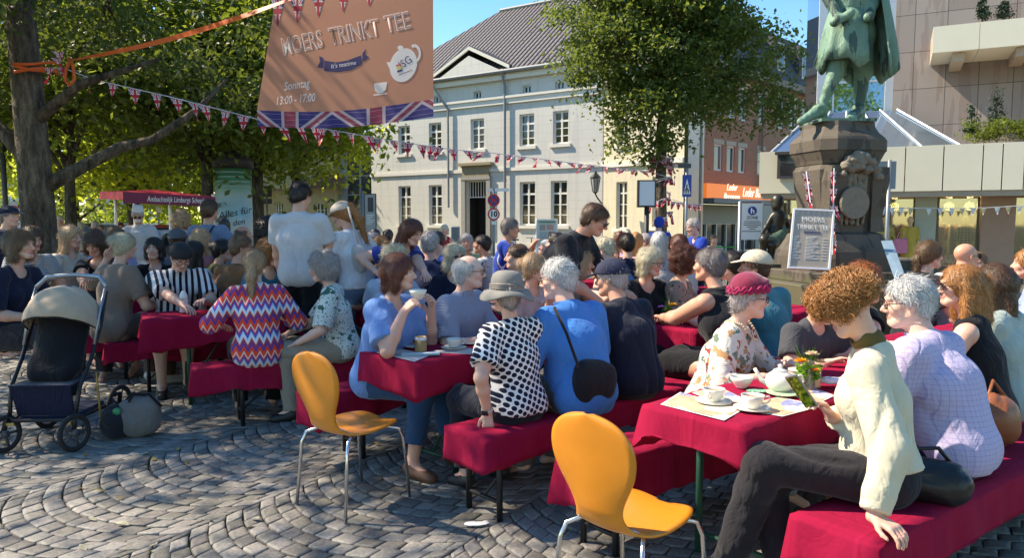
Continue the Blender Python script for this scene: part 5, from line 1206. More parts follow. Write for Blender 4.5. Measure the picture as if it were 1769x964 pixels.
# ---------------------------------------------------------------- monument
darkst = NT('monument_stone'); o_ = darkst.xyz(); n_ = darkst.noise(2.2, 6); st_ = darkst.noise(7, 5, darkst.mapping((1,1,.25)))
c = darkst.mix(n_, (.060,.048,.036), (.135,.110,.080)); c = darkst.mix(darkst.math('MULTIPLY', darkst.math('GREATER_THAN', st_, .56), .6), c, (.035,.028,.022)); c = darkst.mix(darkst.math('MULTIPLY', darkst.math('LESS_THAN', darkst.math('ADD', o_[2], darkst.math('MULTIPLY', n_, .5)), 1.25), .55), c, (.09,.095,.035))
stonem = darkst.pbsdf(c, .8, bump=darkst.noise(26, 6), bstr=.35)
MY = 8.0; mc = at(1442, 380, MY); k = MY/1277
mon = thing('monument_plinth', 'tall dark stone monument plinth with bulging corner pilasters and carved capital', 'plinth', (mc[0], mc[1], 0), R_(12))
def zpx(py, Y=MY, px=1442): return at(px, py, Y)[2]
def octo(hw, ch): return [(hw-ch,-hw),(hw,-hw+ch),(hw,hw-ch),(hw-ch,hw),(-hw+ch,hw),(-hw,hw-ch),(-hw,-hw+ch),(-hw+ch,-hw)]
def stack(b, prof, ch=.28):
    vs = []; m = len(prof)
    for hw, z in prof:
        for x, y in octo(hw, hw*ch): vs.append((x, y, z))
    fs = [tuple(range(7, -1, -1)), tuple(range((m-1)*8, m*8))]
    for i in range(m-1):
        for j in range(8): fs.append((i*8+j, i*8+(j+1) % 8, (i+1)*8+(j+1) % 8, (i+1)*8+j))
    return b.add(vs, fs)
z = zpx; b = MB(); stack(b, [(.36,z(214)),(.36,z(214)-.01)][::-1], .3)
b = MB(); stack(b, [(.335,z(286)),(.345,z(280)),(.38,z(266)),(.392,z(264)),(.392,z(246)),(.375,z(241)),(.325,z(232)),(.295,z(222)),(.29,z(214))], .30); b.build('capital', stonem, mon)
b = MB(); stack(b, [(.50,z(500)),(.50,z(442)),(.485,z(432)),(.42,z(414)),(.395,z(404)),(.32,z(400)),(.305,z(380)),(.325,z(350)),(.355,z(318)),(.365,z(296)),(.34,z(288)),(.32,z(286.2))], .34); b.build('shaft', stonem, mon)
b = MB(); 
for sx_ in (-1, 1):
    prof = [(z(400)),(z(375)),(z(345)),(z(315)),(z(292))]; wds = [.10,.085,.10,.125,.11]; outs = [.335,.315,.335,.365,.37]
    for sy in (-1,):
        vs = []; 
        for zz, wd, ou in zip(prof, wds, outs): vs += [(sx_*.245-wd*.8, sy*(ou+.03), zz), (sx_*.245+wd*.8, sy*(ou+.03), zz), (sx_*.245+wd*.8, sy*(ou-.12), zz), (sx_*.245-wd*.8, sy*(ou-.12), zz)]
        fs = [(0,1,2,3)] + [(i*4+j, i*4+(j+1) % 4, (i+1)*4+(j+1) % 4, (i+1)*4+j) for i in range(4) for j in range(4)] + [(16,17,18,19)]
        b.add(vs, fs)
b.build('pilaster', stonem, mon)
v = Vol()
for (x, y_, r) in [(-.20,.0,.06),(-.12,.06,.07),(-.02,.10,.08),(.08,.10,.075),(.17,.05,.07),(.24,-.02,.06),(-.24,-.08,.05),(.28,-.10,.05),(.0,.02,.09),(-.1,-.02,.06),(.12,-.03,.06)]: v.ell((x*.8-.03, -.40, z(292)+y_), (r*.8, .06, r*.7), k=.02)
for q in range(5): v.cap((-.16+q*.06, -.35, z(305)), (-.17+q*.065, -.33, z(385)), .03, .02, .015)
Vv, Qq = v.build(.012); Vv = folds(Vv, Qq, .012, 5, 60, (1,1,1)); mkmesh('carved_shell', Vv, Qq, M('carved_stone', (.20,.17,.13), .8, .3, 20), mon)
b = MB(); stack(b, [(.80,z(560)),(.80,z(484)),(.785,z(482))], .12); stack(b, [(.62,z(481)),(.62,z(466)),(.60,z(464))], .12); b.build('base_block', stonem, mon)
b = MB(); stack(b, [(1.25,-.03),(1.25,.30),(1.23,.32)], .10); stack(b, [(1.05,.321),(1.05,z(561)),], .10); b.build('step', stonem, mon)
b = MB(); b.box(-1.6,-.30,-1.42,-1.0,z(512)-.04,z(512),.0) if False else None
# green bronze statue
t = NT('verdigris_bronze'); n1 = t.noise(3.5, 6, t.mapping((1.4,1.4,.5))); n2 = t.noise(14, 5)
c = t.mix(n1, (.055,.12,.082), (.23,.38,.27)); c = t.mix(t.math('MULTIPLY', t.math('GREATER_THAN', t.noise(5, 6, t.mapping((1.6,1.6,.4))), .57), .75), c, (.02,.035,.028)); 
verd = t.pbsdf(c, .62, metal=.1, bump=t.math('ADD', n2, wrinkles(t)), bstr=.4, bdist=.015)
SB = zpx(214, MY-.05); stt = thing('statue', 'weathered green bronze statue of a striding man in breeches, buckled shoes and a cape', 'statue', (mc[0], mc[1], SB), 0)
def sp(px, py, dy=0.0): q = at(px, py, MY+dy); return V3(q[0]-mc[0], q[1]-mc[1], q[2]-SB)
v = Vol(); fL_, fR_ = sp(1398,213,-.12), sp(1482,212,.1)
aL = sp(1418,186,-.05); kL = sp(1441,130,-.05); hL = sp(1458,62,0); aR = sp(1484,186,.08); kR = sp(1493,120,.08); hR = sp(1484,60,.05)
v.cap(aL, kL, .048, .070, .02); v.cap(aL+(kL-aL)*.55, aL+(kL-aL)*.8, .070, .074, .02); v.cap(kL, hL, .085, .13, .03); v.cap(aR, kR, .046, .068, .02); v.cap(aR+(kR-aR)*.5+V3(.01,.03,0), kR, .070, .070, .02); v.cap(kR, hR, .10, .15, .05)
v.cap(aL+V3(0,0,-.02), sp(1384,210,-.2), .065, .040, .03); v.cap(aL+V3(.03,.03,-.05), aL+V3(.05,.04,-.15), .055, .05, .02); v.cap(aR+V3(0,0,-.02), sp(1466,208,-.2), .062, .045, .03); v.cap(aR+V3(.02,.02,-.02), aR+V3(.03,.03,-.13), .055, .05, .02)
for a_ in (aL, aR): v.ell(a_+V3(-.03,-.05,.0), (.06,.05,.03), k=.02)
Cc = sp(1470,-20); Nn_ = sp(1472,-100)
v.cap(hL, Cc, .15, .19, .06); v.cap(hR, Cc, .15, .19, .06); v.cap(Cc, Nn_, .19, .13, .06); HdC = sp(1466,-150)
v.cap(Nn_, HdC, .075, .07, .04); add_head(v, HdC, Rz(R_(150)), 1.25, 'm', fine=False)
for q in (-1, 1): v.cap(Nn_+V3(q*.16,0,-.05), Nn_+V3(q*.30,0,-.45), .075, .06, .03); 
v.cap(Nn_+V3(-.30,0,-.45), sp(1448,30,-.22), .06, .045, .03); v.cap(Nn_+V3(.30,0,-.45), sp(1500,30,-.2), .06, .05, .03); v.cap(sp(1442,38,-.22), sp(1470,22,-.26), .05, .04, .03)
Vv, Qq = v.build(.014); Vv = folds(Vv, Qq, .008, 11, 25); mkmesh('body', Vv, Qq, verd, stt)
# coat skirt: open flaring shell built from rings
def shell(name, rings, mat, par, th=.012, amp=.02, nf=9, seed=1):
    """rings: (centre, rx, ry, rot, a0, a1) cloth shell with pleats"""
    r = random.Random(seed); V = []; Q = []; m = 72; ph = r.uniform(0, 6)
    for i, (c, rx, ry, a0, a1) in enumerate(rings):
        for j in range(m):
            a = R_(a0)+(R_(a1)-R_(a0))*j/(m-1); f = 1 + amp*i*(math.sin(nf*a+ph)+.5*math.sin(nf*1.7*a+i*.3)); V.append((c[0]+rx*f*math.cos(a), c[1]+ry*f*math.sin(a), c[2] - .03*i*max(0, math.sin(nf*.5*a))))
    for i in range(len(rings)-1):
        for j in range(m-1): Q.append((i*m+j, i*m+j+1, (i+1)*m+j+1, (i+1)*m+j))
    o = mkmesh(name, V, np.array(Q), mat, par); md = o.modifiers.new('thickness', 'SOLIDIFY'); md.thickness = th; md.offset = 0; return o
w0, w1_, w2_, w3_ = sp(1466,20), sp(1462,50), sp(1460,85), sp(1458,108)
shell('coat_skirt', [(w0,.19,.17,-200,160),(w1_,.215,.20,-200,160),(w2_,.245,.24,-200,160),(w3_,.265,.26,-200,160)], verd, stt, .02, .022, 7, 3)
c0_, c1_, c2_, c3_, c4_ = sp(1478,-90), sp(1486,-20), sp(1494,40), sp(1500,90), sp(1502,122)
shell('cape', [(c0_,.20,.20,-60,150),(c1_,.22,.26,-60,150),(c2_,.22,.30,-62,150),(c3_,.22,.33,-64,150),(c4_,.22,.34,-66,150)], verd, stt, .02, .03, 9, 8)
b = MB(); b.box(-.30,.27,-.30,.27,0,.03); b.build('foot_plate', verd, stt)
# little bronze boy
bz = M('dark_bronze', (.055,.05,.038), .4, .4, 8, metal=.55)
BY = 8.6; bb = at(1338, 452, BY); kb = BY/1277
boy = thing('bronze_figure', 'small dark bronze figure of a boy leaning back against the plinth ledge', 'statue', tuple(bb))
def bq(px, py, dy=0.0): q = at(px, py, BY+dy); return q-bb
v = Vol(); hc = bq(1343,348); v.ell(hc, (.075,.08,.088)); v.ell(hc+V3(-.02,-.02,-.06), (.05,.05,.05), k=.03); v.cap(hc+V3(0,0,-.08), bq(1343,372), .035, .04, .03)
v.cap(bq(1345,376), bq(1340,400), .095, .085, .04, (V3(0,1,0),1.4)); v.cap(bq(1336,403), bq(1345,405), .09, .09, .04)
v.cap(bq(1334,374), bq(1324,392,-.05), .032, .027, .02); v.cap(bq(1324,392,-.05), bq(1317,402,-.1), .027, .02, .02); v.cap(bq(1356,376), bq(1363,392,.05), .032, .026, .02); v.cap(bq(1363,392,.05), bq(1356,402,0), .026, .022, .02)
v.cap(bq(1337,406), bq(1320,414,-.15), .062, .05, .03); v.cap(bq(1320,414,-.15), bq(1316,446,-.12), .045, .03, .03); v.cap(bq(1345,408), bq(1334,424,-.15), .062, .05, .03); v.cap(bq(1334,424,-.15), bq(1330,450,-.1), .045, .03, .02)
Vv, Qq = v.build(.009); mkmesh('body', Vv, Qq, bz, boy)
v = Vol(); v.cap(bq(1345,404), bq(1322,416,-.12), .075, .06, .04); v.cap(bq(1347,402), bq(1336,420,-.1), .075, .065, .04); Vv, Qq = v.build(.01); Vv = folds(Vv, Qq, .01, 9, 40); mkmesh('loincloth', Vv, Qq, M('greened_bronze', (.10,.16,.11), .6, .4, 9), boy)
b = MB(); b.M = Matrix.Translation(Vector(-bb)); p1, p2 = at(1322,424,8.25), at(1372,486,8.25); b.box(p1[0], p2[0]+.05, 8.1, 9.0, p2[2]-.6, at(1340,452,8.6)[2]); o = b.build('ledge_block', stonem, boy)
# menu board standing on the monument step
p = [at(1363,464,7.0), at(1431,467,7.0), at(1441,362,7.25), at(1371,361,7.25)]
bd = thing('menu_board', 'grey MOERS TRINKT TEE menu poster in a white frame leaning on the plinth', 'sign board', tuple((p[0]+p[1])/2))
o0 = (p[0]+p[1])/2; ex = nz(p[1]-p[0]); ez = nz((p[2]+p[3])/2-o0); en = np.cross(ex, ez); Wb, Hb = np.linalg.norm(p[1]-p[0])+.03, np.linalg.norm((p[2]+p[3])/2-o0)
Mb = Matrix([[ex[0],-en[0],ez[0],0],[ex[1],-en[1],ez[1],0],[ex[2],-en[2],ez[2],0],[0,0,0,1]])
b = MB(); b.M = Mb; b.box(-Wb/2, Wb/2, 0, .012, 0, Hb); b.build('panel', M('poster_taupe', (.40,.33,.26), .5, .06), bd)
b = MB(); b.M = Mb; f_ = .018
b.box(-Wb/2, Wb/2, -.012, -.002, 0, f_); b.box(-Wb/2, Wb/2, -.012, -.002, Hb-f_, Hb); b.box(-Wb/2, -Wb/2+f_, -.012, -.002, f_, Hb-f_); b.box(Wb/2-f_, Wb/2, -.012, -.002, f_, Hb-f_); b.build('frame', M('white_frame', (.75,.75,.74), .5), bd)
ptx = M('poster_lettering', (.80,.77,.72), .6); rotb = Mb.to_3x3()@Matrix.Rotation(math.pi/2, 3, 'X')
def btext(s, size, x, zf, mat=ptx, par=bd, Mx=Mb, H=Hb, sx=1): 
    e = rotb.to_euler(); pos = Mx@Vector((x, -.006, H*zf)); return text(s, size, mat, par, tuple(pos), e, ext=.0005, sx=sx)
btext('MOERS', .072, 0, .82); btext('TRINKT TEE', .068, 0, .69, sx=.85)
b = MB(); b.M = Mb; b.box(-.08, .08, -.004, -.001, Hb*.59, Hb*.625); b.build('printed_ribbon', M('poster_navy', (.10,.09,.14), .6), bd)
b = MB(); b.M = Mb
for i in range(16):
    w_ = random.uniform(.05, .15); zz = Hb*(.53-i*.024); b.box(-.17, -.17+w_*.5, -.004, -.001, zz, zz+.004); b.box(-.05, -.05+w_, -.004, -.001, zz, zz+.004); 
    if i % 2: b.box(.11, .16, -.004, -.001, zz, zz+.004)
b.build('small_print', ptx, bd)
b = MB(); b.M = Mb
for i in range(7):
    x = -.16+i*.053; b.add([(x-.02,-.003,Hb-.022),(x+.02,-.003,Hb-.022),(x,-.003,Hb-.075)], [(0,1,2)])
b.build('printed_pennant', M('poster_grey', (.42,.38,.36), .6), bd)
b = MB(); b.lathe([(.0,-.02),(.16,-.02),(.17,0),(.16,.02),(0,.02)], (0,0,0), 24, axis='y'); 
md_ = b.build('medallion', M('carved_stone', (.20,.17,.13), .8, .3, 20), mon); md_.location = (-.08, -.42, zpx(352)); 
# two vertical strings of flags on the plinth
for (x0_, y0_, x1_, y1_, n_, lb) in ((1393,296,1400,350,3,'left'), (1441,290,1438,440,5,'right')):
    A, B = at(x0_, y0_, 7.42), at(x1_, y1_, 7.3); r_ = thing('bunting', f'union jack pennants hanging down the {"left corner" if lb=="left" else "right edge"} of the carved plinth face', 'bunting', tuple(A)); b = MB(); b.tube([(0,0,0), tuple(B-A)], .006, 4); b.build('cord', cordm, r_)
    for k in range(n_): flag_mesh(r_, tuple((B-A)*((k+.2)/n_)), .085, .14, random.uniform(-.3,.3), random.uniform(-.1,.6), .4)
# leaning painting board right of the monument
A = [at(1522,416,7.4), at(1541,415,7.4), at(1568,490,6.9), at(1549,493,6.9)]; lb_ = thing('leaning_panel', 'narrow blue grey painted panel leaning against the monument right side', 'panel', tuple(A[2])); 
b = MB(); b.add([tuple(q-A[2]) for q in A]+[tuple(q-A[2]+V3(.03,.05,0)) for q in A], [(0,1,2,3),(7,6,5,4),(0,4,5,1),(1,5,6,2),(2,6,7,3),(3,7,4,0)]); b.build('panel', M('blue_grey_painting', (.20,.28,.34), .5, .5, 5), lb_)
for (l_, t_, r_, bt_, Y_, lab) in ((1500,447,1586,520,8.5,'low stone block right behind the leaning panel'),):
    p1, p2 = at(l_, t_, Y_), at(r_, bt_, Y_); q = thing('stone_block', lab, 'stone block', (p1[0], p1[1], 0)); b = MB(); b.box(0, p2[0]-p1[0], 0, .5, -.02, p1[2], .02); b.build('block', stonem, q)

# ---------------------------------------------------------------- signs
galv = M('grey_post', (.26,.28,.29), .45, .1, metal=.5)
def signpost(name, label, px, Y, pytop, r=.03, cat='sign', mat=None, bottom=0.0, group=None):
    p = at(px, 380, Y); zt_ = at(px, pytop, Y)[2]; r_ = thing(name, label, cat, (p[0], p[1], bottom), 0, group); b = MB(); b.tube([(0,0,-.03),(0,0,zt_-bottom)], r, 10); b.build('post', mat or galv, r_, True); return r_
def rel(px, py, Y, r_): return at(px, py, Y)-np.array(r_.location)
def plate(r_, name, l, t_, rr, bt_, Y, mat, out=.05, th=.012, frame=None):
    a, b_ = rel(l, t_, Y, r_), rel(rr, bt_, Y, r_); b = MB(); b.box(a[0], b_[0], -out-th, -out, b_[2], a[2]); o = b.build(name, mat, r_)
    if frame:
        b = MB(); w_ = .02; y0, y1 = -out-th-.006, -out+.01
        b.box(a[0]-w_, a[0], y0, y1, b_[2]-w_, a[2]+w_); b.box(b_[0], b_[0]+w_, y0, y1, b_[2]-w_, a[2]+w_); b.box(a[0], b_[0], y0, y1, b_[2]-w_, b_[2]); b.box(a[0], b_[0], y0, y1, a[2], a[2]+w_); b.build('frame', frame, r_)
    return o
def disc(r_, name, px, py, rad, Y, mat, out, th=.008, n=28, sx=1):
    a = rel(px, py, Y, r_); b = MB(); b.lathe([(rad,-out-th),(rad,-out)], (a[0], 0, a[2]), n, axis='y', sx=sx); b.v = [(x_, y_, z_) for x_, y_, z_ in b.v]; return b.build(name, mat, r_)
def stext(r_, s, px, py, Y, size, mat, out, **kw): a = rel(px, py, Y, r_); return text(s, size, mat, r_, (a[0], -out, a[2]), (math.pi/2, 0, 0), ext=.001, **kw)
red = M('sign_red', (.62,.03,.03), .4, .03); blue = M('sign_blue', (.015,.06,.30), .4, .03); wht = M('sign_white', (.85,.85,.82), .5, .02); blk = M('sign_black', (.02,.02,.02), .5, .02); dgrey = M('dark_grey_metal', (.06,.06,.065), .5)
Y_ = 17.0; s_ = signpost('traffic_sign', 'round no stopping sign above a red ringed 10 sign', 853, Y_, 325)
k = Y_/1277
disc(s_, 'red_disc', 853, 346, 10.5*k, Y_, red, .05); disc(s_, 'blue_disc', 853, 346, 8*k, Y_, blue, .06)
b = MB(); a = rel(853, 346, Y_, s_)
for q in (45, -45): b.M = Matrix.Translation((a[0], -.072, a[2]))@Matrix.Rotation(R_(q), 4, 'Y'); b.box(-8*k, 8*k, -.004, 0, -1.2*k, 1.2*k) if q > 0 else b.box(-8*k, 8*k, -.009, -.005, -1.2*k, 1.2*k)
b.build('red_cross', red, s_); disc(s_, 'red_disc', 853, 370, 10.5*k, Y_, red, .05); disc(s_, 'white_disc', 853, 370, 8*k, Y_, wht, .06); stext(s_, '10', 853, 370, Y_, .17, blk, .072, offset=.006); plate(s_, 'small_plate', 849, 382, 857, 388, Y_, wht)
b = MB(); a = rel(853, 329, Y_, s_); b.box(a[0]-.15, a[0]+.35, -.02, 0, a[2]-.02, a[2]+.05); b.build('street_name', wht, s_)
Y_ = 15; s_ = signpost('crossing_sign', 'blue zebra crossing sign on a grey post at the kerb', 1185, Y_, 280); plate(s_, 'blue_plate', 1178, 302, 1193, 340, Y_, blue)
k = Y_/1277; a = rel(1185.5, 326, Y_, s_); b = MB(); b.add([(a[0]-6*k,-.066,a[2]-9*k),(a[0]+6*k,-.066,a[2]-9*k),(a[0],-.066,a[2]+17*k)], [(0,1,2)]); b.build('white_triangle', wht, s_)
b = MB(); 
for q in range(3): b.box(a[0]-4*k+q*3*k, a[0]-2.6*k+q*3*k, -.070, -.067, a[2]-8*k, a[2]-2*k)
b.tube([(a[0],-.07,a[2]+7*k),(a[0]-.01,-.07,a[2]+1*k),(a[0]-3*k,-.07,a[2]-4*k)], .012, 4); b.tube([(a[0],-.07,a[2]+1*k),(a[0]+3*k,-.07,a[2]-4*k)], .012, 4); b.build('walking_figure', blk, s_)
b = MB(); a = rel(1183, 286, Y_, s_); b.box(a[0]-.14, a[0]+.12, -.03, -.0, a[2]-.05, a[2]+.04); b.build('name_plate', dgrey, s_)
Y_ = 13.5; s_ = signpost('display_panel', 'blank white display panel in a black frame on a black post', 1117, Y_, 358, .045, mat=blk); plate(s_, 'screen', 1104, 313, 1130, 355, Y_, M('blank_display', (.62,.68,.72), .25, .03), .03, .02, blk)
b = MB(); a0 = rel(1102, 311, Y_, s_); a1 = rel(1132, 358, Y_, s_); b.box(a0[0], a1[0], -.028, .10, a1[2], a0[2]); b.build('casing', blk, s_)
Y_ = 8.9; s_ = signpost('pedestrian_zone_sign', 'white pedestrian zone sign with blue round symbol in a tube frame', 1278, Y_, 348, .022, mat=steelm); b = MB(); a = rel(1317, 348, Y_, s_); b.tube([(a[0],0,-.03),(a[0],0,a[2])], .022, 10); b.tube([(0,0,rel(0,348,Y_,s_)[2]),(a[0],0,a[2])], .02, 8); b.build('post', steelm, s_)
plate(s_, 'panel', 1281, 351, 1315, 414, Y_, wht, .012, .01); disc(s_, 'blue_disc', 1298.5, 364, .052, Y_, blue, .026, .004)
b = MB(); k = Y_/1277; a = rel(1298.5, 364, Y_, s_); v = Vol(); v.ell((a[0]-.012,-.032,a[2]+.026), (.009,.003,.009)); v.cap((a[0]-.012,-.032,a[2]+.012), (a[0]-.012,-.032,a[2]-.028), .010, .008, .004); v.ell((a[0]+.016,-.032,a[2]+.004), (.007,.003,.007)); v.cap((a[0]+.016,-.032,a[2]-.006), (a[0]+.016,-.032,a[2]-.03), .008, .006, .003)
Vv, Qq = v.build(.003); mkmesh('figure_symbol', Vv, Qq, wht, s_)
stext(s_, 'ZONE', 1298.5, 376, Y_, .05, blk, .026)
for i, ww in enumerate((28, 30, 30, 18, 10)): 
    b = MB(); a0 = rel(1298.5-ww/2, 382+i*3.2, Y_, s_); a1 = rel(1298.5+ww/2, 383+i*3.2, Y_, s_); b.box(a0[0], a1[0], -.026, -.0235, a1[2], a0[2]); b.build('text_line', dgrey, s_)
plate(s_, 'divider', 1281, 399, 1315, 400, Y_, dgrey, .024, .002)
Y_ = 12; s_ = signpost('traffic_sign', 'back of a square grey sign on a post behind the monument', 1533, Y_, 276, .03); plate(s_, 'sign_back', 1521, 278, 1549, 326, Y_, M('sign_back_grey', (.20,.235,.26), .5, .08, metal=.4), -.05, .012)
Y_ = 16.5; s_ = signpost('information_stele', 'tall narrow grey information sign before the cream house', 632, Y_, 334, .03); plate(s_, 'panel', 631, 336, 650, 402, Y_, M('stele_grey', (.33,.35,.34), .5, .08), .04, .02, dgrey); plate(s_, 'portrait_print', 636, 341, 646, 366, Y_, dgrey, .062, .002)
for i in range(6): plate(s_, 'text_line', 634, 371+i*3, 648 - (i % 3)*3, 372+i*3, Y_, wht, .062, .002)
s_ = signpost('lamp_post', 'slim grey post beside the tall information sign', 626, 17.5, 330, .035, 'post')
Y_ = 24; s_ = thing('street_cabinet', 'grey street cabinet standing at the foot of the cream house', 'cabinet', tuple(at(790, 380, Y_)[:2])+(0,)); a0, a1 = rel(780, 391, Y_, s_), rel(794, 425, Y_, s_); b = MB(); b.box(a0[0], a1[0], -.2, .2, 0, a0[2], .02); b.build('body', M('cabinet_grey', (.22,.25,.28), .5), s_)
b = MB(); b.box(a0[0]+.02, (a0[0]+a1[0])/2-.005, -.212, -.202, .1, a0[2]-.05); b.box((a0[0]+a1[0])/2+.005, a1[0]-.02, -.212, -.202, .1, a0[2]-.05); b.build('door', M('cabinet_grey', (.22,.25,.28), .5), s_)
Y_ = 15; s_ = signpost('notice_board', 'white notice board with pinned posters in front of the cream house', 928, Y_, 378, .03, mat=wht); b = MB(); a = rel(961, 378, Y_, s_); b.tube([(a[0],0,-.03),(a[0],0,a[2])], .03, 8); b.build('post', wht, s_)
plate(s_, 'board', 928, 380, 961, 425, Y_, M('board_green_white', (.52,.55,.50), .5), .02, .02, wht)
for (l, t_, r, bb_, c) in ((932,388,942,398,(.3,.28,.25)),(944,388,956,397,(.5,.3,.25)),(932,400,945,412,(.35,.4,.42)),(947,400,957,413,(.25,.2,.18)),(931,382,959,385,(.1,.25,.15))): plate(s_, 'poster', l, t_, r, bb_, Y_, M('poster', c, .6, .2), .042, .003)
Y_ = 27.5; s_ = thing('wall_lantern', 'old style black lantern on a bracket at the corner of the cream house', 'lantern', tuple(at(1028, 380, Y_)[:2])+(at(1028,332,Y_)[2],)); k = Y_/1277
b = MB(); b.tube([(.3,.5,-.4),(.1,.2,-.2),(0,0,-.05)], .03, 6); b.lathe([(.03,-.05),(.09,0),(.10,.02)], (0,0,0), 6); b.lathe([(.19,.52),(.20,.55),(.06,.72),(.02,.80)], (0,0,0), 6); 
for q in range(6): a = q*math.pi/3; b.tube([(.10*math.cos(a),.10*math.sin(a),.02),(.18*math.cos(a),.18*math.sin(a),.53)], .012, 4)
b.build('lantern_frame', blk, s_); b = MB(); b.lathe([(.085,.03),(.165,.51)], (0,0,0), 6); b.build('lantern_glass', M('lantern_glass', (.3,.3,.28), .1), s_)
Y_ = 22; s_ = signpost('traffic_sign', 'dark back of two stacked square signs in front of the beige house', 462, Y_, 320, .03); plate(s_, 'sign_back', 453, 321, 469, 340, Y_, M('sign_back_dark', (.06,.065,.07), .5), -.05); plate(s_, 'sign_back', 453, 343, 469, 352, Y_, M('sign_back_dark', (.06,.065,.07), .5), -.05)
Y_ = 24; s_ = signpost('parking_sign', 'small blue parking sign on a grey post behind the ice cream stand', 274, Y_, 314, .03); plate(s_, 'white_plate', 270, 348, 281, 367, Y_, wht, .04); plate(s_, 'blue_plate', 272, 348.5, 279, 355, Y_, blue, .055); stext(s_, 'P', 275.5, 352, Y_, .14, wht, .07); plate(s_, 'signal_box', 288, 314, 295, 332, Y_, dgrey, -.0, .1)
Y_ = 18; s_ = signpost('no_entry_sign', 'red no entry sign on a post at the far left edge', 26, Y_, 345, .03); disc(s_, 'red_disc', 26, 364, .13, Y_, red, .05); plate(s_, 'white_bar', 21, 362.5, 31, 365.5, Y_, wht, .062, .004); plate(s_, 'white_plate', 17, 348, 34, 381, Y_, M('pale_plate', (.5,.5,.48), .6), .03, .01)
s_ = signpost('lamp_post', 'thin dark lamp post at the far left edge under the leaves', 11, 18, 200, .06, 'post', dgrey)

# ---------------------------------------------------------------- advertising column
Y_ = 17.5; p = at(405, 380, Y_); zt_ = at(405, 292, Y_)[2]; rr = 30*Y_/1277
t = NT('column_poster'); z_ = t.math('DIVIDE', t.xyz()[2], zt_); n_ = t.noise(.8, 2)
c = t.ramp(z_, [(.0, (.5,.55,.52)), (.45, (.55,.58,.56)), (.62, (.25,.50,.60)), (.78, (.45,.55,.50)), (.9, (.10,.30,.16)), (1, (.05,.18,.08))])
ln = t.math('MULTIPLY', t.math('LESS_THAN', t.math('FRACT', t.math('MULTIPLY', z_, 26)), .35), t.math('GREATER_THAN', z_, .78)); c = t.mix(ln, c, (.35,.5,.38)); colm = t.pbsdf(c, .35)
ac = thing('advertising_column', 'round advertising column wrapped in a green to white poster with dark roof rim', 'advertising column', (p[0], p[1], 0)); b = MB(); b.lathe([(rr,0.25),(rr,zt_)], (0,0,0), 40); b.build('drum', colm, ac, True)
b = MB(); b.lathe([(rr*1.05,-.02),(rr*1.05,.25)], (0,0,0), 40); b.build('plinth', M('grey_stone', (.30,.28,.25), .8, .15), ac); b = MB(); b.lathe([(rr*1.02,zt_+.002),(rr*1.13,zt_+.03),(rr*1.13,zt_+.24),(rr*.8,zt_+.34),(0.05,zt_+.45)], (0,0,0), 40); b.build('roof_rim', M('dark_rim', (.045,.035,.03), .5), ac, True)
for (s, px, py, sz_, sh) in (('Für den', 383, 357, .19, .3), ('Garten', 388, 378, .22, .3), ('Alles für', 416, 368, .22, .3), ('den', 421, 384, .19, .3)):
    a = math.asin(max(-.95, min(.95, (px-405)/30))); text(s, sz_, blk, ac, (rr*1.006*math.sin(a), -rr*1.006*math.cos(a), at(px, py, Y_)[2]), (math.pi/2, R_(-12), a), shear=sh, ext=.001)

# ---------------------------------------------------------------- ice cream stand
Y_ = 13.5; st = thing('ice_cream_stand', 'ice cream cart under a dark red awning lettered Ambachtelijk Limburgs Schepijs', 'market stall', tuple(at(270, 380, Y_)[:2])+(0,))
def R3(px, py, Y): return tuple(at(px, py, Y)-np.array(st.location))
awn = M('crimson_awning', (.42,.015,.04), .6, .1, trans=.3); awn2 = M('maroon_valance', (.20,.02,.06), .6, .08)
A1, A2, A3 = R3(172,344,12.6), R3(212,337,11.9), R3(372,350,13.2); zt1 = R3(172,331,12.6)[2]; 
b = MB(); back = V3(.6,3.2,0)
P0 = [V3(*R3(172,331,13.6)), V3(*R3(212,331,12.2)), V3(*R3(372,340,14.0)), V3(*R3(340,338,16.5)), V3(*R3(190,330,16.5))]
apex = V3(*R3(270,322,14.3)); apex[2] = P0[1][2]+.12
for i in range(5): b.add([tuple(P0[i]), tuple(P0[(i+1) % 5]), tuple(apex)], [(0,1,2)])
b.build('awning', awn, st)
b = MB(); lo_ = [q-V3(0,0,.13) for q in P0]; b.quad(tuple(P0[0]), tuple(P0[1]), tuple(lo_[1]), tuple(lo_[0])); b.build('side_valance', awn, st)
b = MB(); lo2 = [P0[1]-V3(0,0,.185), P0[2]-V3(0,0,.185)]; b.quad(tuple(P0[1]), tuple(P0[2]), tuple(lo2[1]), tuple(lo2[0])); b.quad(tuple(P0[2]), tuple(P0[3]), tuple(P0[3]-V3(0,0,.18)), tuple(lo2[1])); b.build('front_valance', awn2, st)
vd = nz(P0[2]-P0[1]); rotv = (math.pi/2, 0, math.atan2(vd[1], vd[0])); mid_ = (P0[1]+P0[2])/2-V3(0,.02,.092)
text('Ambachtelijk Limburgs Schepijs', .135, wht, st, tuple(P0[1]+(P0[2]-P0[1])*.56-V3(0,.015,.092)), rotv, shear=.2, ext=.001, sx=.74)
b = MB(); 
for px, Yp in ((232,12.7),(199,13.7),(293,13.6),(368,14.1)): q = R3(px, 340, Yp); b.tube([(q[0],q[1],-.02),(q[0],q[1],q[2]+.05)], .03, 8)
b.build('pole', M('pale_steel', (.55,.56,.57), .35, metal=.5), st)
b = MB(); q0, q1_ = R3(235,398,12.6), R3(335,402,13.2); b.box(q0[0]-.1, q1_[0], q0[1], q0[1]+.9, .25, q0[2], .02); b.box(q0[0]-.02, q1_[0]-.1, q0[1]-.01, q0[1]-.004, .4, q0[2]-.15); b.build('cart_body', M('cart_white', (.42,.45,.50), .4), st)
b = MB(); 
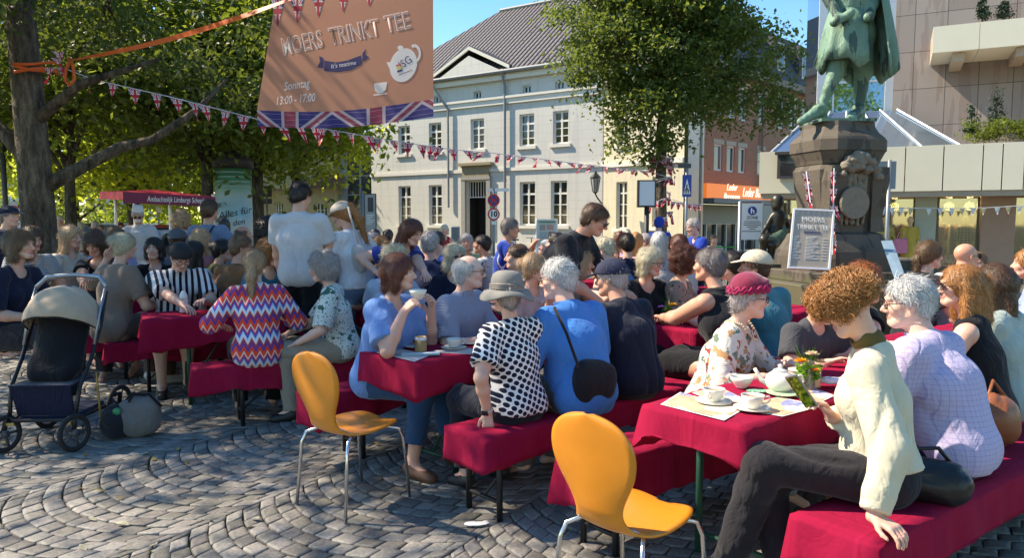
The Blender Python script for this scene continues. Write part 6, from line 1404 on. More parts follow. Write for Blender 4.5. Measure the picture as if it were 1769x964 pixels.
for xq in (q0[0]+.2, q1_[0]-.3): b.lathe([(.25,-.04),(.25,.04)], (xq, q0[1]-.03, .25), 20, axis='y')
b.build('wheel', dgrey, st)
# ---------------------------------------------------------------- cars in the background
def car(name, label, px, Y, rz, paint, L=4.3, group='cars parked beyond the trees'):
    p = at(px, 380, Y); r_ = thing(name, label, 'car', (p[0], p[1], 0), rz, group); sec = [(-1, .45,.60),(-.97,.30,.82),(-.62,.22,.95),(-.45,.2,.98),(.0,.2,.98),(.5,.2,.96),(.93,.25,.88),(1,.4,.7)]
    b = MB(); n = len(sec); vs = []; W = .88
    for t_, z0, z1 in sec:
        x = t_*L/2; w_ = W*(1-.12*abs(t_)**4); vs += [(x,-w_,z0),(x,-w_*1.02,(z0+z1)/2),(x,-w_*.94,z1),(x,w_*.94,z1),(x,w_*1.02,(z0+z1)/2),(x,w_,z0)]
    fs = [(0,1,2,3,4,5), tuple(range(n*6-1, n*6-7, -1))]
    for i in range(n-1):
        for j in range(6): fs.append((i*6+j, i*6+(j+1) % 6, (i+1)*6+(j+1) % 6, (i+1)*6+j))
    b.add(vs, fs); b.build('body', paint, r_, True)
    cs = [(-.42,.96,.0),(-.22,1.38,1),(.05,1.45,1),(.45,1.40,1),(.78,1.0,0)]; b = MB(); vs = []
    for t_, z1, _ in cs: x = t_*L/2; w_ = .66 if z1 > 1.2 else .80; vs += [(x,-w_,z1),(x,w_,z1)]
    vs += [(t_*L/2,-.80,.95) for t_, _, _ in cs] + [(t_*L/2,.80,.95) for t_, _, _ in cs]; m = len(cs)
    fs = [(2*i,2*i+1,2*i+3,2*i+2) for i in range(m-1)]+[(2*m+i,2*i,2*i+2,2*m+i+1) for i in range(m-1)]+[(2*i+1,3*m+i,3*m+i+1,2*i+3) for i in range(m-1)]; b.add(vs, fs); b.build('cabin_glass', glass_dark, r_, False)
    b = MB(); vs = []; 
    b.box(-.24*L/2, .47*L/2, -.67, .67, 1.37, 1.47, .04)
    for s2 in (-1, 1):
        b.tube([(-.42*L/2, s2*.79,.95),(-.22*L/2, s2*.68,1.40)], .035, 5); b.tube([(.78*L/2, s2*.79,.98),(.45*L/2, s2*.68,1.40)], .045, 5); b.tube([(.1*L/2, s2*.81,.95),(.1*L/2, s2*.69,1.40)], .035, 5)
    b.build('roof', paint, r_)
    for sx_ in (-.62, .62):
        for s2 in (-1, 1):
            b = MB(); b.lathe([(.2,-.1),(.31,-.1),(.32,0),(.31,.1),(.2,.1)], (sx_*L/2, s2*.80, .31), 20, axis='y'); o = b.build('wheel', M('tyre', (.02,.02,.02), .8), r_); b = MB(); b.lathe([(.19,-.09),(.19,.09)], (sx_*L/2, s2*.82, .31), 12, axis='y'); b.build('rim', M('rim_silver', (.5,.5,.52), .3, metal=.7), o)
    for s2 in (-1, 1):
        b = MB(); b.box(-.985*L/2, -.94*L/2, s2*.62-.14, s2*.62+.14, .62, .76, .02); b.build('headlight', M('lamp_lens', (.7,.7,.68), .1), r_)
    return r_
car('parked_car', 'red car standing behind the ice cream stand', 300, 20, R_(12), M('red_car_paint', (.48,.02,.03), .25, .05, coat=.5))
car('parked_car', 'dark car far left beyond the man in the green vest', 118, 30, R_(5), M('dark_car_paint', (.03,.035,.045), .25, .05, coat=.5))
car('parked_car', 'silver car left of the ice cream stand pole', 195, 31, R_(8), M('silver_car_paint', (.45,.47,.5), .3, .05, metal=.3))
car('parked_car', 'white car right behind the ice cream seller', 262, 29, R_(4), M('white_car_paint', (.7,.72,.74), .3, .05, coat=.4))
car('parked_car', 'black car just right of the advertising column', 455, 26, R_(-6), M('black_car_paint', (.015,.015,.018), .2, .05, coat=.5))
# window-shop mannequins
def mannequin(px, Y, label, top, skirt, shirt_c, head=True):
    p = at(px, 380, Y); zh = at(px, 372, Y)[2]; s = zh/1.75; r_ = thing('mannequin', label, 'mannequin', (p[0], p[1], 0), 0, 'mannequins in the shop window'); v = Vol()
    v.ell((0,0,1.62*s), (.075,.09,.11)); v.cap((0,0,1.5*s),(0,0,1.4*s), .045, .05, .02); v.cap((-.12,0,1.36*s),(.12,0,1.36*s), .06, k=.03); v.cap((0,0,1.3*s),(0,0,1.0*s), .13, .11, .05)
    for q in (-1, 1): v.cap((q*.18,0,1.36*s),(q*.22,0,1.1*s), .045, .038, .02); v.cap((q*.22,0,1.1*s),(q*.2,-.05,.85*s), .036, .025, .02); v.cap((q*.09,0,.95*s),(q*.1,0,.5*s), .085, .055, .03); v.cap((q*.1,0,.5*s),(q*.1,0,.06), .05, .035, .02)
    V, Q = v.build(.02); mkmesh('figure', V, Q, M('mannequin_cream', (.62,.50,.30), .5), r_)
    v = Vol(); v.cap((0,0,1.38*s),(0,0,1.0*s), .17, .15, .06); v.cap((0,0,1.0*s),(0,0,(.55 if skirt else .85)*s), .15, .20, .05)
    for q in (-1, 1): v.cap((q*.17,0,1.36*s),(q*.22,0,1.1*s), .07, .06, .03)
    v.plane((0,0,1.44*s),(0,0,1)); V, Q = v.build(.02); V = folds(V, Q, .01, 4); mkmesh('dress', V, Q, shirt_c, r_)
mannequin(1573, 19.9, 'mannequin in a long yellow coat with a pink bag, left of the pale post', 0, True, cloth('yellow_coat', (.50,.38,.08)))
mannequin(1530, 19.9, 'mannequin in yellow patterned dress behind the grey sign post', 0, True, pat('yellow_print', p_speck((.45,.36,.10), [(.1,.1,.05)], 12)))
mannequin(1668, 19.9, 'left mannequin of the pair in black and yellow check behind the bald man', 0, True, pat('shop_check', p_check((.03,.03,.02), (.75,.65,.30), .07)))
mannequin(1693, 20.2, 'right mannequin of the pair in black and yellow check', 0, True, pat('shop_check', p_check((.03,.03,.02), (.75,.65,.30), .07)))
mannequin(1621, 20.4, 'mannequin in a brown red dress between post and check dresses', 0, True, cloth('brown_dress', (.28,.10,.05)))
q = thing('handbag', 'pink bag hanging beside the yellow coated mannequin', 'bag', tuple(at(1556, 425, 19.6))); b = MB(); b.box(-.17,.17,-.05,.05,-.2,.2,.03); b.tube([(-.1,0,.2),(-.06,0,.35),(.06,0,.35),(.1,0,.2)], .012, 5); b.build('bag_body', cloth('pink_bag', (.6,.2,.3)), q)

# ---------------------------------------------------------------- beer tables, benches and their cloths
t = NT('crimson_tablecloth'); n_ = t.noise(5, 4); c = t.mix(n_, (.38,.008,.050), (.50,.016,.070)); c = t.mix(t.math('MULTIPLY', t.math('GREATER_THAN', t.noise(1.3, 5), .58), .25), c, (.50,.03,.06))
wv = t.math('ADD', t.noise(700, 1), t.math('MULTIPLY', wrinkles(t), 1.3)); xo_ = t.xyz(); ln_ = lambda a_, p_: t.math('MULTIPLY', t.math('MAXIMUM', t.math('SUBTRACT', 1.0, t.math('MULTIPLY', t.math('ABSOLUTE', t.math('SUBTRACT', t.math('FRACT', t.math('DIVIDE', t.math('ADD', a_, 5.0), p_)), .5)), 22*p_/.3)), 0.0), 1.1); wv = t.math('ADD', wv, t.math('ADD', ln_(xo_[0], .31), ln_(xo_[1], .27))); crimson = t.pbsdf(c, .85, bump=wv, bstr=.5, bdist=.014, trans=.22, tcol=(.62,.015,.05), spec=.15)
greens = M('green_steel', (.02,.085,.055), .45, .1, metal=.3); blacks = M('black_steel', (.012,.013,.014), .45, .1); plyw = M('varnished_plank', (.42,.24,.10), .5, .2, 6)
def axes(ang): a = R_(ang); return np.array([math.cos(a), math.sin(a), 0]), np.array([math.sin(a), -math.cos(a), 0])
def cover(name, label, cat, A, ang, L, W, z, drop, seed, group, sag=.0, lift=()):
    """cloth: flat top with softly pleated hanging sides; local x along, local y across (towards the viewer)"""
    r = np.random.default_rng(seed); nx, ny = int(L/.045), max(5, int(W/.045)); X = np.linspace(0, L, nx+1); Y = np.linspace(0, -W, ny+1); V = []; idx = {}
    for i, x in enumerate(X):
        for j, y in enumerate(Y):
            idx[i, j] = len(V); V.append((x, y, z + .0016*math.sin(x*31+y*17+seed)+.001*math.sin(x*70-y*45) - (.004 if i in (0, nx) or j in (0, ny) else 0)))
    Q = [(idx[i, j], idx[i, j+1], idx[i+1, j+1], idx[i+1, j]) for i in range(nx) for j in range(ny)]
    loop = [(i, 0) for i in range(nx)] + [(nx, j) for j in range(ny)] + [(i, ny) for i in range(nx, 0, -1)] + [(0, j) for j in range(ny, 0, -1)]
    base_ = len(V); V += [V[idx[q]] for q in loop]; n = len(loop); prev = list(range(base_, base_+n)); arc = np.arange(n)*.045; p1, p2, p3 = r.uniform(0, 6, 3); rows = 8
    cx, cy = L/2, -W/2
    for k in range(1, rows+1):
        cur = []; tt = k/rows
        for m, (i, j) in enumerate(loop):
            x, y = X[i], Y[j]; ox = (-1 if i == 0 else (1 if i == nx else 0)); oy = (1 if j == 0 else (-1 if j == ny else 0)); ln = math.hypot(ox, oy); dc = min(abs(x), abs(L-x)) if oy else min(abs(y), abs(W+y)); corner = math.exp(-dc/.07)
            pl = .5*math.sin(arc[m]*23+p1)+.35*math.sin(arc[m]*41+p2)+.5*math.sin(arc[m]*9+p3)
            o = .002+.012*tt + .024*tt**.7*pl + .018*corner*tt; dz = drop*tt*(1+.10*math.sin(arc[m]*3.1+p2)+.05*corner) ; dd = dz if not sag else dz
            V.append((x+ox*o, y+oy*o, z-.004-dd + (.022*pl + .016*math.sin(arc[m]*4.3+p3) if k == rows else .010*pl*tt*tt))); cur.append(len(V)-1)
        for m in range(n): Q.append((prev[m], prev[(m+1) % n], cur[(m+1) % n], cur[m]))
        prev = cur
    o = mkmesh(name, V, np.array(Q), crimson, None, True); o.location = (A[0], A[1], 0); o.rotation_euler = (0, 0, R_(ang)); md = o.modifiers.new('thickness', 'SOLIDIFY'); md.thickness = .002; md.offset = -1
    return tag(o, label, cat, group)
def beer_set(kind, label, clabel, A, ang, L, W, z, drop, seed, lx=.35):
    r_ = thing('beer_table' if kind == 't' else 'beer_bench', label, 'table' if kind == 't' else 'bench', (A[0], A[1], 0), R_(ang), 'folding beer tables' if kind == 't' else 'folding beer benches')
    b = MB(); b.box(.01, L-.01, -W+.012, -.012, z-.035, z-.006, .006); b.build('tabletop' if kind == 't' else 'seat', plyw, r_)
    gm = greens
    for x in (lx, L-lx):
        b = MB(); y0, y1 = -W*.12, -W*.88; zt_ = z-.036
        for y in (y0, y1): b.tube([(x, y, -.005), (x, y, zt_)], .017, 8)
        b.tube([(x, y0, .10), (x, y1, .10)], .012, 6); b.tube([(x, y0, zt_-.02), (x, y1, zt_-.02)], .014, 6)
        sg = 1 if x < L/2 else -1; b.tube([(x, (y0+y1)/2, .10), (x+sg*.42, (y0+y1)/2, zt_)], .009, 6); b.build('leg', gm if kind == 't' else blacks, r_, True)
    cover('tablecloth' if kind == 't' else 'bench_cover', clabel, 'tablecloth' if kind == 't' else 'bench cover', A, ang, L, W, z, drop, seed, 'crimson cloths on the tables and benches')
beer_set('t', 'front right beer table under crimson cloth with green leg, tea set on top', 'bright crimson cloth on the front right table, under cups and teapot', (.59,3.28), 40, 2.2, .53, .775, .165, 3)
beer_set('t', 'beer table in front of the drinking woman in blue', 'crimson cloth under the notebook and coffee jar', (-.96,4.6), 47, 2.2, .57, .775, .18, 5)
beer_set('b', 'beer bench carrying the grey hatted woman and two men', 'dark crimson cover of the bench beneath the woman in the dotted blouse', (-.37,3.95), 42, 2.15, .34, .485, .155, 7, .14)
beer_set('b', 'front right beer bench under the young woman with the phone', 'magenta cover of the bench with the phone woman hand on it', (1.06,2.74), 36, 2.2, .34, .485, .17, 9, .12)
beer_set('b', 'beer bench between front orange chair and the burgundy hat woman', 'crimson cover hanging from the bench behind the front orange chair', (.22,3.50), 40, 2.2, .28, .485, .24, 11, .15)
beer_set('b', 'beer bench under the drinking woman in blue', 'crimson cover of the bench under the drinking woman in jeans', (-1.42,4.78), 47, 2.2, .28, .485, .19, 13)
beer_set('b', 'beer bench under the woman in the black tank top', 'bright red cover on the bench of the woman in the black tank top', (1.22,5.42), 42, 2.2, .30, .485, .22, 15)
beer_set('t', 'beer table in front of the woman in the black tank top', 'crimson cloth under the black tank top woman elbows', (.98,5.92), 42, 2.2, .6, .775, .25, 17)
beer_set('t', 'beer table of the man in the striped shirt', 'crimson cloth under the white bottle and the striped man arms', (-3.32,6.58), 27, 2.2, .55, .775, .25, 19)
beer_set('b', 'beer bench under the woman in the zigzag blouse', 'crimson cover under the woman in the zigzag blouse', (-2.52,5.72), 26, 2.0, .30, .485, .20, 21)
beer_set('b', 'beer bench under the man in the striped shirt', 'crimson cover on the end of the striped man bench', (-3.80,6.84), 27, 2.2, .28, .485, .20, 23)
beer_set('b', 'beer bench under the woman in the taupe top', 'crimson cover under the woman in the taupe top', (-4.32,7.42), 27, 1.6, .28, .485, .20, 25)
beer_set('t', 'beer table between the taupe top woman and the woman in black', 'crimson cloth in front of the woman in the taupe top', (-4.75,7.95), 27, 2.2, .55, .775, .25, 27)
beer_set('t', 'beer table behind the drinking woman, near the jeans of the capped waitress', 'crimson cloth behind the drinking woman', (-1.75,7.3), 40, 2.2, .55, .775, .25, 29)
beer_set('t', 'far beer table between the football shirt man and the tree', 'crimson cloth on the far table right of the football shirt man', (.2,10.2), 15, 2.2, .6, .775, .25, 31)
beer_set('t', 'far beer table in front of the zebra crossing sign', 'crimson cloth on the far table in front of the zebra crossing sign', (2.0,9.0), 25, 2.2, .6, .775, .25, 33)
beer_set('b', 'beer bench at the right edge of the photo', 'crimson cover of the bench under the woman in mint', (2.62,4.05), 36, 2.0, .30, .485, .18, 35)
beer_set('t', 'beer table far right behind the ginger haired woman', 'crimson cloth behind the ginger haired woman', (2.3,5.0), 36, 2.2, .6, .775, .25, 37)

# ---------------------------------------------------------------- orange shell chairs
t = NT('orange_beech'); c = t.mix(t.noise(9, 5, t.mapping((1,6,.5))), (.62,.20,.014), (.74,.27,.024)); orangew = t.pbsdf(c, .35, coat=.25, spec=.4)
chrome = M('chrome_tube', (.62,.62,.62), .22, .05, metal=.95)
def shell_chair(label, loc, face, s=1.0):
    r_ = thing('shell_chair', label, 'chair', (loc[0], loc[1], 0), R_(face)-math.pi/2, 'orange shell chairs')
    # profile (y forward, z up, half width)
    pr = [(.235,.438,.035),(.232,.448,.09),(.215,.458,.135),(.18,.463,.170),(.10,.462,.198),(.0,.455,.205),(-.08,.450,.195),(-.14,.452,.165),(-.175,.468,.130),(-.196,.50,.108),(-.208,.54,.108),(-.218,.59,.130),(-.228,.64,.160),(-.238,.70,.188),(-.246,.76,.196),(-.254,.81,.186),(-.260,.85,.160),(-.264,.88,.120),(-.266,.898,.065),(-.266,.903,.018)]
    P = np.array(pr); tt = np.linspace(0, len(pr)-1, 58); P = np.stack([np.interp(tt, range(len(pr)), P[:, i]) for i in range(3)], 1)
    for _ in range(3): P[1:-1] = (P[:-2]+2*P[1:-1]+P[2:])/4
    nU = 14; V = []; Q = []
    T_ = np.gradient(P[:, :2], axis=0); Nn_ = np.stack([-T_[:, 1], T_[:, 0]], 1); Nn_ /= np.linalg.norm(Nn_, axis=1)[:, None]
    for side in (0, 1):
        for k in range(len(P)):
            for i in range(nU+1):
                u = i/nU*2-1; w_ = P[k, 2]; dish = -.018*(1-u*u)*(1 if k > 28 else .8); th = .011*side
                o = Nn_[k]*(dish+ -th); V.append((u*w_, P[k, 0]+o[0]*-1, P[k, 1]+o[1]*-1))
    n1 = len(P)*(nU+1)
    for k in range(len(P)-1):
        for i in range(nU): a = k*(nU+1)+i; Q.append((a, a+1, a+nU+2, a+nU+1)); Q.append((n1+a, n1+a+nU+1, n1+a+nU+2, n1+a+1))
        a = k*(nU+1); Q.append((a, a+nU+1, n1+a+nU+1, n1+a)); a = a+nU; Q.append((a+nU+1, a, n1+a, n1+a+nU+1))
    for a0 in (0, (len(P)-1)*(nU+1)):
        for i in range(nU): a = a0+i; Q.append((a, n1+a, n1+a+1, a+1) if a0 == 0 else (a, a+1, n1+a+1, n1+a))
    mkmesh('seat_shell', V, np.array(Q), orangew, r_)
    for sx in (-1, 1):
        for sy in (-1, 1):
            b = MB(); yb, yt = (.235, .12) if sy > 0 else (-.235, -.12); b.tube([(sx*.21, yb, .004),(sx*.195, yb*.86, .36),(sx*.180, yb*.78, .415),(sx*.14, yt, .436),(sx*.02, yt*.9, .437)], .0095, 8); o = b.build('leg', chrome, r_, True)
    b = MB(); b.box(-.10,.10,-.10,.10,.425,.437,.004); b.build('mount_plate', steelm, r_)
shell_chair('orange shell chair on chrome legs, beside the drinking woman in blue', (-.90,4.10), 52)
shell_chair('orange shell chair closest to the lens, before the crimson tea table', (.47,2.82), 45)

# ---------------------------------------------------------------- crockery and table things
china = M('white_china', (.74,.71,.62), .25, .03, coat=.3); tea = M('milky_tea', (.42,.20,.09), .15, .05)
def cup(label, p, saucer=True, bowl=False, ang=0, filled=True):
    r_ = thing('tea_cup', label, 'cup', tuple(p), ang, 'white tea cups'); h = .056; R0 = .050 if not bowl else .056; z0 = .012 if saucer else 0
    b = MB(); b.lathe([(.0,z0+.0),(.026,z0),(.028,z0+.006),(.040,z0+.02),(R0-.004,z0+.04),(R0,z0+h),(R0-.0035,z0+h),(R0-.009,z0+.04),(.030,z0+.016),(.0,z0+.014)], n=28, caps=False); b.build('cup_body', china, r_, True)
    if not bowl: b = MB(); b.tube([(R0*.9,0,z0+.046),(R0+.018,0,z0+.050),(R0+.024,0,z0+.034),(R0+.010,0,z0+.020),(R0*.72,0,z0+.018)], .0042, 7); b.build('handle', china, r_, True)
    if saucer: b = MB(); b.lathe([(.0,.001),(.045,.001),(.080,.012),(.081,.015),(.048,.0055),(.0,.005)], n=32, caps=False); b.build('saucer', china, r_, True)
    if filled: b = MB(); b.lathe([(.0,z0+.0445),(R0-.0075,z0+.0445)], n=24, caps=False); b.build('tea', tea, r_)
    return r_
ZT = .7785
cup('white cup of milky tea at the left front of the tea table', onz(1233,697,ZT), ang=-2.2); cup('white cup of milky tea in front of the phone hand', onz(1300,709,ZT), ang=-.1)
cup('white footed bowl cup before the burgundy hat woman', onz(1281,670,ZT), saucer=False, bowl=True, filled=False); cup('white cup and saucer between notebook and dotted blouse', onz(784,603,ZT), ang=.2, filled=False)
cup('white cup on saucer left of the grey haired woman in green', onz(497,529,ZT), ang=.2, filled=False)
tp = thing('teapot', 'small white china teapot behind the green napkin', 'teapot', tuple(onz(1347,676,ZT)), -.3)
b = MB(); b.lathe([(0,0),(.045,0),(.062,.022),(.070,.05),(.062,.078),(.040,.094),(.034,.098)], n=28, caps=False); b.build('body', china, tp, True); b = MB(); b.lathe([(.036,.098),(.030,.106),(.012,.112),(.010,.120),(.013,.128),(0,.133)], n=20); b.build('lid', china, tp, True)
b = MB(); b.tube([(-.055,0,.035),(-.085,0,.05),(-.105,0,.085),(-.118,0,.105)], [.017,.013,.009,.008], 8); b.build('spout', china, tp, True); b = MB(); b.tube([(.060,0,.075),(.095,0,.085),(.105,0,.055),(.090,0,.03),(.062,0,.028)], .0055, 7); b.build('handle', china, tp, True)
# sugar pot, glass vase with flowers, jar
q = thing('lidded_pot', 'cream lidded pot right behind the teapot', 'pot', tuple(onz(1378,668,ZT))); b = MB(); b.lathe([(0,0),(.04,0),(.045,.02),(.045,.075),(.046,.078)], n=24, caps=False); b.build('body', china, q, True); b = MB(); b.lathe([(.048,.079),(.048,.088),(.02,.094),(0,.095)], n=24); b.build('lid', M('cream_lid', (.66,.60,.44), .4), q, True)
glassm = NT('clear_glass'); glassm = glassm.pbsdf((.85,.9,.88), .05, transmission=.85, spec=.6)
def bouquet(label, p, cols, hgt, green=(.10,.26,.02), n=60, grass=True, r0=.035, seed=1, vase=True):
    rr_ = random.Random(seed); r_ = thing('flower_vase', label, 'flowers', tuple(p), 0, 'small table bouquets')
    if vase: b = MB(); b.lathe([(0,0),(r0,0),(r0*1.05,.01),(r0,.10),(r0*1.08,.105)], n=18, caps=False); b.build('glass_jar', glassm, r_, True)
    b = MB()
    for k in range(n):
        a = rr_.uniform(0, 6.28); h_ = hgt*rr_.uniform(.45, .85); sp_ = rr_.uniform(.0, .065); x, y = sp_*math.cos(a), sp_*math.sin(a); b.tube([(x*.2,y*.2,.02),(x*.7,y*.7,h_*.7),(x,y,h_)], [.0022,.0018,.001], 4)
        for j in range(3):
            c_ = Vector((x, y, h_*(.7+.12*j))); d1 = Vector((rr_.uniform(-1,1), rr_.uniform(-1,1), rr_.uniform(-.2,.8))).normalized()*.026; d2 = Vector((rr_.uniform(-1,1), rr_.uniform(-1,1), rr_.uniform(-.5,.5))).normalized()*.011; b.add([tuple(c_), tuple(c_+d1*.5+d2), tuple(c_+d1), tuple(c_+d1*.5-d2)], [(0,1,2,3)])
    if grass:
        for k in range(34): a = rr_.uniform(0, 6.28); s2 = rr_.uniform(.02, .09); b.tube([(0,0,.05),(s2*.4*math.cos(a), s2*.4*math.sin(a), hgt*.9),(s2*math.cos(a), s2*math.sin(a), hgt*rr_.uniform(1.1,1.6))], [.0014,.001,.0006], 3)
    b.build('greenery', M('fresh_green', green, .5, .3, 30, trans=.3), r_)
    for (x, y, z_, rad, col) in cols:
        b = MB(); 
        for ring in range(3):
            for k in range(9):
                a = k*.698+ring*.35; c_, s_ = math.cos(a), math.sin(a); ro = rad*(1-.28*ring); up_ = .2+.45*ring
                b.add([(x,y,z_),(x+ro*.6*c_-ro*.28*s_, y+ro*.6*s_+ro*.28*c_, z_+ro*up_*.6),(x+ro*c_, y+ro*s_, z_+ro*up_),(x+ro*.6*c_+ro*.28*s_, y+ro*.6*s_-ro*.28*c_, z_+ro*up_*.6)], [(0,1,2,3)])
        o = b.build('blossom', M('petals', col, .6, .12, 30, trans=.25), r_); b = MB(); b.lathe([(rad*.28,.0),(rad*.2,rad*.3),(0,rad*.36)], (x,y,z_+rad*.1), 8); b.build('flower_heart', M('flower_heart', tuple(q_*.45 for q_ in col), .7), o)
    return r_
bouquet('orange and cream flower bouquet on the tea table', onz(1395,672,ZT), [(-.045,-.02,.135,.042,(.85,.36,.01)),(.02,.01,.165,.040,(.80,.62,.42)),(.055,-.01,.13,.038,(.72,.45,.28)),(.015,-.05,.10,.026,(.85,.25,.03)),(.07,.03,.10,.035,(.6,.35,.25))], .14, (.16,.36,.02), 80, True, .032, 4)
bouquet('pink rose bouquet beside the grey haired woman in green', onz(522,517,ZT), [(.03,-.01,.20,.038,(.75,.22,.30)),(.055,.02,.16,.028,(.7,.68,.6)),(-.02,.02,.17,.026,(.5,.5,.2))], .19, (.06,.18,.03), 60, False, .035, 6)
bouquet('yellow and violet flowers near the black tank top woman', at(1157,527,5.95)-V3(0,0,.14), [(.02,-.02,.14,.045,(.85,.45,.02)),(-.07,0,.12,.035,(.16,.04,.35))], .16, (.06,.14,.03), 60, True, .035, 8)
def jar(label, p, r0, h_, col, band=None, topc=(.6,.5,.4)):
    q = thing('jar', label, 'jar', tuple(p), 0, 'printed jars on the tables'); b = MB(); b.lathe([(0,0),(r0,0),(r0*1.02,.006),(r0*1.03,h_),(r0*.97,h_),(r0*.95,h_-.012),(0,h_-.012)], n=26, caps=False); b.build('jar_body', M('jar_print', col, .45, .25, 30), q, True)
    b = MB(); b.lathe([(r0*1.035,h_*.80),(r0*1.04,h_*.82),(r0*1.04,h_*.97),(r0*1.035,h_*.99)], n=26, caps=False); b.build('rim_band', M('jar_band', band or (.3,.28,.35), .5, .5, 40), q, True)
    b = MB(); b.lathe([(0,h_-.010),(r0*.94,h_-.010)], n=20, caps=False); b.build('contents', M('jar_contents', topc, .8, .4, 60, .5, 120), q); return q
jar('cream sugar jar with printed rim beside the flower bouquet', onz(1404,668,ZT), .036, .072, (.62,.45,.27)); jar('tall tan jar standing behind the notebook', onz(727,609,ZT), .036, .100, (.34,.22,.09), (.7,.68,.8), (.6,.55,.42)); jar('small tan jar left of the pink roses', onz(505,521,ZT), .038, .095, (.45,.33,.22), (.4,.2,.15))
# drinking glass with green juice
q = thing('drinking_glass', 'glass of green juice beside the black tank top woman', 'glass', tuple(at(1170,546,5.75))); q.location.z = .778; b = MB(); b.lathe([(0,0),(.03,0),(.038,.14),(.036,.14),(.028,.006),(0,.006)], n=18, caps=False); b.build('glass_wall', glassm, q, True); b = MB(); b.lathe([(0,.01),(.027,.01),(.033,.085),(0,.085)], n=18, caps=False); b.build('juice', M('green_juice', (.30,.30,.02), .3), q, True)
# placemats
def mat_print(t):
    v = t.tc.outputs['Object']; f = t.voro(11, v, 1.0, dims='2D', out=1); s = t.n('ShaderNodeSeparateColor'); t.t.links.new(f, s.inputs[0])
    c = t.ramp(s.outputs[0], [(0, (.66,.34,.20)), (.35, (.72,.42,.24)), (.5, (.78,.74,.60)), (.72, (.74,.62,.42)), (.85, (.20,.22,.42)), (.93, (.80,.78,.70))], 'CONSTANT'); n = t.noise(25, 3); return t.mix(t.math('MULTIPLY', t.math('GREATER_THAN', n, .56), .5), c, (.75,.55,.38))
pmat = pat('placemat_print', mat_print, .02); pwhite = M('paper_white', (.78,.76,.74), .5, .02)
def placemat(label, corners, z=ZT, m=None, group='printed paper placemats'):
    P_ = [onz(x, y, z) for x, y in corners]; c_ = sum(P_)/4; r_ = thing('placemat', label, 'placemat', (c_[0], c_[1], z), 0, group); zr_ = MB(); Q_ = [tuple(p-c_) for p in P_]; 
    vs = [(x, y, .0) for x, y, _ in Q_]+[(x, y, .0012) for x, y, _ in Q_]; zr_.add(vs, [(3,2,1,0),(4,5,6,7),(0,1,5,4),(1,2,6,5),(2,3,7,6),(3,0,4,7)]); zr_.build('paper', pwhite, r_)
    zr_ = MB(); zr_.add([(x*.93, y*.93, .0032) for x, y, _ in Q_]+[(x*.93, y*.93, .0016) for x, y, _ in Q_], [(0,1,2,3),(7,6,5,4)]); zr_.build('print', m or pmat, r_); return r_
placemat('printed placemat at the left front corner of the tea table', [(1141,699),(1175,678),(1284,708),(1251,727)]); placemat('printed placemat under the left tea cup', [(1196,679),(1240,668),(1296,694),(1262,706)], ZT-.0015)
placemat('printed placemat under the right tea cup', [(1268,706),(1345,686),(1420,702),(1352,720)], ZT-.0008); placemat('printed placemat near the phone hand and the jar', [(1352,676),(1400,668),(1442,684),(1408,700)], ZT-.0022)
placemat('placemat under the notebook on the blue blouse woman table', [(650,609),(684,602),(745,613),(716,625)], ZT, pat('placemat_dull', p_speck((.45,.40,.38), [(.65,.62,.62), (.3,.25,.28)], 12), .02)); placemat('placemat under the cup beside the dotted blouse', [(735,609),(790,600),(830,604),(812,612)], ZT-.001, pat('placemat_dull', p_speck((.45,.40,.38), [(.65,.62,.62), (.3,.25,.28)], 12), .02))
nb = thing('notebook', 'spiral bound notebook with pale blue cover near the tan jar', 'notebook', tuple(onz(727,613,ZT+.002)), R_(8)); b = MB(); b.box(-.115,.115,-.038,.038,0,.009,.002); b.build('cover', pat('notebook_cover', p_speck((.48,.60,.62), [(.25,.42,.10)], 9), .02), nb); b = MB()
for k in range(20): x = -.105+k*.011; b.tube([(x,-.034,.010),(x,-.040,.013),(x,-.043,.006),(x,-.040,.0)], .0014, 4)
b.build('spiral', steelm, nb)
def plate_(label, p, r0, col=china, napkin=None):
    q = thing('plate', label, 'plate', tuple(p), 0, 'small plates'); b = MB(); b.lathe([(0,.001),(r0*.6,.001),(r0,.012),(r0*1.01,.014),(r0*.62,.006),(0,.005)], n=32, caps=False); b.build('dish', col, q, True)
    return q
plate_('green patterned plate between teapot and phone', onz(1352,683,ZT), .075, pat('green_plate', p_speck((.30,.42,.26), [(.6,.6,.4)], 40), .02)); plate_('white plate behind the tan jar', onz(716,600,ZT), .08)
plate_('white plate on the far end of the drinking woman table', onz(812,594,ZT), .08)
q = thing('napkin', 'crumpled green napkin in front of the teapot', 'napkin', tuple(onz(1312,677,ZT))); v = Vol(); v.ell((0,0,.004), (.065,.035,.007), k=.004); Vv, Qq = v.build(.004); Vv = folds(Vv, Qq, .004, 3, 60, (1,1,1)); Vv[:, 2] = np.maximum(Vv[:, 2], .0005); mkmesh('cloth', Vv, Qq, pat('green_napkin', p_speck((.10,.32,.20), [(.4,.5,.4)], 50), .1), q)
q = thing('baby_bottle', 'white plastic bottle on the striped man table', 'bottle', tuple(onz(318,540,ZT))); b = MB(); b.lathe([(0,0),(.034,0),(.038,.01),(.036,.06),(.037,.10),(.036,.115)], n=24); b.build('bottle_body', M('milky_plastic', (.70,.68,.66), .35, .03), q, True); b = MB(); b.lathe([(.036,.1155),(.034,.15),(.022,.18),(.016,.192),(0,.194)], n=24); b.build('cap', M('white_plastic', (.74,.73,.73), .4), q, True)
q = thing('paper', 'white paper sheets before the woman in black at the left table', 'paper', tuple(onz(158,510,.79))); b = MB(); b.box(-.16,.12,-.06,.08,0,.004); b.box(-.1,.16,-.1,.04,.005,.009); b.build('sheet', pwhite, q)
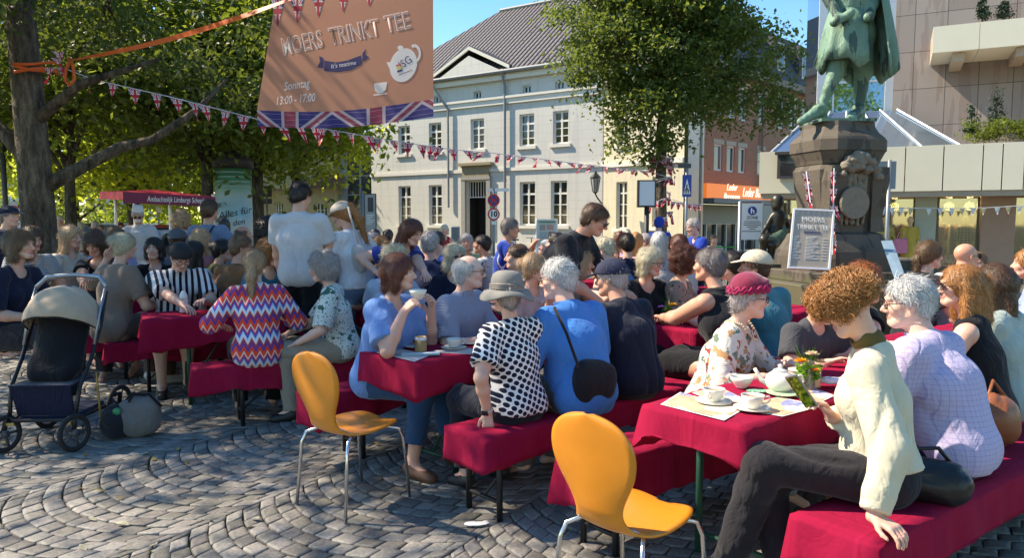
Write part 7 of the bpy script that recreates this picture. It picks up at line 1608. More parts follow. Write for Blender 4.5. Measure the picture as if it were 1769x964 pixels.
q = thing('paper_cup', 'white paper cups before the ginger haired woman', 'cup', tuple(at(1541,616,3.8))); b = MB(); b.lathe([(0,0),(.03,0),(.042,.075),(.040,.075),(.028,.003),(0,.003)], n=20, caps=False); b.build('cup_body', china, q, True)
q = thing('napkin', 'white paper napkin crumpled beyond the sugar jar', 'napkin', tuple(onz(1440,662,ZT+.02))); v = Vol(); v.ell((0,0,.012), (.07,.05,.022), k=.01); Vv, Qq = v.build(.006); Vv = folds(Vv, Qq, .008, 3, 50, (1,1,1)); mkmesh('sheet', Vv, Qq, M('napkin_lilac', (.66,.66,.75), .7, trans=.1), q)
# litter on the cobbles
q = thing('napkin', 'crumpled white paper lying on the cobbles in front of the bench', 'litter', tuple(onz(823,908,.004))); v = Vol(); v.ell((-.01,0,.008), (.055,.03,.008), k=.004); v.ell((.04,.01,.008), (.03,.018,.008), k=.01); Vv, Qq = v.build(.004); Vv = folds(Vv, Qq, .004, 3, 60, (1,1,1)); mkmesh('sheet', Vv, Qq, pwhite, q)
lfm = [M('dry_leaf', (.28,.17,.05), .7, .3, trans=.2), M('yellow_leaf', (.42,.33,.06), .7, .3, trans=.2), M('pale_leaf', (.36,.33,.22), .7, .3)]
rl = random.Random(5)
for k in range(46):
    x, y = rl.uniform(-4.2, 1.0), rl.uniform(2.7, 6.0)
    if abs(x) > y*.72: x *= .6
    b = MB(); s_ = rl.uniform(.018, .04); n_ = 7; pts = []
    for j in range(n_): tt = j/(n_-1); wv_ = math.sin(math.pi*tt)**.8*s_*.42; pts.append((s_*(tt-.5)*2, wv_, .004+.008*math.sin(tt*3+k)))
    b.add(pts+[(p_[0], -p_[1], p_[2]+.004) for p_ in pts], [(j, j+1, n_+j+1, n_+j) for j in range(n_-1)])
    tag(o := b.build('fallen_leaf', lfm[k % 3], None), 'small dry leaf lying on the cobbles', 'leaf', 'fallen leaves on the cobbles'); o.location = (x, y, .006); o.rotation_euler = (rl.uniform(-.2,.2), rl.uniform(-.2,.2), rl.uniform(0, 6.28))

# ---------------------------------------------------------------- pushchair
pr_ = onz(95, 775, 0); pc = thing('pushchair', 'black pushchair with a beige folding hood parked on the cobbles', 'pushchair', (-3.28, 5.30, 0), R_(4)); pc.scale = (.86, .9, .97)
blkm = M('black_frame', (.02,.02,.022), .35, .1, metal=.3); blkf = cloth('black_fabric', (.010,.010,.013)); navyf = cloth('navy_fabric', (.010,.013,.035)); goldm = M('brass_trim', (.42,.33,.12), .35, metal=.7); silv = M('silver_tube', (.32,.35,.38), .35, .1, metal=.8)
b = MB()
for q in (-1, 1): b.tube([(q*.25,-.30,.20),(q*.27,-.22,.45),(q*.28,-.05,.62),(q*.285,.12,.85),(q*.285,.24,1.10)], .016, 8); b.tube([(q*.25,-.30,.22),(q*.26,.30,.20)], .014, 8)
b.build('frame', blkm, pc, True)
b = MB(); 
for q in (-1, 1): b.tube([(q*.285,.0,.72),(q*.29,.10,.95),(q*.29,.22,1.13)], .013, 8)
b.tube([(-.29,.22,1.13),(-.22,.27,1.21),(0,.28,1.225),(.22,.27,1.21),(.29,.22,1.13)], .018, 8); b.build('handle', silv, pc, True)
for (x, y, r, nm) in ((-.27,-.34,.135,'front_wheel'),(.27,-.34,.135,'front_wheel'),(-.31,.34,.17,'rear_wheel'),(.31,.34,.17,'rear_wheel')):
    w_ = thing(nm, None, None); w_.parent = pc; w_.location = (x, y, r); w_.rotation_euler = (0, 0, R_(62 if nm == 'front_wheel' else 80)); del_ = None
    b = MB(); b.tube([((r-.016)*math.cos(a), 0, (r-.016)*math.sin(a)) for a in np.linspace(0, 2*math.pi, 33)], .019, 8, False); b.build('tyre', M('tyre', (.02,.02,.02), .8), w_, True); b = MB(); b.lathe([(.03,-.03),(.03,.03)], (0,0,0), 14, axis='y'); b.tube([((r-.034)*math.cos(a), 0, (r-.034)*math.sin(a)) for a in np.linspace(0, 2*math.pi, 29)], .006, 6, False)
    for q in range(5): a = q*1.2566; b.tube([(0,0,0), ((r-.03)*math.cos(a),0,(r-.03)*math.sin(a))], .011, 6)
    b.build('rim', M('grey_spokes', (.07,.07,.075), .4), w_, True)
    b = MB(); b.tube([(x, y, r+.02),(x*.98, y+.02, r+.10),(x*.93, y*.88, .27)], .02, 8); b.build('fork', blkm, pc, True)
b = MB(); b.box(-.235,.235,-.31,.05,.46,.475); b.add([(-.235,-.30,.475),(.235,-.30,.475),(.22,-.24,.24),(-.22,-.24,.24),(-.235,-.285,.475),(.235,-.285,.475),(.22,-.225,.24),(-.22,-.225,.24)], [(0,1,2,3),(7,6,5,4)]); b.box(-.22,.22,-.24,.26,.20,.235,.01); b.build('shopping_basket', navyf, pc)
b = MB(); b.tube([(-.27,-.34,.30),(-.275,-.33,.42),(-.26,-.31,.255),(-.20,-.32,.225),(.20,-.32,.225),(.26,-.31,.255),(.275,-.32,.42)][2:6], .014, 8); b.build('bumper', blkm, pc, True)
b = MB(); 
for q in (-1, 1):
    b = MB(); b.box(q*.22-.03, q*.22+.03, -.345, -.335, .195, .215); b.build('brass_fitting', goldm, pc); b = MB(); b.tube([(q*.285,.05,.15),(q*.28,.02,.50)], .009, 6); b.build('brass_strut', goldm, pc)

v = Vol(); v.cap((0,-.02,.62), (0,.12,.95), .20, .21, .05, (V3(0,1,0), 1.6)); v.cap((-.14,-.08,.58),(.14,-.08,.58), .07, k=.05); v.cap((-.12,-.14,.52),(.12,-.14,.52), .06, k=.06); Vv, Qq = v.build(.014); mkmesh('seat', Vv, Qq, blkf, pc)
# hood: half barrel with ribs
V = []; Q = []; m, n = 40, 34
for j in range(n+1):
    th = R_(24)+R_(128)*j/n; 
    for i in range(m+1):
        u = math.pi*i/m; rx = .275; rad = .34*(1+.028*abs(math.sin(j/n*math.pi*4))); wv_ = .004*math.sin(u*9+j)
        x = rx*math.cos(u)*(1+.02*abs(math.sin(j/n*math.pi*4))); h_ = math.sin(u)**.75*(rad+wv_); V.append((x, .08-h_*math.cos(th)*.85, .82+h_*math.sin(th)*.95+.10*math.sin(u)*0))
for j in range(n):
    for i in range(m): a = j*(m+1)+i; Q.append((a, a+1, a+m+2, a+m+1))
o = mkmesh('hood', V, np.array(Q), M('beige_hood', (.46,.35,.245), .85, .12, 12, .3, 300, spec=.2, sheen=.2), pc); md = o.modifiers.new('thickness', 'SOLIDIFY'); md.thickness = .008
o2 = thing('cargo', None, None) if False else None
for th_ in (75, 110, 140): b = MB(); b.tube([(.279*math.cos(u), .08-math.sin(u)**.75*.348*math.cos(R_(th_))*.85, .82+math.sin(u)**.75*.348*math.sin(R_(th_))*.95) for u in np.linspace(.1, math.pi-.1, 26)], .0045, 5); b.build('hood_seam', M('hood_seam', (.20,.165,.12), .85), pc, True)
b = MB(); b.tube([(.276*math.cos(u)*1.01, .08-math.sin(u)**.75*.345*math.cos(R_(24))*.85, .82+math.sin(u)**.75*.34*math.sin(R_(24))*.95) for u in np.linspace(0, math.pi, 30)], .007, 6); b.build('hood_piping', blkf, pc, True)
# bag on the ground
bg_ = thing('tote_bag', 'grey and black tote bag slumped on the cobbles beside the pushchair', 'bag', (-2.80,5.38,0), .2); v = Vol(); v.ell((.04,0,.12), (.145,.11,.135), k=.03); v.cap((-.04,0,.20),(.12,0,.22), .06, k=.06); v.plane((0,0,.004),(0,0,-1)); Vv, Qq = v.build(.009); Vv = folds(Vv, Qq, .010, 31, 16, (1,1,1)); Vv[:, 2] = np.maximum(Vv[:, 2], .003); mkmesh('bag_body', Vv, Qq, cloth('grey_canvas', (.16,.15,.14)), bg_)
v = Vol(); v.ell((-.12,-.02,.12), (.10,.10,.13), k=.03); v.plane((0,0,.004),(0,0,-1)); Vv, Qq = v.build(.01); Vv = folds(Vv, Qq, .012, 33, 22, (1,1,1)); mkmesh('side_pocket', Vv, Qq, cloth('dark_canvas', (.02,.022,.03)), bg_)
b = MB(); b.tube([(-.02,-.05,.27),(.02,-.06,.33),(.12,-.05,.32),(.20,-.03,.22)], .010, 6); b.tube([(-.08,0,.24),(-.02,.02,.31),(.08,.02,.30)], .009, 6); b.build('strap', blkf, bg_, True); v = Vol(); v.ell((-.09,-.09,.21), (.03,.02,.03), k=.01); Vv, Qq = v.build(.008); mkmesh('green_item', Vv, Qq, M('green_plastic', (.03,.25,.10), .4), bg_)
def soft_bag(name, label, cat, p, size, mat, strap=None, seed=1, rz=0.0, tilt=0.0):
    r_ = thing(name, label, cat, tuple(p), rz); v = Vol(); sx, sy, sz = size; q_ = min(max(sy, sz*.3), sx*.85, sz*.5); [v.cap((-(sx-q_),0,z_),(sx-q_,0,z_-.01), q_, k=.04, flat=(V3(0,1,0), max(1, q_/sy))) for z_ in np.linspace(q_, max(q_, sz-q_), max(2, int(sz/q_)+1))]; Vv, Qq = v.build(.009); Vv = folds(Vv, Qq, .008, seed, 24, (1,1,1)); o = mkmesh('bag_body', Vv, Qq, mat, r_); 
    if strap: b = MB(); b.tube(strap, .009, 6); b.build('strap', mat, r_, True)
    return r_
leatherb = M('black_leather', (.015,.014,.015), .35, .2, 20, .2, 90); leathert = M('tan_leather', (.26,.085,.035), .4, .25, 12, .2, 90)
soft_bag('shoulder_bag', 'black leather handbag lying on the bench behind the phone woman', 'bag', onz(1605,862,.492), (.14,.075,.15), leatherb, [(-.09,0,.13),(-.07,.02,.19),(.03,.03,.20),(.09,.02,.13)], 3, R_(-20))
soft_bag('shoulder_bag', 'brown leather bag on the bench right of the white haired man', 'bag', onz(1716,770,.492), (.10,.08,.26), leathert, [(-.06,0,.22),(0,.02,.32),(.08,0,.22)], 5, .3)

# ---------------------------------------------------------------- people
def hands_at(*a): return at(*a)
navy = cloth('navy_cotton', (.012,.016,.038)); black = cloth('black_cotton', (.010,.010,.012)); white = cloth('white_cotton', (.62,.61,.63)); jeans = cloth('blue_jeans', (.045,.09,.18)); djeans = cloth('dark_jeans', (.012,.022,.05)); ltrous = cloth('grey_trousers', (.10,.095,.09)); darkt = cloth('dark_trousers', (.022,.020,.024))
blouse = cloth('cream_satin', (.70,.64,.47), .12); lav = pat('lavender_check', p_check2); linenb = cloth('linen_blue', (.14,.27,.56)); azure = cloth('azure_linen', (.045,.21,.56)); teal = cloth('teal_cotton', (.05,.21,.25)); mint = cloth('mint_jersey', (.40,.47,.43)); gshirt = pat('grey_fine_stripe', p_stripes((.30,.33,.42),(.20,.22,.30),.009,.5)); taupe = cloth('taupe_jersey', (.22,.16,.125)); rust = cloth('rust_cotton', (.22,.095,.04)); footb = cloth('football_blue', (.012,.05,.33)); cream = cloth('cream_shirt', (.55,.50,.40))
G1 = 'guests seated at the front tables'; G2 = 'guests seated at the middle tables'; G3 = 'guests far back in the square'
# 1 young woman with the phone
c1 = person(1452, 486, 2.95, 176, 'young woman with piled ginger curls in cream blouse looking at her phone', lean=3, bend=9, tw=-26, yaw=2, pitch=27, hair=('bigcurl','curl'), sk='l', shirt=blouse, sleeve=1.92, sleeve_puff=.016, pants=darkt, plen=.93, shoes=M('beige_sneaker', (.55,.45,.28), .6, .1), lod=0, neck=.058, hem=.06,
   Rw=at(1437,722,2.96), Rhint=(.3,-.3,-.9), Lw=onz(1509,893,.535), Lhint=(-.4,-.9,.1), fL=(-.80,-.60,-.22), nL=(0,0,1), curlL=(.45,.45), fR=(-.15,.55,.75), nR=(.2,-.8,.55), curlR=(.7,.75), legs={-1: ((-.07,.46,.05),(.08,.14,.13),(.1,1,-.35)), 1: ((.03,.44,-.01),(-.02,-.10,.09))}, group=G1, glasses=None)
# phone in her right hand
ph = at(1384, 676, 2.93); pe = thing('smartphone', 'smartphone with green picture on its screen held by the young woman', 'phone', tuple(ph)); ax1 = nz(at(1398,702,2.93)-at(1362,650,2.95)); ax2 = nz(V3(.30,-.80,.30)); ax2 = nz(ax2-(ax2@ax1)*ax1); ax3 = np.cross(ax1, ax2)
if ax3[1] > 0: ax2 = -ax2; ax3 = -ax3
Mp = Matrix([[ax2[0],ax1[0],ax3[0],0],[ax2[1],ax1[1],ax3[1],0],[ax2[2],ax1[2],ax3[2],0],[0,0,0,1]]); b = MB(); b.M = Mp; b.box(-.036,.036,-.076,.076,-.005,.004,.003); b.build('casing', M('phone_casing', (.25,.25,.24), .3, metal=.4), pe); b = MB(); b.M = Mp; b.box(-.031,.031,-.068,.068,.0045,.0052); 
t = NT('phone_screen'); n_ = t.noise(60, 2); cc = t.ramp(n_, [(.35,(.008,.02,.004)),(.55,(.06,.11,.01)),(.65,(.16,.20,.02))]); b.build('screen', t.pbsdf(cc, .1, emit=cc, estr=.25), pe)
# scarf collar and white sock
v = Vol(); Nn2 = c1['N']; Rn2 = c1['Rn']; v.cap(Nn2+Rn2@V3(0,-.012,.022), Nn2+Rn2@V3(0,.006,.045), .062, .055, .01); v.cap(Nn2+Rn2@V3(0,.03,.075), Nn2+Rn2@V3(0,.04,.12), .045, .05, .01, op='s'); Vv, Qq = v.build(.006); mkmesh('collar', Vv, Qq, M('olive_collar', (.13,.085,.02), .8), c1['root'])
for q in (-1, 1): v = Vol(); v.cap(c1['A'][q]+V3(0,0,-.02), c1['A'][q]+V3(0,0,.10), .045, .042, .01, None, ((c1['A'][q]+V3(0,0,.07), V3(0,0,1)),)); Vv, Qq = v.build(.008); mkmesh('sock', Vv, Qq, white, c1['root'])
# 2 white haired man
person(1572, 482, 3.38, 128, 'white haired man in lavender checked shirt and dark jeans with glasses', g='m', lean=12, bend=16, yaw=38, pitch=6, hair=('short','white'), sk='p', shirt=lav, sleeve=.95, pants=djeans, lod=0, collar=True, bulk=1.22, Lh=(-.10,.40,.80), Rh=(.2,.36,.8), group=G1, glasses='clear', belly=.02, hem=-.06, shoes=shoe_br)
person(1665, 462, 3.95, 140, 'woman with ginger half ponytail and sunglasses in black sleeveless top', lean=8, bend=8, yaw=28, hair=('halfpony','ginger'), shirt=black, sleeve=0, pants=darkt, lod=0, group=G1, glasses='sun', Lh=(-.12,.40,.82))
person(1722, 460, 4.25, 128, 'woman with long dark brown hair in mint shirt seen from behind', lean=6, bend=8, yaw=10, hair=('long','brown'), shirt=mint, sleeve=.8, pants=black, lod=0, group=G1, bulk=1.25, hem=-.1)
p5 = person(1492, 461, 4.55, -60, 'red haired man with glasses in black resting his chin on his fist', g='m', lean=10, bend=14, yaw=12, pitch=4, hair=('wavy','red'), hairbig=.9, shirt=black, sleeve=.6, pants=darkt, lod=0, group=G1, glasses='clear', Rw=at(1492,598,4.35), Rhint=(.4,-.2,-.9), fR=(0,.1,1), nR=(0,1,.1), curlR=(1.2,1.1), Lw=at(1520,600,4.2))
person(1418, 490, 4.35, -65, 'person in dark grey t-shirt mostly hidden behind the curls', g='m', lean=14, bend=10, hair=('short','brown'), shirt=cloth('charcoal_jersey', (.06,.062,.07)), sleeve=.6, pants=darkt, lod=1, group=G1)
# 6 burgundy hat lady
c6 = person(1292, 484, 4.02, -32, 'older woman in burgundy hat and floral blouse with pearl necklace', lean=12, bend=10, yaw=26, pitch=4, hair=('crop','grey'), sk='p', shirt=pat('floral_blouse', p_speck((.66,.62,.54), [(.36,.38,.38), (.30,.05,.04), (.14,.20,.15), (.50,.26,.12)], 30, .25)), sleeve=1.45, sleeve_puff=.012, pants=cloth('grey_skirt_cloth', (.3,.3,.3)), lod=0, group=G1, glasses='clear', bulk=1.3, Rw=at(1318,652,3.78), Lw=at(1372,628,4.0), hem=-.08, neck=.07, Rhint=(.6,-.6,-.7))
bur = M('burgundy_felt', (.22,.008,.045), .85, .2, 30, .3, 200, sheen=.3)
v = Vol(); v.ell((0,-.015,.075), (.100,.112,.095), k=.02); v.plane((0,0,.045), (0,.22,-1)); v.ell((0,.055,.10), (.065,.05,.03), Rx(.5), .02); V, Q = v.build(.005); V = folds(V, Q, .002, 3, 40); V = (V*c6['s'])@c6['R'].T+c6['Hc']; mkmesh('hat', V, Q, bur, c6['root'])
b = MB(); 
for ring, (rx, ry, z_) in enumerate(((.108,.119,.052),(.110,.121,.070))):
    pts = [(rx*math.cos(a)*(1+.035*math.sin(a*13+ring*2)), -.015+ry*math.sin(a)*(1+.035*math.sin(a*13+ring*2)), z_+.012*math.sin(a*17+ring)+ .22*ry*math.sin(a)*.6) for a in np.linspace(0, 2*math.pi, 90)]; b.tube(pts, .009, 6, False)
in_head(c6, b, 'hat_ruffle', M('burgundy_ruffle', (.32,.015,.075), .8, .2, 40))
v = Vol(); Nk = c6['N']; b = MB(); 
for a in np.linspace(0, 2*math.pi, 44): b.lathe([(.0,-.007),(.005,-.005),(.007,0),(.005,.005),(0,.007)], tuple(Nk+c6['Rn']@V3(.075*math.sin(a), .035+.085*math.cos(a), .03-.075*max(0, math.cos(a)))), 6, caps=False)
b.build('pearl_necklace', M('pearls', (.62,.50,.34), .3, .1), c6['root'], True)
# 8..12
c8 = person(1308, 436, 5.45, 118, 'man in teal t-shirt and beige flat cap seen from behind', g='m', lean=8, bend=12, yaw=48, hair=('crop','brown'), sk='m', shirt=teal, sleeve=.6, pants=djeans, lod=0, group=G1, bulk=1.15, hem=-.08)
cap_hat(c8, M('beige_cap', (.58,.50,.36), .8, .1), back=False, z=.04)
person(1266, 436, 5.75, 150, 'woman with dark bun facing left between tank top woman and flat cap', lean=6, bend=8, yaw=10, hair=('bun','dark'), shirt=cloth('coral_top', (.35,.10,.08)), sleeve=0, pants=darkt, lod=1, group=G1)
person(1229, 431, 5.12, 128, 'woman with short salt and pepper hair in black tank top, elbows on the table', g='f', lean=14, bend=12, yaw=12, hair=('shortm','salt'), sk='m', shirt=cloth('black_tank', (.014,.014,.018)), sleeve=0, pants=black, skirt=True, lod=0, group=G1, bulk=1.2, Lw=at(1145,548,5.45), Rw=at(1165,540,5.7), Lhint=(-.8,-.3,-.5), hem=-.08, neck=.085)
person(1182, 430, 6.25, -25, 'woman with auburn curls and necklace in patterned blouse facing right', lean=6, bend=6, yaw=22, hair=('curly','auburn'), shirt=pat('brown_print', p_speck((.28,.19,.14), [(.06,.03,.02), (.5,.36,.28)], 26, .4)), sleeve=.8, pants=darkt, lod=0, group=G2, neck=.075)
person(1126, 430, 6.1, -62, 'blonde woman with glasses and beaded necklace in black top', lean=6, bend=8, yaw=20, pitch=12, hair=('bob','pale'), shirt=pat('black_print', p_speck((.012,.012,.014), [(.10,.05,.05)], 30, .3)), sleeve=.8, pants=black, lod=0, group=G2, neck=.08, glasses='clear', bulk=1.1)
# bench 2
c13 = person(1056, 452, 4.82, 124, 'man in navy t-shirt and navy baseball cap seen from behind', g='m', lean=13, bend=14, yaw=28, pitch=8, hair=('crop','grey'), sk='m', shirt=cloth('navy_jersey', (.014,.018,.034)), sleeve=.62, pants=cloth('charcoal_trousers', (.04,.042,.045)), lod=0, group=G1, bulk=1.2, Lh=(-.22,.30,.79), Rh=(.15,.4,.8), Lhint=(-.9,-.4,-.3), hem=-.05)
cap_hat(c13, M('navy_cap', (.016,.02,.05), .8, .1), back=False, z=.035)
c14 = person(964, 450, 4.42, 128, 'white haired man in bright blue shirt with black shoulder bag strap', g='m', lean=12, bend=14, yaw=34, pitch=8, hair=('short','white'), sk='p', shirt=azure, sleeve=.9, pants=ltrous, lod=0, group=G1, collar=True, bulk=1.22, glasses='clear', Lh=(-.14,.36,.80), belly=.02, hem=-.09, Rh=(.10,.34,.80))
soft_bag('shoulder_bag', 'black crossbody bag resting on the bench behind the bright blue shirt', 'bag', at(1026,697,4.13), (.125,.055,.25), cloth('black_nylon', (.018,.018,.021)), [(-.10,0,.20),(-.16,-.03,.30),(-.21,-.03,.42),(-.24,.05,.56)], 9, R_(30))
c15 = person(877, 478, 4.12, 124, 'woman in grey brimmed hat and black and white dotted blouse', lean=4, bend=5, roll=-2, yaw=-6, hair=('crop','grey'), sk='l', shirt=pat('dotted_blouse', p_dots), sleeve=.72, pants=cloth('navy_skirt', (.016,.018,.028)), plen=.9, lod=0, group=G1, Lw=at(842,712,3.93), Lhint=(-.7,-.6,-.2), fL=(-.1,-.25,-.95), nL=(-.35,-.9,.1), curlL=(.25,.35), hem=-.03, shoes=shoe_b)
t = NT('grey_straw'); wvn = t.n('ShaderNodeTexWave', wave_type='BANDS', bands_direction='Z'); wvn.inputs['Scale'].default_value = 55; t.t.links.new(t.tc.outputs['Object'], wvn.inputs[0]); straw = t.pbsdf(t.mix(wvn.outputs['Fac'], (.15,.14,.125), (.27,.255,.23)), .7, bump=wvn.outputs['Fac'], bstr=.3)
b = MB(); pf = [(.170,-.010),(.168,.0),(.145,.016),(.118,.026),(.102,.034),(.100,.055),(.098,.095),(.088,.125),(.065,.143),(.03,.150),(0,.151)]; 
n_ = 48; vs = []; 
for k, (r, z_) in enumerate(pf):
    for i in range(n_): a = 2*math.pi*i/n_; wb_ = (.012*math.sin(a*3+1)+.008*math.sin(a*2)) if k < 3 else 0; vs.append((r*math.cos(a), -.012+r*1.10*math.sin(a), z_+.005+wb_-(.014 if k < 2 else 0)*abs(math.cos(a))*1.2))
fs = [(k*n_+i, k*n_+(i+1) % n_, (k+1)*n_+(i+1) % n_, (k+1)*n_+i) for k in range(len(pf)-1) for i in range(n_)]; b.add(vs, fs); o = in_head(c15, b, 'hat', straw); md = o.modifiers.new('thickness', 'SOLIDIFY'); md.thickness = .004
b = MB(); 
for z_ in (.045,.057,.069): b.tube([(.103*math.cos(a), -.012+.1135*math.sin(a), z_+.004*math.sin(a*2)) for a in np.linspace(0, 2*math.pi, 40)], .008, 6, False)
v = None; b.tube([(.105,.02,.05),(.125,.03,.07),(.13,.0,.085),(.115,-.02,.06)], .014, 6); in_head(c15, b, 'hat_band', M('hat_ribbon', (.20,.17,.15), .5, .2, 40))
W_ = c15['W'][-1]; d_ = nz(c15['W'][-1]-c15['E'][-1]); b = MB(); q = Vector(d_).to_track_quat('Z', 'Y').to_matrix(); b.M = Matrix.Translation(Vector(W_-d_*.015))@q.to_4x4(); b.lathe([(.0285,-.010),(.0305,-.009),(.0305,.009),(.0285,.010)], n=20, caps=False); wo_ = b.build('wristwatch', M('watch_band', (.55,.52,.48), .5), c15['root'], True); b = MB(); b.M = Matrix.Translation(Vector(W_-d_*.015))@q.to_4x4(); b.box(-.018,.018,-.036,-.029,-.016,.016,.002); b.box(-.018,.018,.029,.036,-.016,.016,.002); b.build('watch_face', blk, wo_)
# left of table 2
person(922, 440, 5.75, -50, 'woman with blonde bun and glasses in pale pink top, hand at chin', lean=10, bend=8, yaw=36, hair=('bun','blond'), shirt=cloth('pale_pink', (.52,.40,.38)), sleeve=.6, pants=darkt, lod=0, group=G1, glasses='clear', Lw=at(946,500,5.5), fL=(0,.1,1), curlL=(.9,.9), Lhint=(-.5,-.2,-.9))
person(1000, 434, 6.0, -40, 'tanned woman with sunglasses pushed up on streaked brown hair', lean=10, bend=12, yaw=30, hair=('wavy','blond'), sk='t', shirt=cloth('tan_top', (.25,.20,.15)), sleeve=.0, pants=darkt, lod=0, group=G1, glasses='up', Lw=at(1042,548,5.5), Rw=at(1000,560,5.6))
c19 = person(808, 442, 5.15, -32, 'balding older man with glasses in grey blue striped shirt', g='m', lean=8, bend=10, yaw=24, pitch=2, hair=('fringe','white'), sk='p', shirt=gshirt, sleeve=.85, pants=jeans, lod=0, group=G1, collar=True, glasses='clear', Lh=(-.10,.36,.80), Rh=(.14,.36,.80), bulk=1.08, shoes=shoe_b)
c20 = person(686, 442, 4.72, -22, 'woman in blue linen blouse and jeans drinking from a white cup', lean=10, bend=6, yaw=14, pitch=2, hair=('bob','auburn'), sk='l', shirt=linenb, sleeve=.78, pants=cloth('jeans_blue', (.025,.07,.16)), plen=.72, shoes=shoe_br, lod=0, group=G1, bulk=1.28, Rw=at(697,540,4.48), Lw=at(745,535,4.78), Rhint=(.5,.1,-1), Lhint=(-.3,.4,-1), fR=(-.25,.55,.65), nR=(.8,-.3,.4), fL=(.3,.3,.8), nL=(-.6,.5,.2), curlR=(.9,.8), curlL=(.9,.7), hem=-.12, neck=.075,
   legs={-1: ((-.12,.40,-.02),(-.02,.06,.09)), 1: ((.16,.40,-.02),(.02,-.06,.09))})
cp = thing('tea_cup', 'white cup held at the mouth of the woman in blue', 'cup', tuple(at(722,509,4.60)), .2, 'white tea cups'); b = MB(); b.lathe([(.0,-.03),(.026,-.03),(.028,-.024),(.040,-.01),(.050,.01),(.056,.03),(.0525,.03),(.046,.01),(.030,-.014),(.0,-.016)], n=28, caps=False); b.build('cup_body', china, cp, True)
# standing waiter figures
person(1036, 356, 5.9, -28, 'man in black polo and sunglasses bending over the table', pose='stand', g='m', lean=30, bend=14, yaw=14, pitch=26, hair=('shortm','brown'), sk='m', shirt=cloth('black_polo', (.014,.015,.020)), sleeve=.7, collar=True, pants=black, lod=0, group=G2, glasses='sun', bulk=1.2, Rw=at(1035,520,5.7), Lw=at(1075,500,6.0), hem=-.12)
person(716, 382, 6.7, -38, 'waitress with long brown hair in blue t-shirt leaning forward', pose='stand', lean=24, bend=14, yaw=6, pitch=24, hair=('long','auburn'), shirt=pat('blue_print_tee', p_speck((.018,.045,.24), [(.4,.4,.5)], 20, .12)), sleeve=.5, pants=navy, lod=0, group=G2, Lw=at(742,486,6.3), Rw=at(650,470,6.6), hem=-.12)
person(522, 317, 6.75, 92, 'tall man in white t-shirt and black trousers standing with his back turned', pose='stand', g='m', lean=2, bend=4, yaw=-22, pitch=18, hair=('shortm','dark'), sk='m', shirt=cloth('white_tee', (.52,.50,.50)), sleeve=.62, pants=black, lod=0, group=G2, bulk=1.1, hem=-.10, Lh=(-.20,.18,1.0), Rh=(.20,.28,1.12), sc=1.05)
c30 = person(586, 352, 7.0, 150, 'waitress in white cap, white t-shirt and jeans carrying a pale shoulder bag', pose='stand', lean=6, bend=10, yaw=14, pitch=22, hair=('pony','ginger'), shirt=white, sleeve=.45, pants=cloth('pale_jeans', (.10,.17,.27)), lod=0, group=G2, hem=.0, Lh=(-.10,.33,1.20), Rh=(.22,.0,.95), Rhint=(1,-.5,-.2))
cap_hat(c30, M('white_cap', (.55,.50,.42), .8, .1), z=.04)
soft_bag('shoulder_bag', 'pale canvas bag at the hip of the capped waitress', 'bag', at(622,470,6.8), (.07,.04,.26), cloth('pale_canvas', (.45,.42,.40)), [(0,0,.2),(-.10,0,.6)], 12)
person(881, 379, 8.6, -8, 'grey haired man in blue football shirt standing in profile', pose='stand', g='m', lean=3, bend=6, yaw=4, pitch=4, hair=('short','salt'), sk='t', shirt=pat('football_shirt', p_stripes((.012,.05,.33),(.6,.62,.7),.11,.08)), sleeve=.7, pants=darkt, lod=0, group=G2, Rh=(.16,.32,1.28), Lh=(-.05,.34,1.30), Rhint=(.4,-.5,-.8), bulk=1.1)
c31 = person(556, 440, 5.95, 186, 'grey curly haired woman in green and white blouse, hands in her lap', lean=6, bend=10, yaw=8, pitch=8, hair=('curly','grey'), sk='p', shirt=pat('green_speckle', p_speck((.60,.62,.56), [(.03,.16,.11), (.04,.12,.09)], 48, .42)), sleeve=.95, pants=cloth('beige_trousers', (.30,.26,.20)), lod=0, group=G1, Lw=at(515,592,5.75), Rw=at(500,575,6.0), bulk=1.15, shoes=shoe_b, hem=-.08, curlL=(.2,.2), curlR=(.2,.2))
person(572, 421, 7.0, -70, 'grey blonde woman in yellow and blue patterned blouse facing the camera', lean=4, bend=6, hair=('bob','pale'), shirt=pat('yellow_blue_print', p_speck((.55,.52,.42), [(.05,.07,.25), (.55,.35,.03), (.1,.12,.3)], 34, .35)), sleeve=.8, pants=darkt, lod=1, group=G2, bulk=1.15)
person(440, 434, 5.9, 112, 'woman with long blonde ponytail in red, blue and white zigzag blouse', lean=9, bend=10, yaw=-14, pitch=8, hair=('pony','blond'), shirt=pat('zigzag', p_zigzag), sleeve=1.45, sleeve_puff=.015, pants=black, lod=0, group=G1, bulk=1.28, hem=-.12, Rh=(.2,.34,.8), Lh=(-.25,.25,.75))
person(468, 418, 6.95, -48, 'woman with curly orange hair and glasses in teal cardigan', lean=6, bend=10, yaw=22, pitch=8, hair=('curly','ginger'), shirt=cloth('teal_cardigan', (.015,.14,.22)), sleeve=1.7, pants=darkt, lod=0, group=G2, glasses='clear')
person(415, 408, 7.4, 60, 'brown haired man with glasses in rust t-shirt turned to the right', g='m', lean=10, bend=12, yaw=-42, hair=('short','mid'), sk='m', shirt=rust, sleeve=.7, pants=darkt, lod=1, group=G2, glasses='clear', bulk=1.15)
person(382, 415, 7.9, 40, 'dark haired woman in olive top left of the rust t-shirt', lean=8, bend=12, yaw=-30, hair=('bun','dark'), shirt=cloth('olive_top', (.10,.11,.04)), sleeve=.6, lod=1, group=G2)
person(346, 398, 8.1, 80, 'woman with long wavy blonde hair and pink top from behind', lean=6, bend=8, hair=('longwavy','blond'), shirt=cloth('dusty_pink', (.32,.12,.14)), sleeve=.4, lod=1, group=G2)
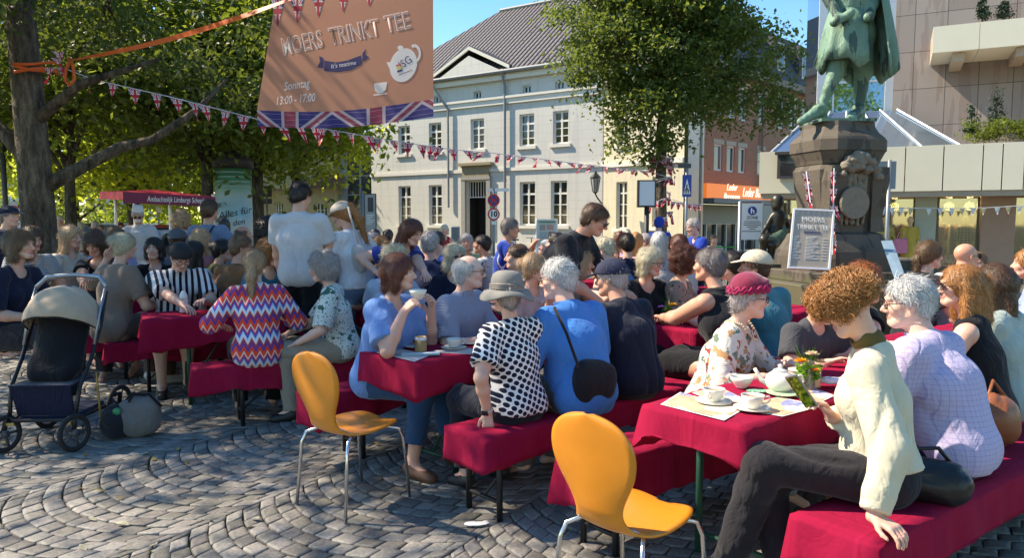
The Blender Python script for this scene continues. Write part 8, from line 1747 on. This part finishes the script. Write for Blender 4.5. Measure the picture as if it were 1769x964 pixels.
c38 = person(314, 425, 6.75, -58, 'man in black backwards cap and black and white striped shirt', g='m', lean=14, bend=18, yaw=8, pitch=34, hair=('crop','dark'), sk='l', shirt=pat('bold_stripes', p_stripes((.62,.62,.64),(.010,.012,.022),.052,.48)), sleeve=.8, collar=True, pants=cloth('denim_shorts', (.07,.17,.32)), plen=.05, shoes=shoe_b, lod=0, group=G1, glasses='clear', bulk=1.15, Rw=at(318,528,6.45), Lw=at(352,520,6.6), Rhint=(1,-.2,-.4), hem=-.1, legs={1: ((.20,.36,-.01),(.0,.02,.09)), -1: ((-.02,.42,-.01),(.0,-.02,.09))})
cap_hat(c38, M('black_cap', (.014,.014,.016), .7, .1), back=True, z=.035)
person(266, 413, 7.9, -80, 'dark haired woman facing the camera with a wry smile', lean=4, bend=6, hair=('bob','dark'), shirt=black, sleeve=.6, lod=1, group=G2)
person(214, 404, 6.95, 60, 'woman with pale blonde bun in taupe top seen from behind', lean=6, bend=8, yaw=-2, pitch=6, hair=('bun','pale'), shirt=taupe, sleeve=.75, pants=cloth('brown_trousers', (.10,.07,.055)), lod=0, group=G1, bulk=1.2, hem=-.13, Lw=at(184,450,7.2), Lhint=(-.9,0,-.5), shoes=shoe_w)
person(160, 403, 7.5, -84, 'woman with layered brown hair in black t-shirt looking down', lean=12, bend=10, pitch=26, hair=('wavy','brown'), sk='m', shirt=black, sleeve=.6, pants=darkt, lod=0, group=G1, bulk=1.1, Lw=at(165,480,7.1), Rw=at(145,490,7.1), neck=.085)
person(200, 393, 8.3, -40, 'brown haired woman with sunglasses on her head in tie dye top', lean=6, bend=8, yaw=20, pitch=20, hair=('bob','mid'), shirt=pat('tie_dye', p_speck((.40,.38,.55), [(.25,.4,.55), (.5,.3,.45)], 9, .4)), sleeve=.6, lod=1, group=G2, glasses='up')
person(124, 392, 8.3, -20, 'woman with long ash blonde hair in cream shirt facing right', lean=4, bend=6, yaw=6, hair=('longwavy','blond'), shirt=cream, sleeve=1.6, lod=1, group=G2, pitch=8)
person(58, 394, 7.7, -35, 'brown haired woman in thin black and white striped top', lean=8, bend=8, pitch=18, hair=('bob','brown'), shirt=pat('thin_stripes', p_stripes((.5,.5,.5),(.012,.012,.014),.022,.35,2)), sleeve=.6, lod=1, group=G2)
person(32, 401, 6.2, -8, 'woman with pinned blonde brown hair in dark navy top at the left edge', lean=8, bend=10, yaw=4, hair=('wavy','mid'), shirt=navy, sleeve=.9, pants=darkt, lod=0, group=G1, bulk=1.2)
c46 = person(14, 358, 8.6, 20, 'man in dark flat cap and navy jacket standing at the left edge', pose='stand', g='m', lean=6, bend=10, yaw=-30, hair=('short','salt'), shirt=navy, sleeve=1.8, pants=darkt, lod=1, group=G2); cap_hat(c46, navy, z=.04)
c47 = person(306, 398, 8.3, 100, 'boy in grey baseball cap seen from behind', g='m', lean=6, bend=8, hair=('crop','brown'), shirt=cloth('blue_grey_tee', (.10,.13,.18)), sleeve=.6, lod=1, group=G2); cap_hat(c47, M('grey_cap', (.09,.09,.10), .8), back=True, z=.035)
person(312, 367, 9.4, 95, 'woman with curly blonde hair in black top standing before the red car', pose='stand', hair=('curly','blond'), shirt=black, sleeve=.8, pants=darkt, lod=1, group=G2)
c49 = person(361, 347, 8.8, 75, 'man in blue grey t-shirt with dark shoulder strap standing by the column', pose='stand', g='m', lean=3, bend=5, hair=('short','brown'), sk='t', shirt=cloth('steel_blue_tee', (.14,.19,.28)), sleeve=.65, pants=darkt, lod=1, group=G2, bulk=1.1, Rh=(.26,.12,1.02), Rhint=(1,-.3,-.2))
b = MB(); S_ = c49['S']; P_ = c49['P']; b.tube([tuple(S_[1]*.6+c49['N']*.4+V3(0,-.06,.05)), tuple(c49['C']+V3(.0,-.15,.02)), tuple(P_+V3(-.14,-.13,.1))], .02, 6, flat=.4); b.build('shoulder_strap', black, c49['root'], True)
c50 = person(238, 362, 12.4, -70, 'ice cream seller in white with hat, face mask and sunglasses', pose='stand', g='m', lean=5, bend=8, pitch=14, hair=('short','grey'), sk='t', shirt=cloth('seller_white', (.45,.46,.49)), sleeve=.8, collar=True, pants=white, lod=1, group=G3, glasses='sun', Rh=(.22,.22,1.02), Lh=(-.2,.3,1.0))
b = MB(); b.lathe([(.088,.05),(.092,.10),(.080,.18),(.02,.20)], (0,-.015,0), 16); in_head(c50, b, 'paper_hat', white); v = Vol(); v.ell((0,.072,-.05), (.046,.042,.038), k=.01); V, Q = v.build(.01); V = (V*c50['s'])@c50['R'].T+c50['Hc']; mkmesh('face_mask', V, Q, white, c50['root'])
person(462, 379, 7.8, 80, 'person with big dark curly hair seen from behind', lean=4, bend=4, hair=('curly','dark'), shirt=cloth('dark_red_top', (.14,.03,.03)), sleeve=.6, lod=1, group=G2, sc=1.05, hs=1.1)
person(418, 391, 9.4, 30, 'bald man behind the rust t-shirt man', g='m', hair=('fringe','brown'), sk='t', shirt=cloth('grey_tee', (.2,.2,.22)), lod=2, group=G2)
person(386, 378, 11, 80, 'person with dark hair in black standing in front of the column', pose='stand', hair=('bob','dark'), shirt=black, sleeve=.8, pants=black, lod=2, group=G3)
person(302, 420, 7.55, 0, 'black haired woman with cream off shoulder top behind the striped man', lean=4, bend=6, hair=('long','dark'), shirt=cloth('cream_top', (.6,.5,.42)), sleeve=.3, lod=1, group=G2) if False else person(335, 418, 7.6, 70, 'black haired woman in cream and black top right behind the striped man', lean=4, bend=6, hair=('long','dark'), shirt=cloth('cream_top', (.6,.5,.42)), sleeve=.3, lod=1, group=G2)
# middle band
person(895, 424, 6.9, 185, 'brown haired man in grey green jacket facing left', g='m', lean=6, bend=8, hair=('short','brown'), sk='l', shirt=cloth('grey_green', (.17,.17,.14)), sleeve=1.7, lod=1, group=G2)
person(785, 425, 6.9, -72, 'blonde woman in large sunglasses and navy blouse', lean=4, bend=5, yaw=14, hair=('wavy','pale'), sk='p', shirt=navy, sleeve=1.2, lod=0, group=G2, glasses='sun', neck=.075)
person(742, 401, 7.4, 80, 'grey haired man in dark blue shirt seen from behind', g='m', lean=8, bend=8, hair=('short','grey'), shirt=cloth('dark_blue_shirt', (.014,.025,.07)), sleeve=1.4, lod=1, group=G2, bulk=1.15, collar=True)
person(681, 427, 6.2, 70, 'person with curly pale blonde hair behind the drinking woman', lean=6, bend=8, hair=('curly','pale'), shirt=cloth('pale_blue', (.3,.38,.5)), lod=1, group=G2)
person(656, 409, 7.6, 140, 'girl with red hair in yellow t-shirt', lean=6, bend=8, hair=('pony','ginger'), shirt=cloth('yellow_tee', (.60,.33,.04)), sleeve=.6, lod=1, group=G2, Rh=(.25,.2,.8))
person(641, 403, 8.0, 70, 'grey haired man in black t-shirt beside the red haired girl', g='m', hair=('short','grey'), shirt=black, lod=1, group=G2)
person(648, 396, 12, 80, 'dark haired person in white t-shirt far behind the waitress elbow', hair=('bun','dark'), shirt=white, lod=2, group=G3); person(670, 397, 12, 80, 'person with dark ponytail in black far behind the yellow girl', hair=('pony','dark'), shirt=black, lod=2, group=G3)
person(768, 389, 15, -80, 'woman in red sleeveless top standing far back', pose='stand', hair=('bob','pale'), shirt=cloth('red_top', (.50,.03,.05)), sleeve=0, pants=cloth('red_top', (.50,.03,.05)), lod=2, group=G3)
person(755, 400, 9.5, 200, 'person in royal blue t-shirt behind the sunglasses woman', g='m', hair=('shortm','dark'), shirt=footb, lod=2, group=G3)
person(805, 405, 10.2, -85, 'grey haired woman in light green top facing the camera', hair=('bob','grey'), sk='m', shirt=cloth('light_green', (.40,.42,.22)), lod=1, group=G3)
person(834, 408, 9.6, 160, 'dark haired man in patterned shirt left of the football shirt', g='m', yaw=10, hair=('short','dark'), sk='t', shirt=pat('mono_print', p_speck((.45,.45,.45), [(.03,.04,.05)], 24, .4)), lod=1, group=G3)
person(945, 415, 10.4, 190, 'small white haired person in denim jacket behind the bun woman', hair=('short','white'), shirt=djeans, lod=2, group=G3)
person(962, 404, 8.4, 175, 'woman with long dark hair and sunglasses on top', lean=4, bend=6, hair=('long','dark'), shirt=pat('thin_stripes', p_stripes((.5,.5,.5),(.012,.012,.014),.022,.35,2)), lod=1, group=G2, glasses='up')
person(1047, 412, 8.2, 160, 'person in denim blue shirt behind the bending man', g='m', lean=18, bend=16, hair=('short','pale'), shirt=cloth('denim_blue', (.05,.16,.36)), lod=1, group=G2)
person(1058, 425, 9.2, -75, 'child facing the camera behind the navy cap', hair=('bob','mid'), shirt=cloth('orange_tee', (.45,.2,.08)), lod=2, group=G3, sc=.88)
person(1084, 405, 8.3, 95, 'woman with short black hair in navy t-shirt seen from behind', lean=3, bend=5, hair=('shortm','dark'), shirt=navy, sleeve=.6, pants=black, lod=1, group=G2)
person(1072, 403, 9.8, 60, 'woman with reddish curls in lilac top', hair=('curly','auburn'), shirt=cloth('lilac_top', (.45,.33,.50)), lod=2, group=G3)
person(1098, 403, 9.2, 40, 'strawberry blonde woman in pale pink blouse', hair=('long','ginger'), sk='p', shirt=cloth('pink_blouse', (.55,.34,.34)), lod=2, group=G3)
person(1114, 405, 10.2, -70, 'grey haired man with glasses in dark red polo', g='m', hair=('short','grey'), sk='t', shirt=cloth('dark_red', (.25,.02,.03)), lod=1, group=G3, glasses='clear')
person(1139, 402, 8.6, 75, 'woman with very long silver hair in grey patterned blouse', lean=3, bend=5, hair=('long','white'), shirt=pat('silver_print', p_speck((.40,.38,.38), [(.15,.13,.15)], 30, .35)), sleeve=1.4, lod=1, group=G2)
person(1155, 409, 10.0, 80, 'person with dark bun beyond the silver haired woman', hair=('bun','dark'), shirt=cloth('brown_top', (.2,.1,.06)), lod=2, group=G3)
person(1174, 407, 8.8, 130, 'woman with auburn hair in white blouse seen from behind', hair=('bob','auburn'), shirt=white, sleeve=.6, lod=1, group=G2)
person(1196, 379, 10.2, 195, 'grey haired woman in blue and white football shirt standing by the sign', pose='stand', lean=4, bend=6, pitch=16, hair=('shortm','grey'), sk='p', shirt=footb, sleeve=.6, pants=djeans, lod=1, group=G3, Lh=(-.1,.32,1.22), Rh=(.1,.32,1.2))
person(1234, 406, 16, -90, 'person in pale grey t-shirt pushing a bicycle far back', pose='stand', g='m', lean=16, bend=10, pitch=16, hair=('short','mid'), shirt=cloth('pale_grey', (.5,.5,.5)), pants=darkt, lod=2, group=G3, sc=.95)
bf = person(1139, 376, 13.5, 80, 'person in royal blue hooded jacket standing at the tree', pose='stand', hair=('crop','dark'), shirt=footb, sleeve=1.8, pants=darkt, lod=2, group=G3); v = Vol(); v.ell((0,-.02,.02), (.105,.12,.125), k=.02); V, Q = v.build(.015); V = (V*bf['s'])@bf['R'].T+bf['Hc']; mkmesh('hood', V, Q, footb, bf['root'])
# right band
person(1606, 418, 6.3, 10, 'girl with braided brown hair in black t-shirt in profile', lean=4, bend=8, yaw=-6, pitch=4, hair=('braid','mid'), shirt=cloth('black_tee', (.022,.022,.026)), sleeve=.6, pants=darkt, lod=0, group=G2)
person(1667, 421, 6.5, 18, 'bald man with dark glasses in white t-shirt in profile', g='m', lean=8, bend=12, yaw=-12, hair=(None,'brown'), sk='m', shirt=white, sleeve=.6, pants=darkt, lod=0, group=G2, glasses='sun')
person(1690, 437, 6.9, -130, 'boy with short brown hair beside the bald man', g='m', hair=('shortm','mid'), sk='m', shirt=cloth('beige_tee', (.45,.35,.25)), lod=1, group=G2, sc=.88)
person(1782, 432, 5.6, 150, 'person with brown hair cut off by the right edge of the photo', hair=('long','ginger'), shirt=cloth('blue_white', (.3,.4,.6)), sleeve=.6, lod=1, group=G2)
# far left strollers
person(103, 374, 17, -70, 'far man in green vest and pale cap walking', pose='stand', g='m', hair=('short','pale'), shirt=cloth('green_vest', (.22,.24,.12)), pants=darkt, lod=2, group=G3); person(139, 384, 19, -120, 'far person in beige walking beyond the trunk', pose='stand', hair=('bob','pale'), shirt=cloth('beige_top', (.5,.4,.3)), pants=cloth('beige_top', (.5,.4,.3)), lod=2, group=G3)
person(164, 384, 20, 180, 'far person in light blue shirt', pose='stand', g='m', hair=('short','grey'), shirt=cloth('light_blue', (.3,.38,.6)), pants=darkt, lod=2, group=G3); person(175, 389, 17, -90, 'far person in orange top touching their face', pose='stand', hair=('bun','mid'), sk='m', shirt=cloth('orange_top', (.5,.25,.15)), pants=darkt, lod=2, group=G3)
person(207, 385, 15, -60, 'woman with long dark red hair beside the ice cream stand pole', pose='stand', hair=('long','auburn'), sk='m', shirt=cloth('brown_dress2', (.25,.16,.12)), pants=darkt, lod=2, group=G3)
print('people', PN[0])
# bicycle far behind
def bicycle(label, px, Y, rz, col):
    p = at(px, 380, Y); r_ = thing('bicycle', label, 'bicycle', (p[0], p[1], 0), rz, 'bicycles')
    for x in (-.52,.52):
        b = MB(); b.tube([(x+.33*math.cos(a), 0, .34+.33*math.sin(a)) for a in np.linspace(0, 2*math.pi, 25)], .018, 6, False); 
        for k in range(8): b.tube([(x,0,.34),(x+.32*math.cos(k*.785),0,.34+.32*math.sin(k*.785))], .003, 3)
        b.build('wheel', M('tyre', (.02,.02,.02), .8), r_, True)
    b = MB(); b.tube([(-.52,0,.34),(-.1,0,.30),(.38,0,.80),(-.18,0,.82),(-.1,0,.30)], .018, 6); b.tube([(-.52,0,.34),(-.18,0,.82),(-.2,0,.95)], .014, 6); b.tube([(.52,0,.34),(.38,0,.80),(.36,0,1.0)], .016, 6); b.tube([(.3,-.28,1.02),(.38,-.1,1.02),(.38,.1,1.02),(.3,.28,1.02)], .014, 6); b.build('frame', col, r_, True); b = MB(); b.box(-.32,-.08,-.07,.07,.94,.99,.02); b.build('saddle', blk, r_)
bicycle('bicycle with green frame far behind the zebra crossing sign', 1243, 15.6, R_(60), M('green_bike', (.05,.35,.05), .4)); bicycle('dark bicycle leaning near the house door', 900, 24, R_(20), blk)

# clothes racks seen through the shop glass
for k, (px, cols) in enumerate(((1500, ((.08,.05,.04),(.3,.12,.08),(.12,.1,.12))), (1600, ((.25,.08,.06),(.06,.05,.05),(.35,.28,.2))), (1640, ((.10,.05,.04),(.28,.1,.1),(.4,.35,.3))), (1752, ((.12,.10,.06),(.05,.06,.05),(.3,.26,.12))))):
    p = at(px, 380, 21.2); r_ = thing('clothes_rack', f'clothes rail with {("brown", "red and black", "dark rust", "olive")[k]} garments inside the shop, {("left of the yellow coat", "behind the pale post", "between the mannequin pairs", "at the right edge")[k]}', 'clothes rail', (p[0], p[1], 0), R_(-27), 'clothes rails in the shop')
    b = MB(); b.tube([(-.6,0,0),(-.6,0,1.5),(.6,0,1.5),(.6,0,0)], .015, 6); b.build('rail', steelm, r_); rr_ = random.Random(k)
    for j in range(12):
        x = -.54+j*.098; c_ = cols[j % 3]; w_ = rr_.uniform(.2,.28); h_ = rr_.uniform(.7, 1.05); b = MB(); b.add([(x-.03,-.05,1.47),(x+.03,.05,1.47),(x+.035,w_,1.36),(x+.045,w_,1.46-h_),(x-.035,-w_,1.46-h_),(x-.045,-w_,1.36),(x+.01,w_,1.30)], [(0,1,2,3,4,5)]); b.add([(x+.01,-.05,1.47),(x+.07,.05,1.47),(x+.08,w_,1.36),(x+.085,w_,1.46-h_),(x+.0,-w_,1.46-h_),(x-.0,-w_,1.36)], [(0,1,2,3,4,5)]); b.build('garment', cloth('garment', c_), r_)
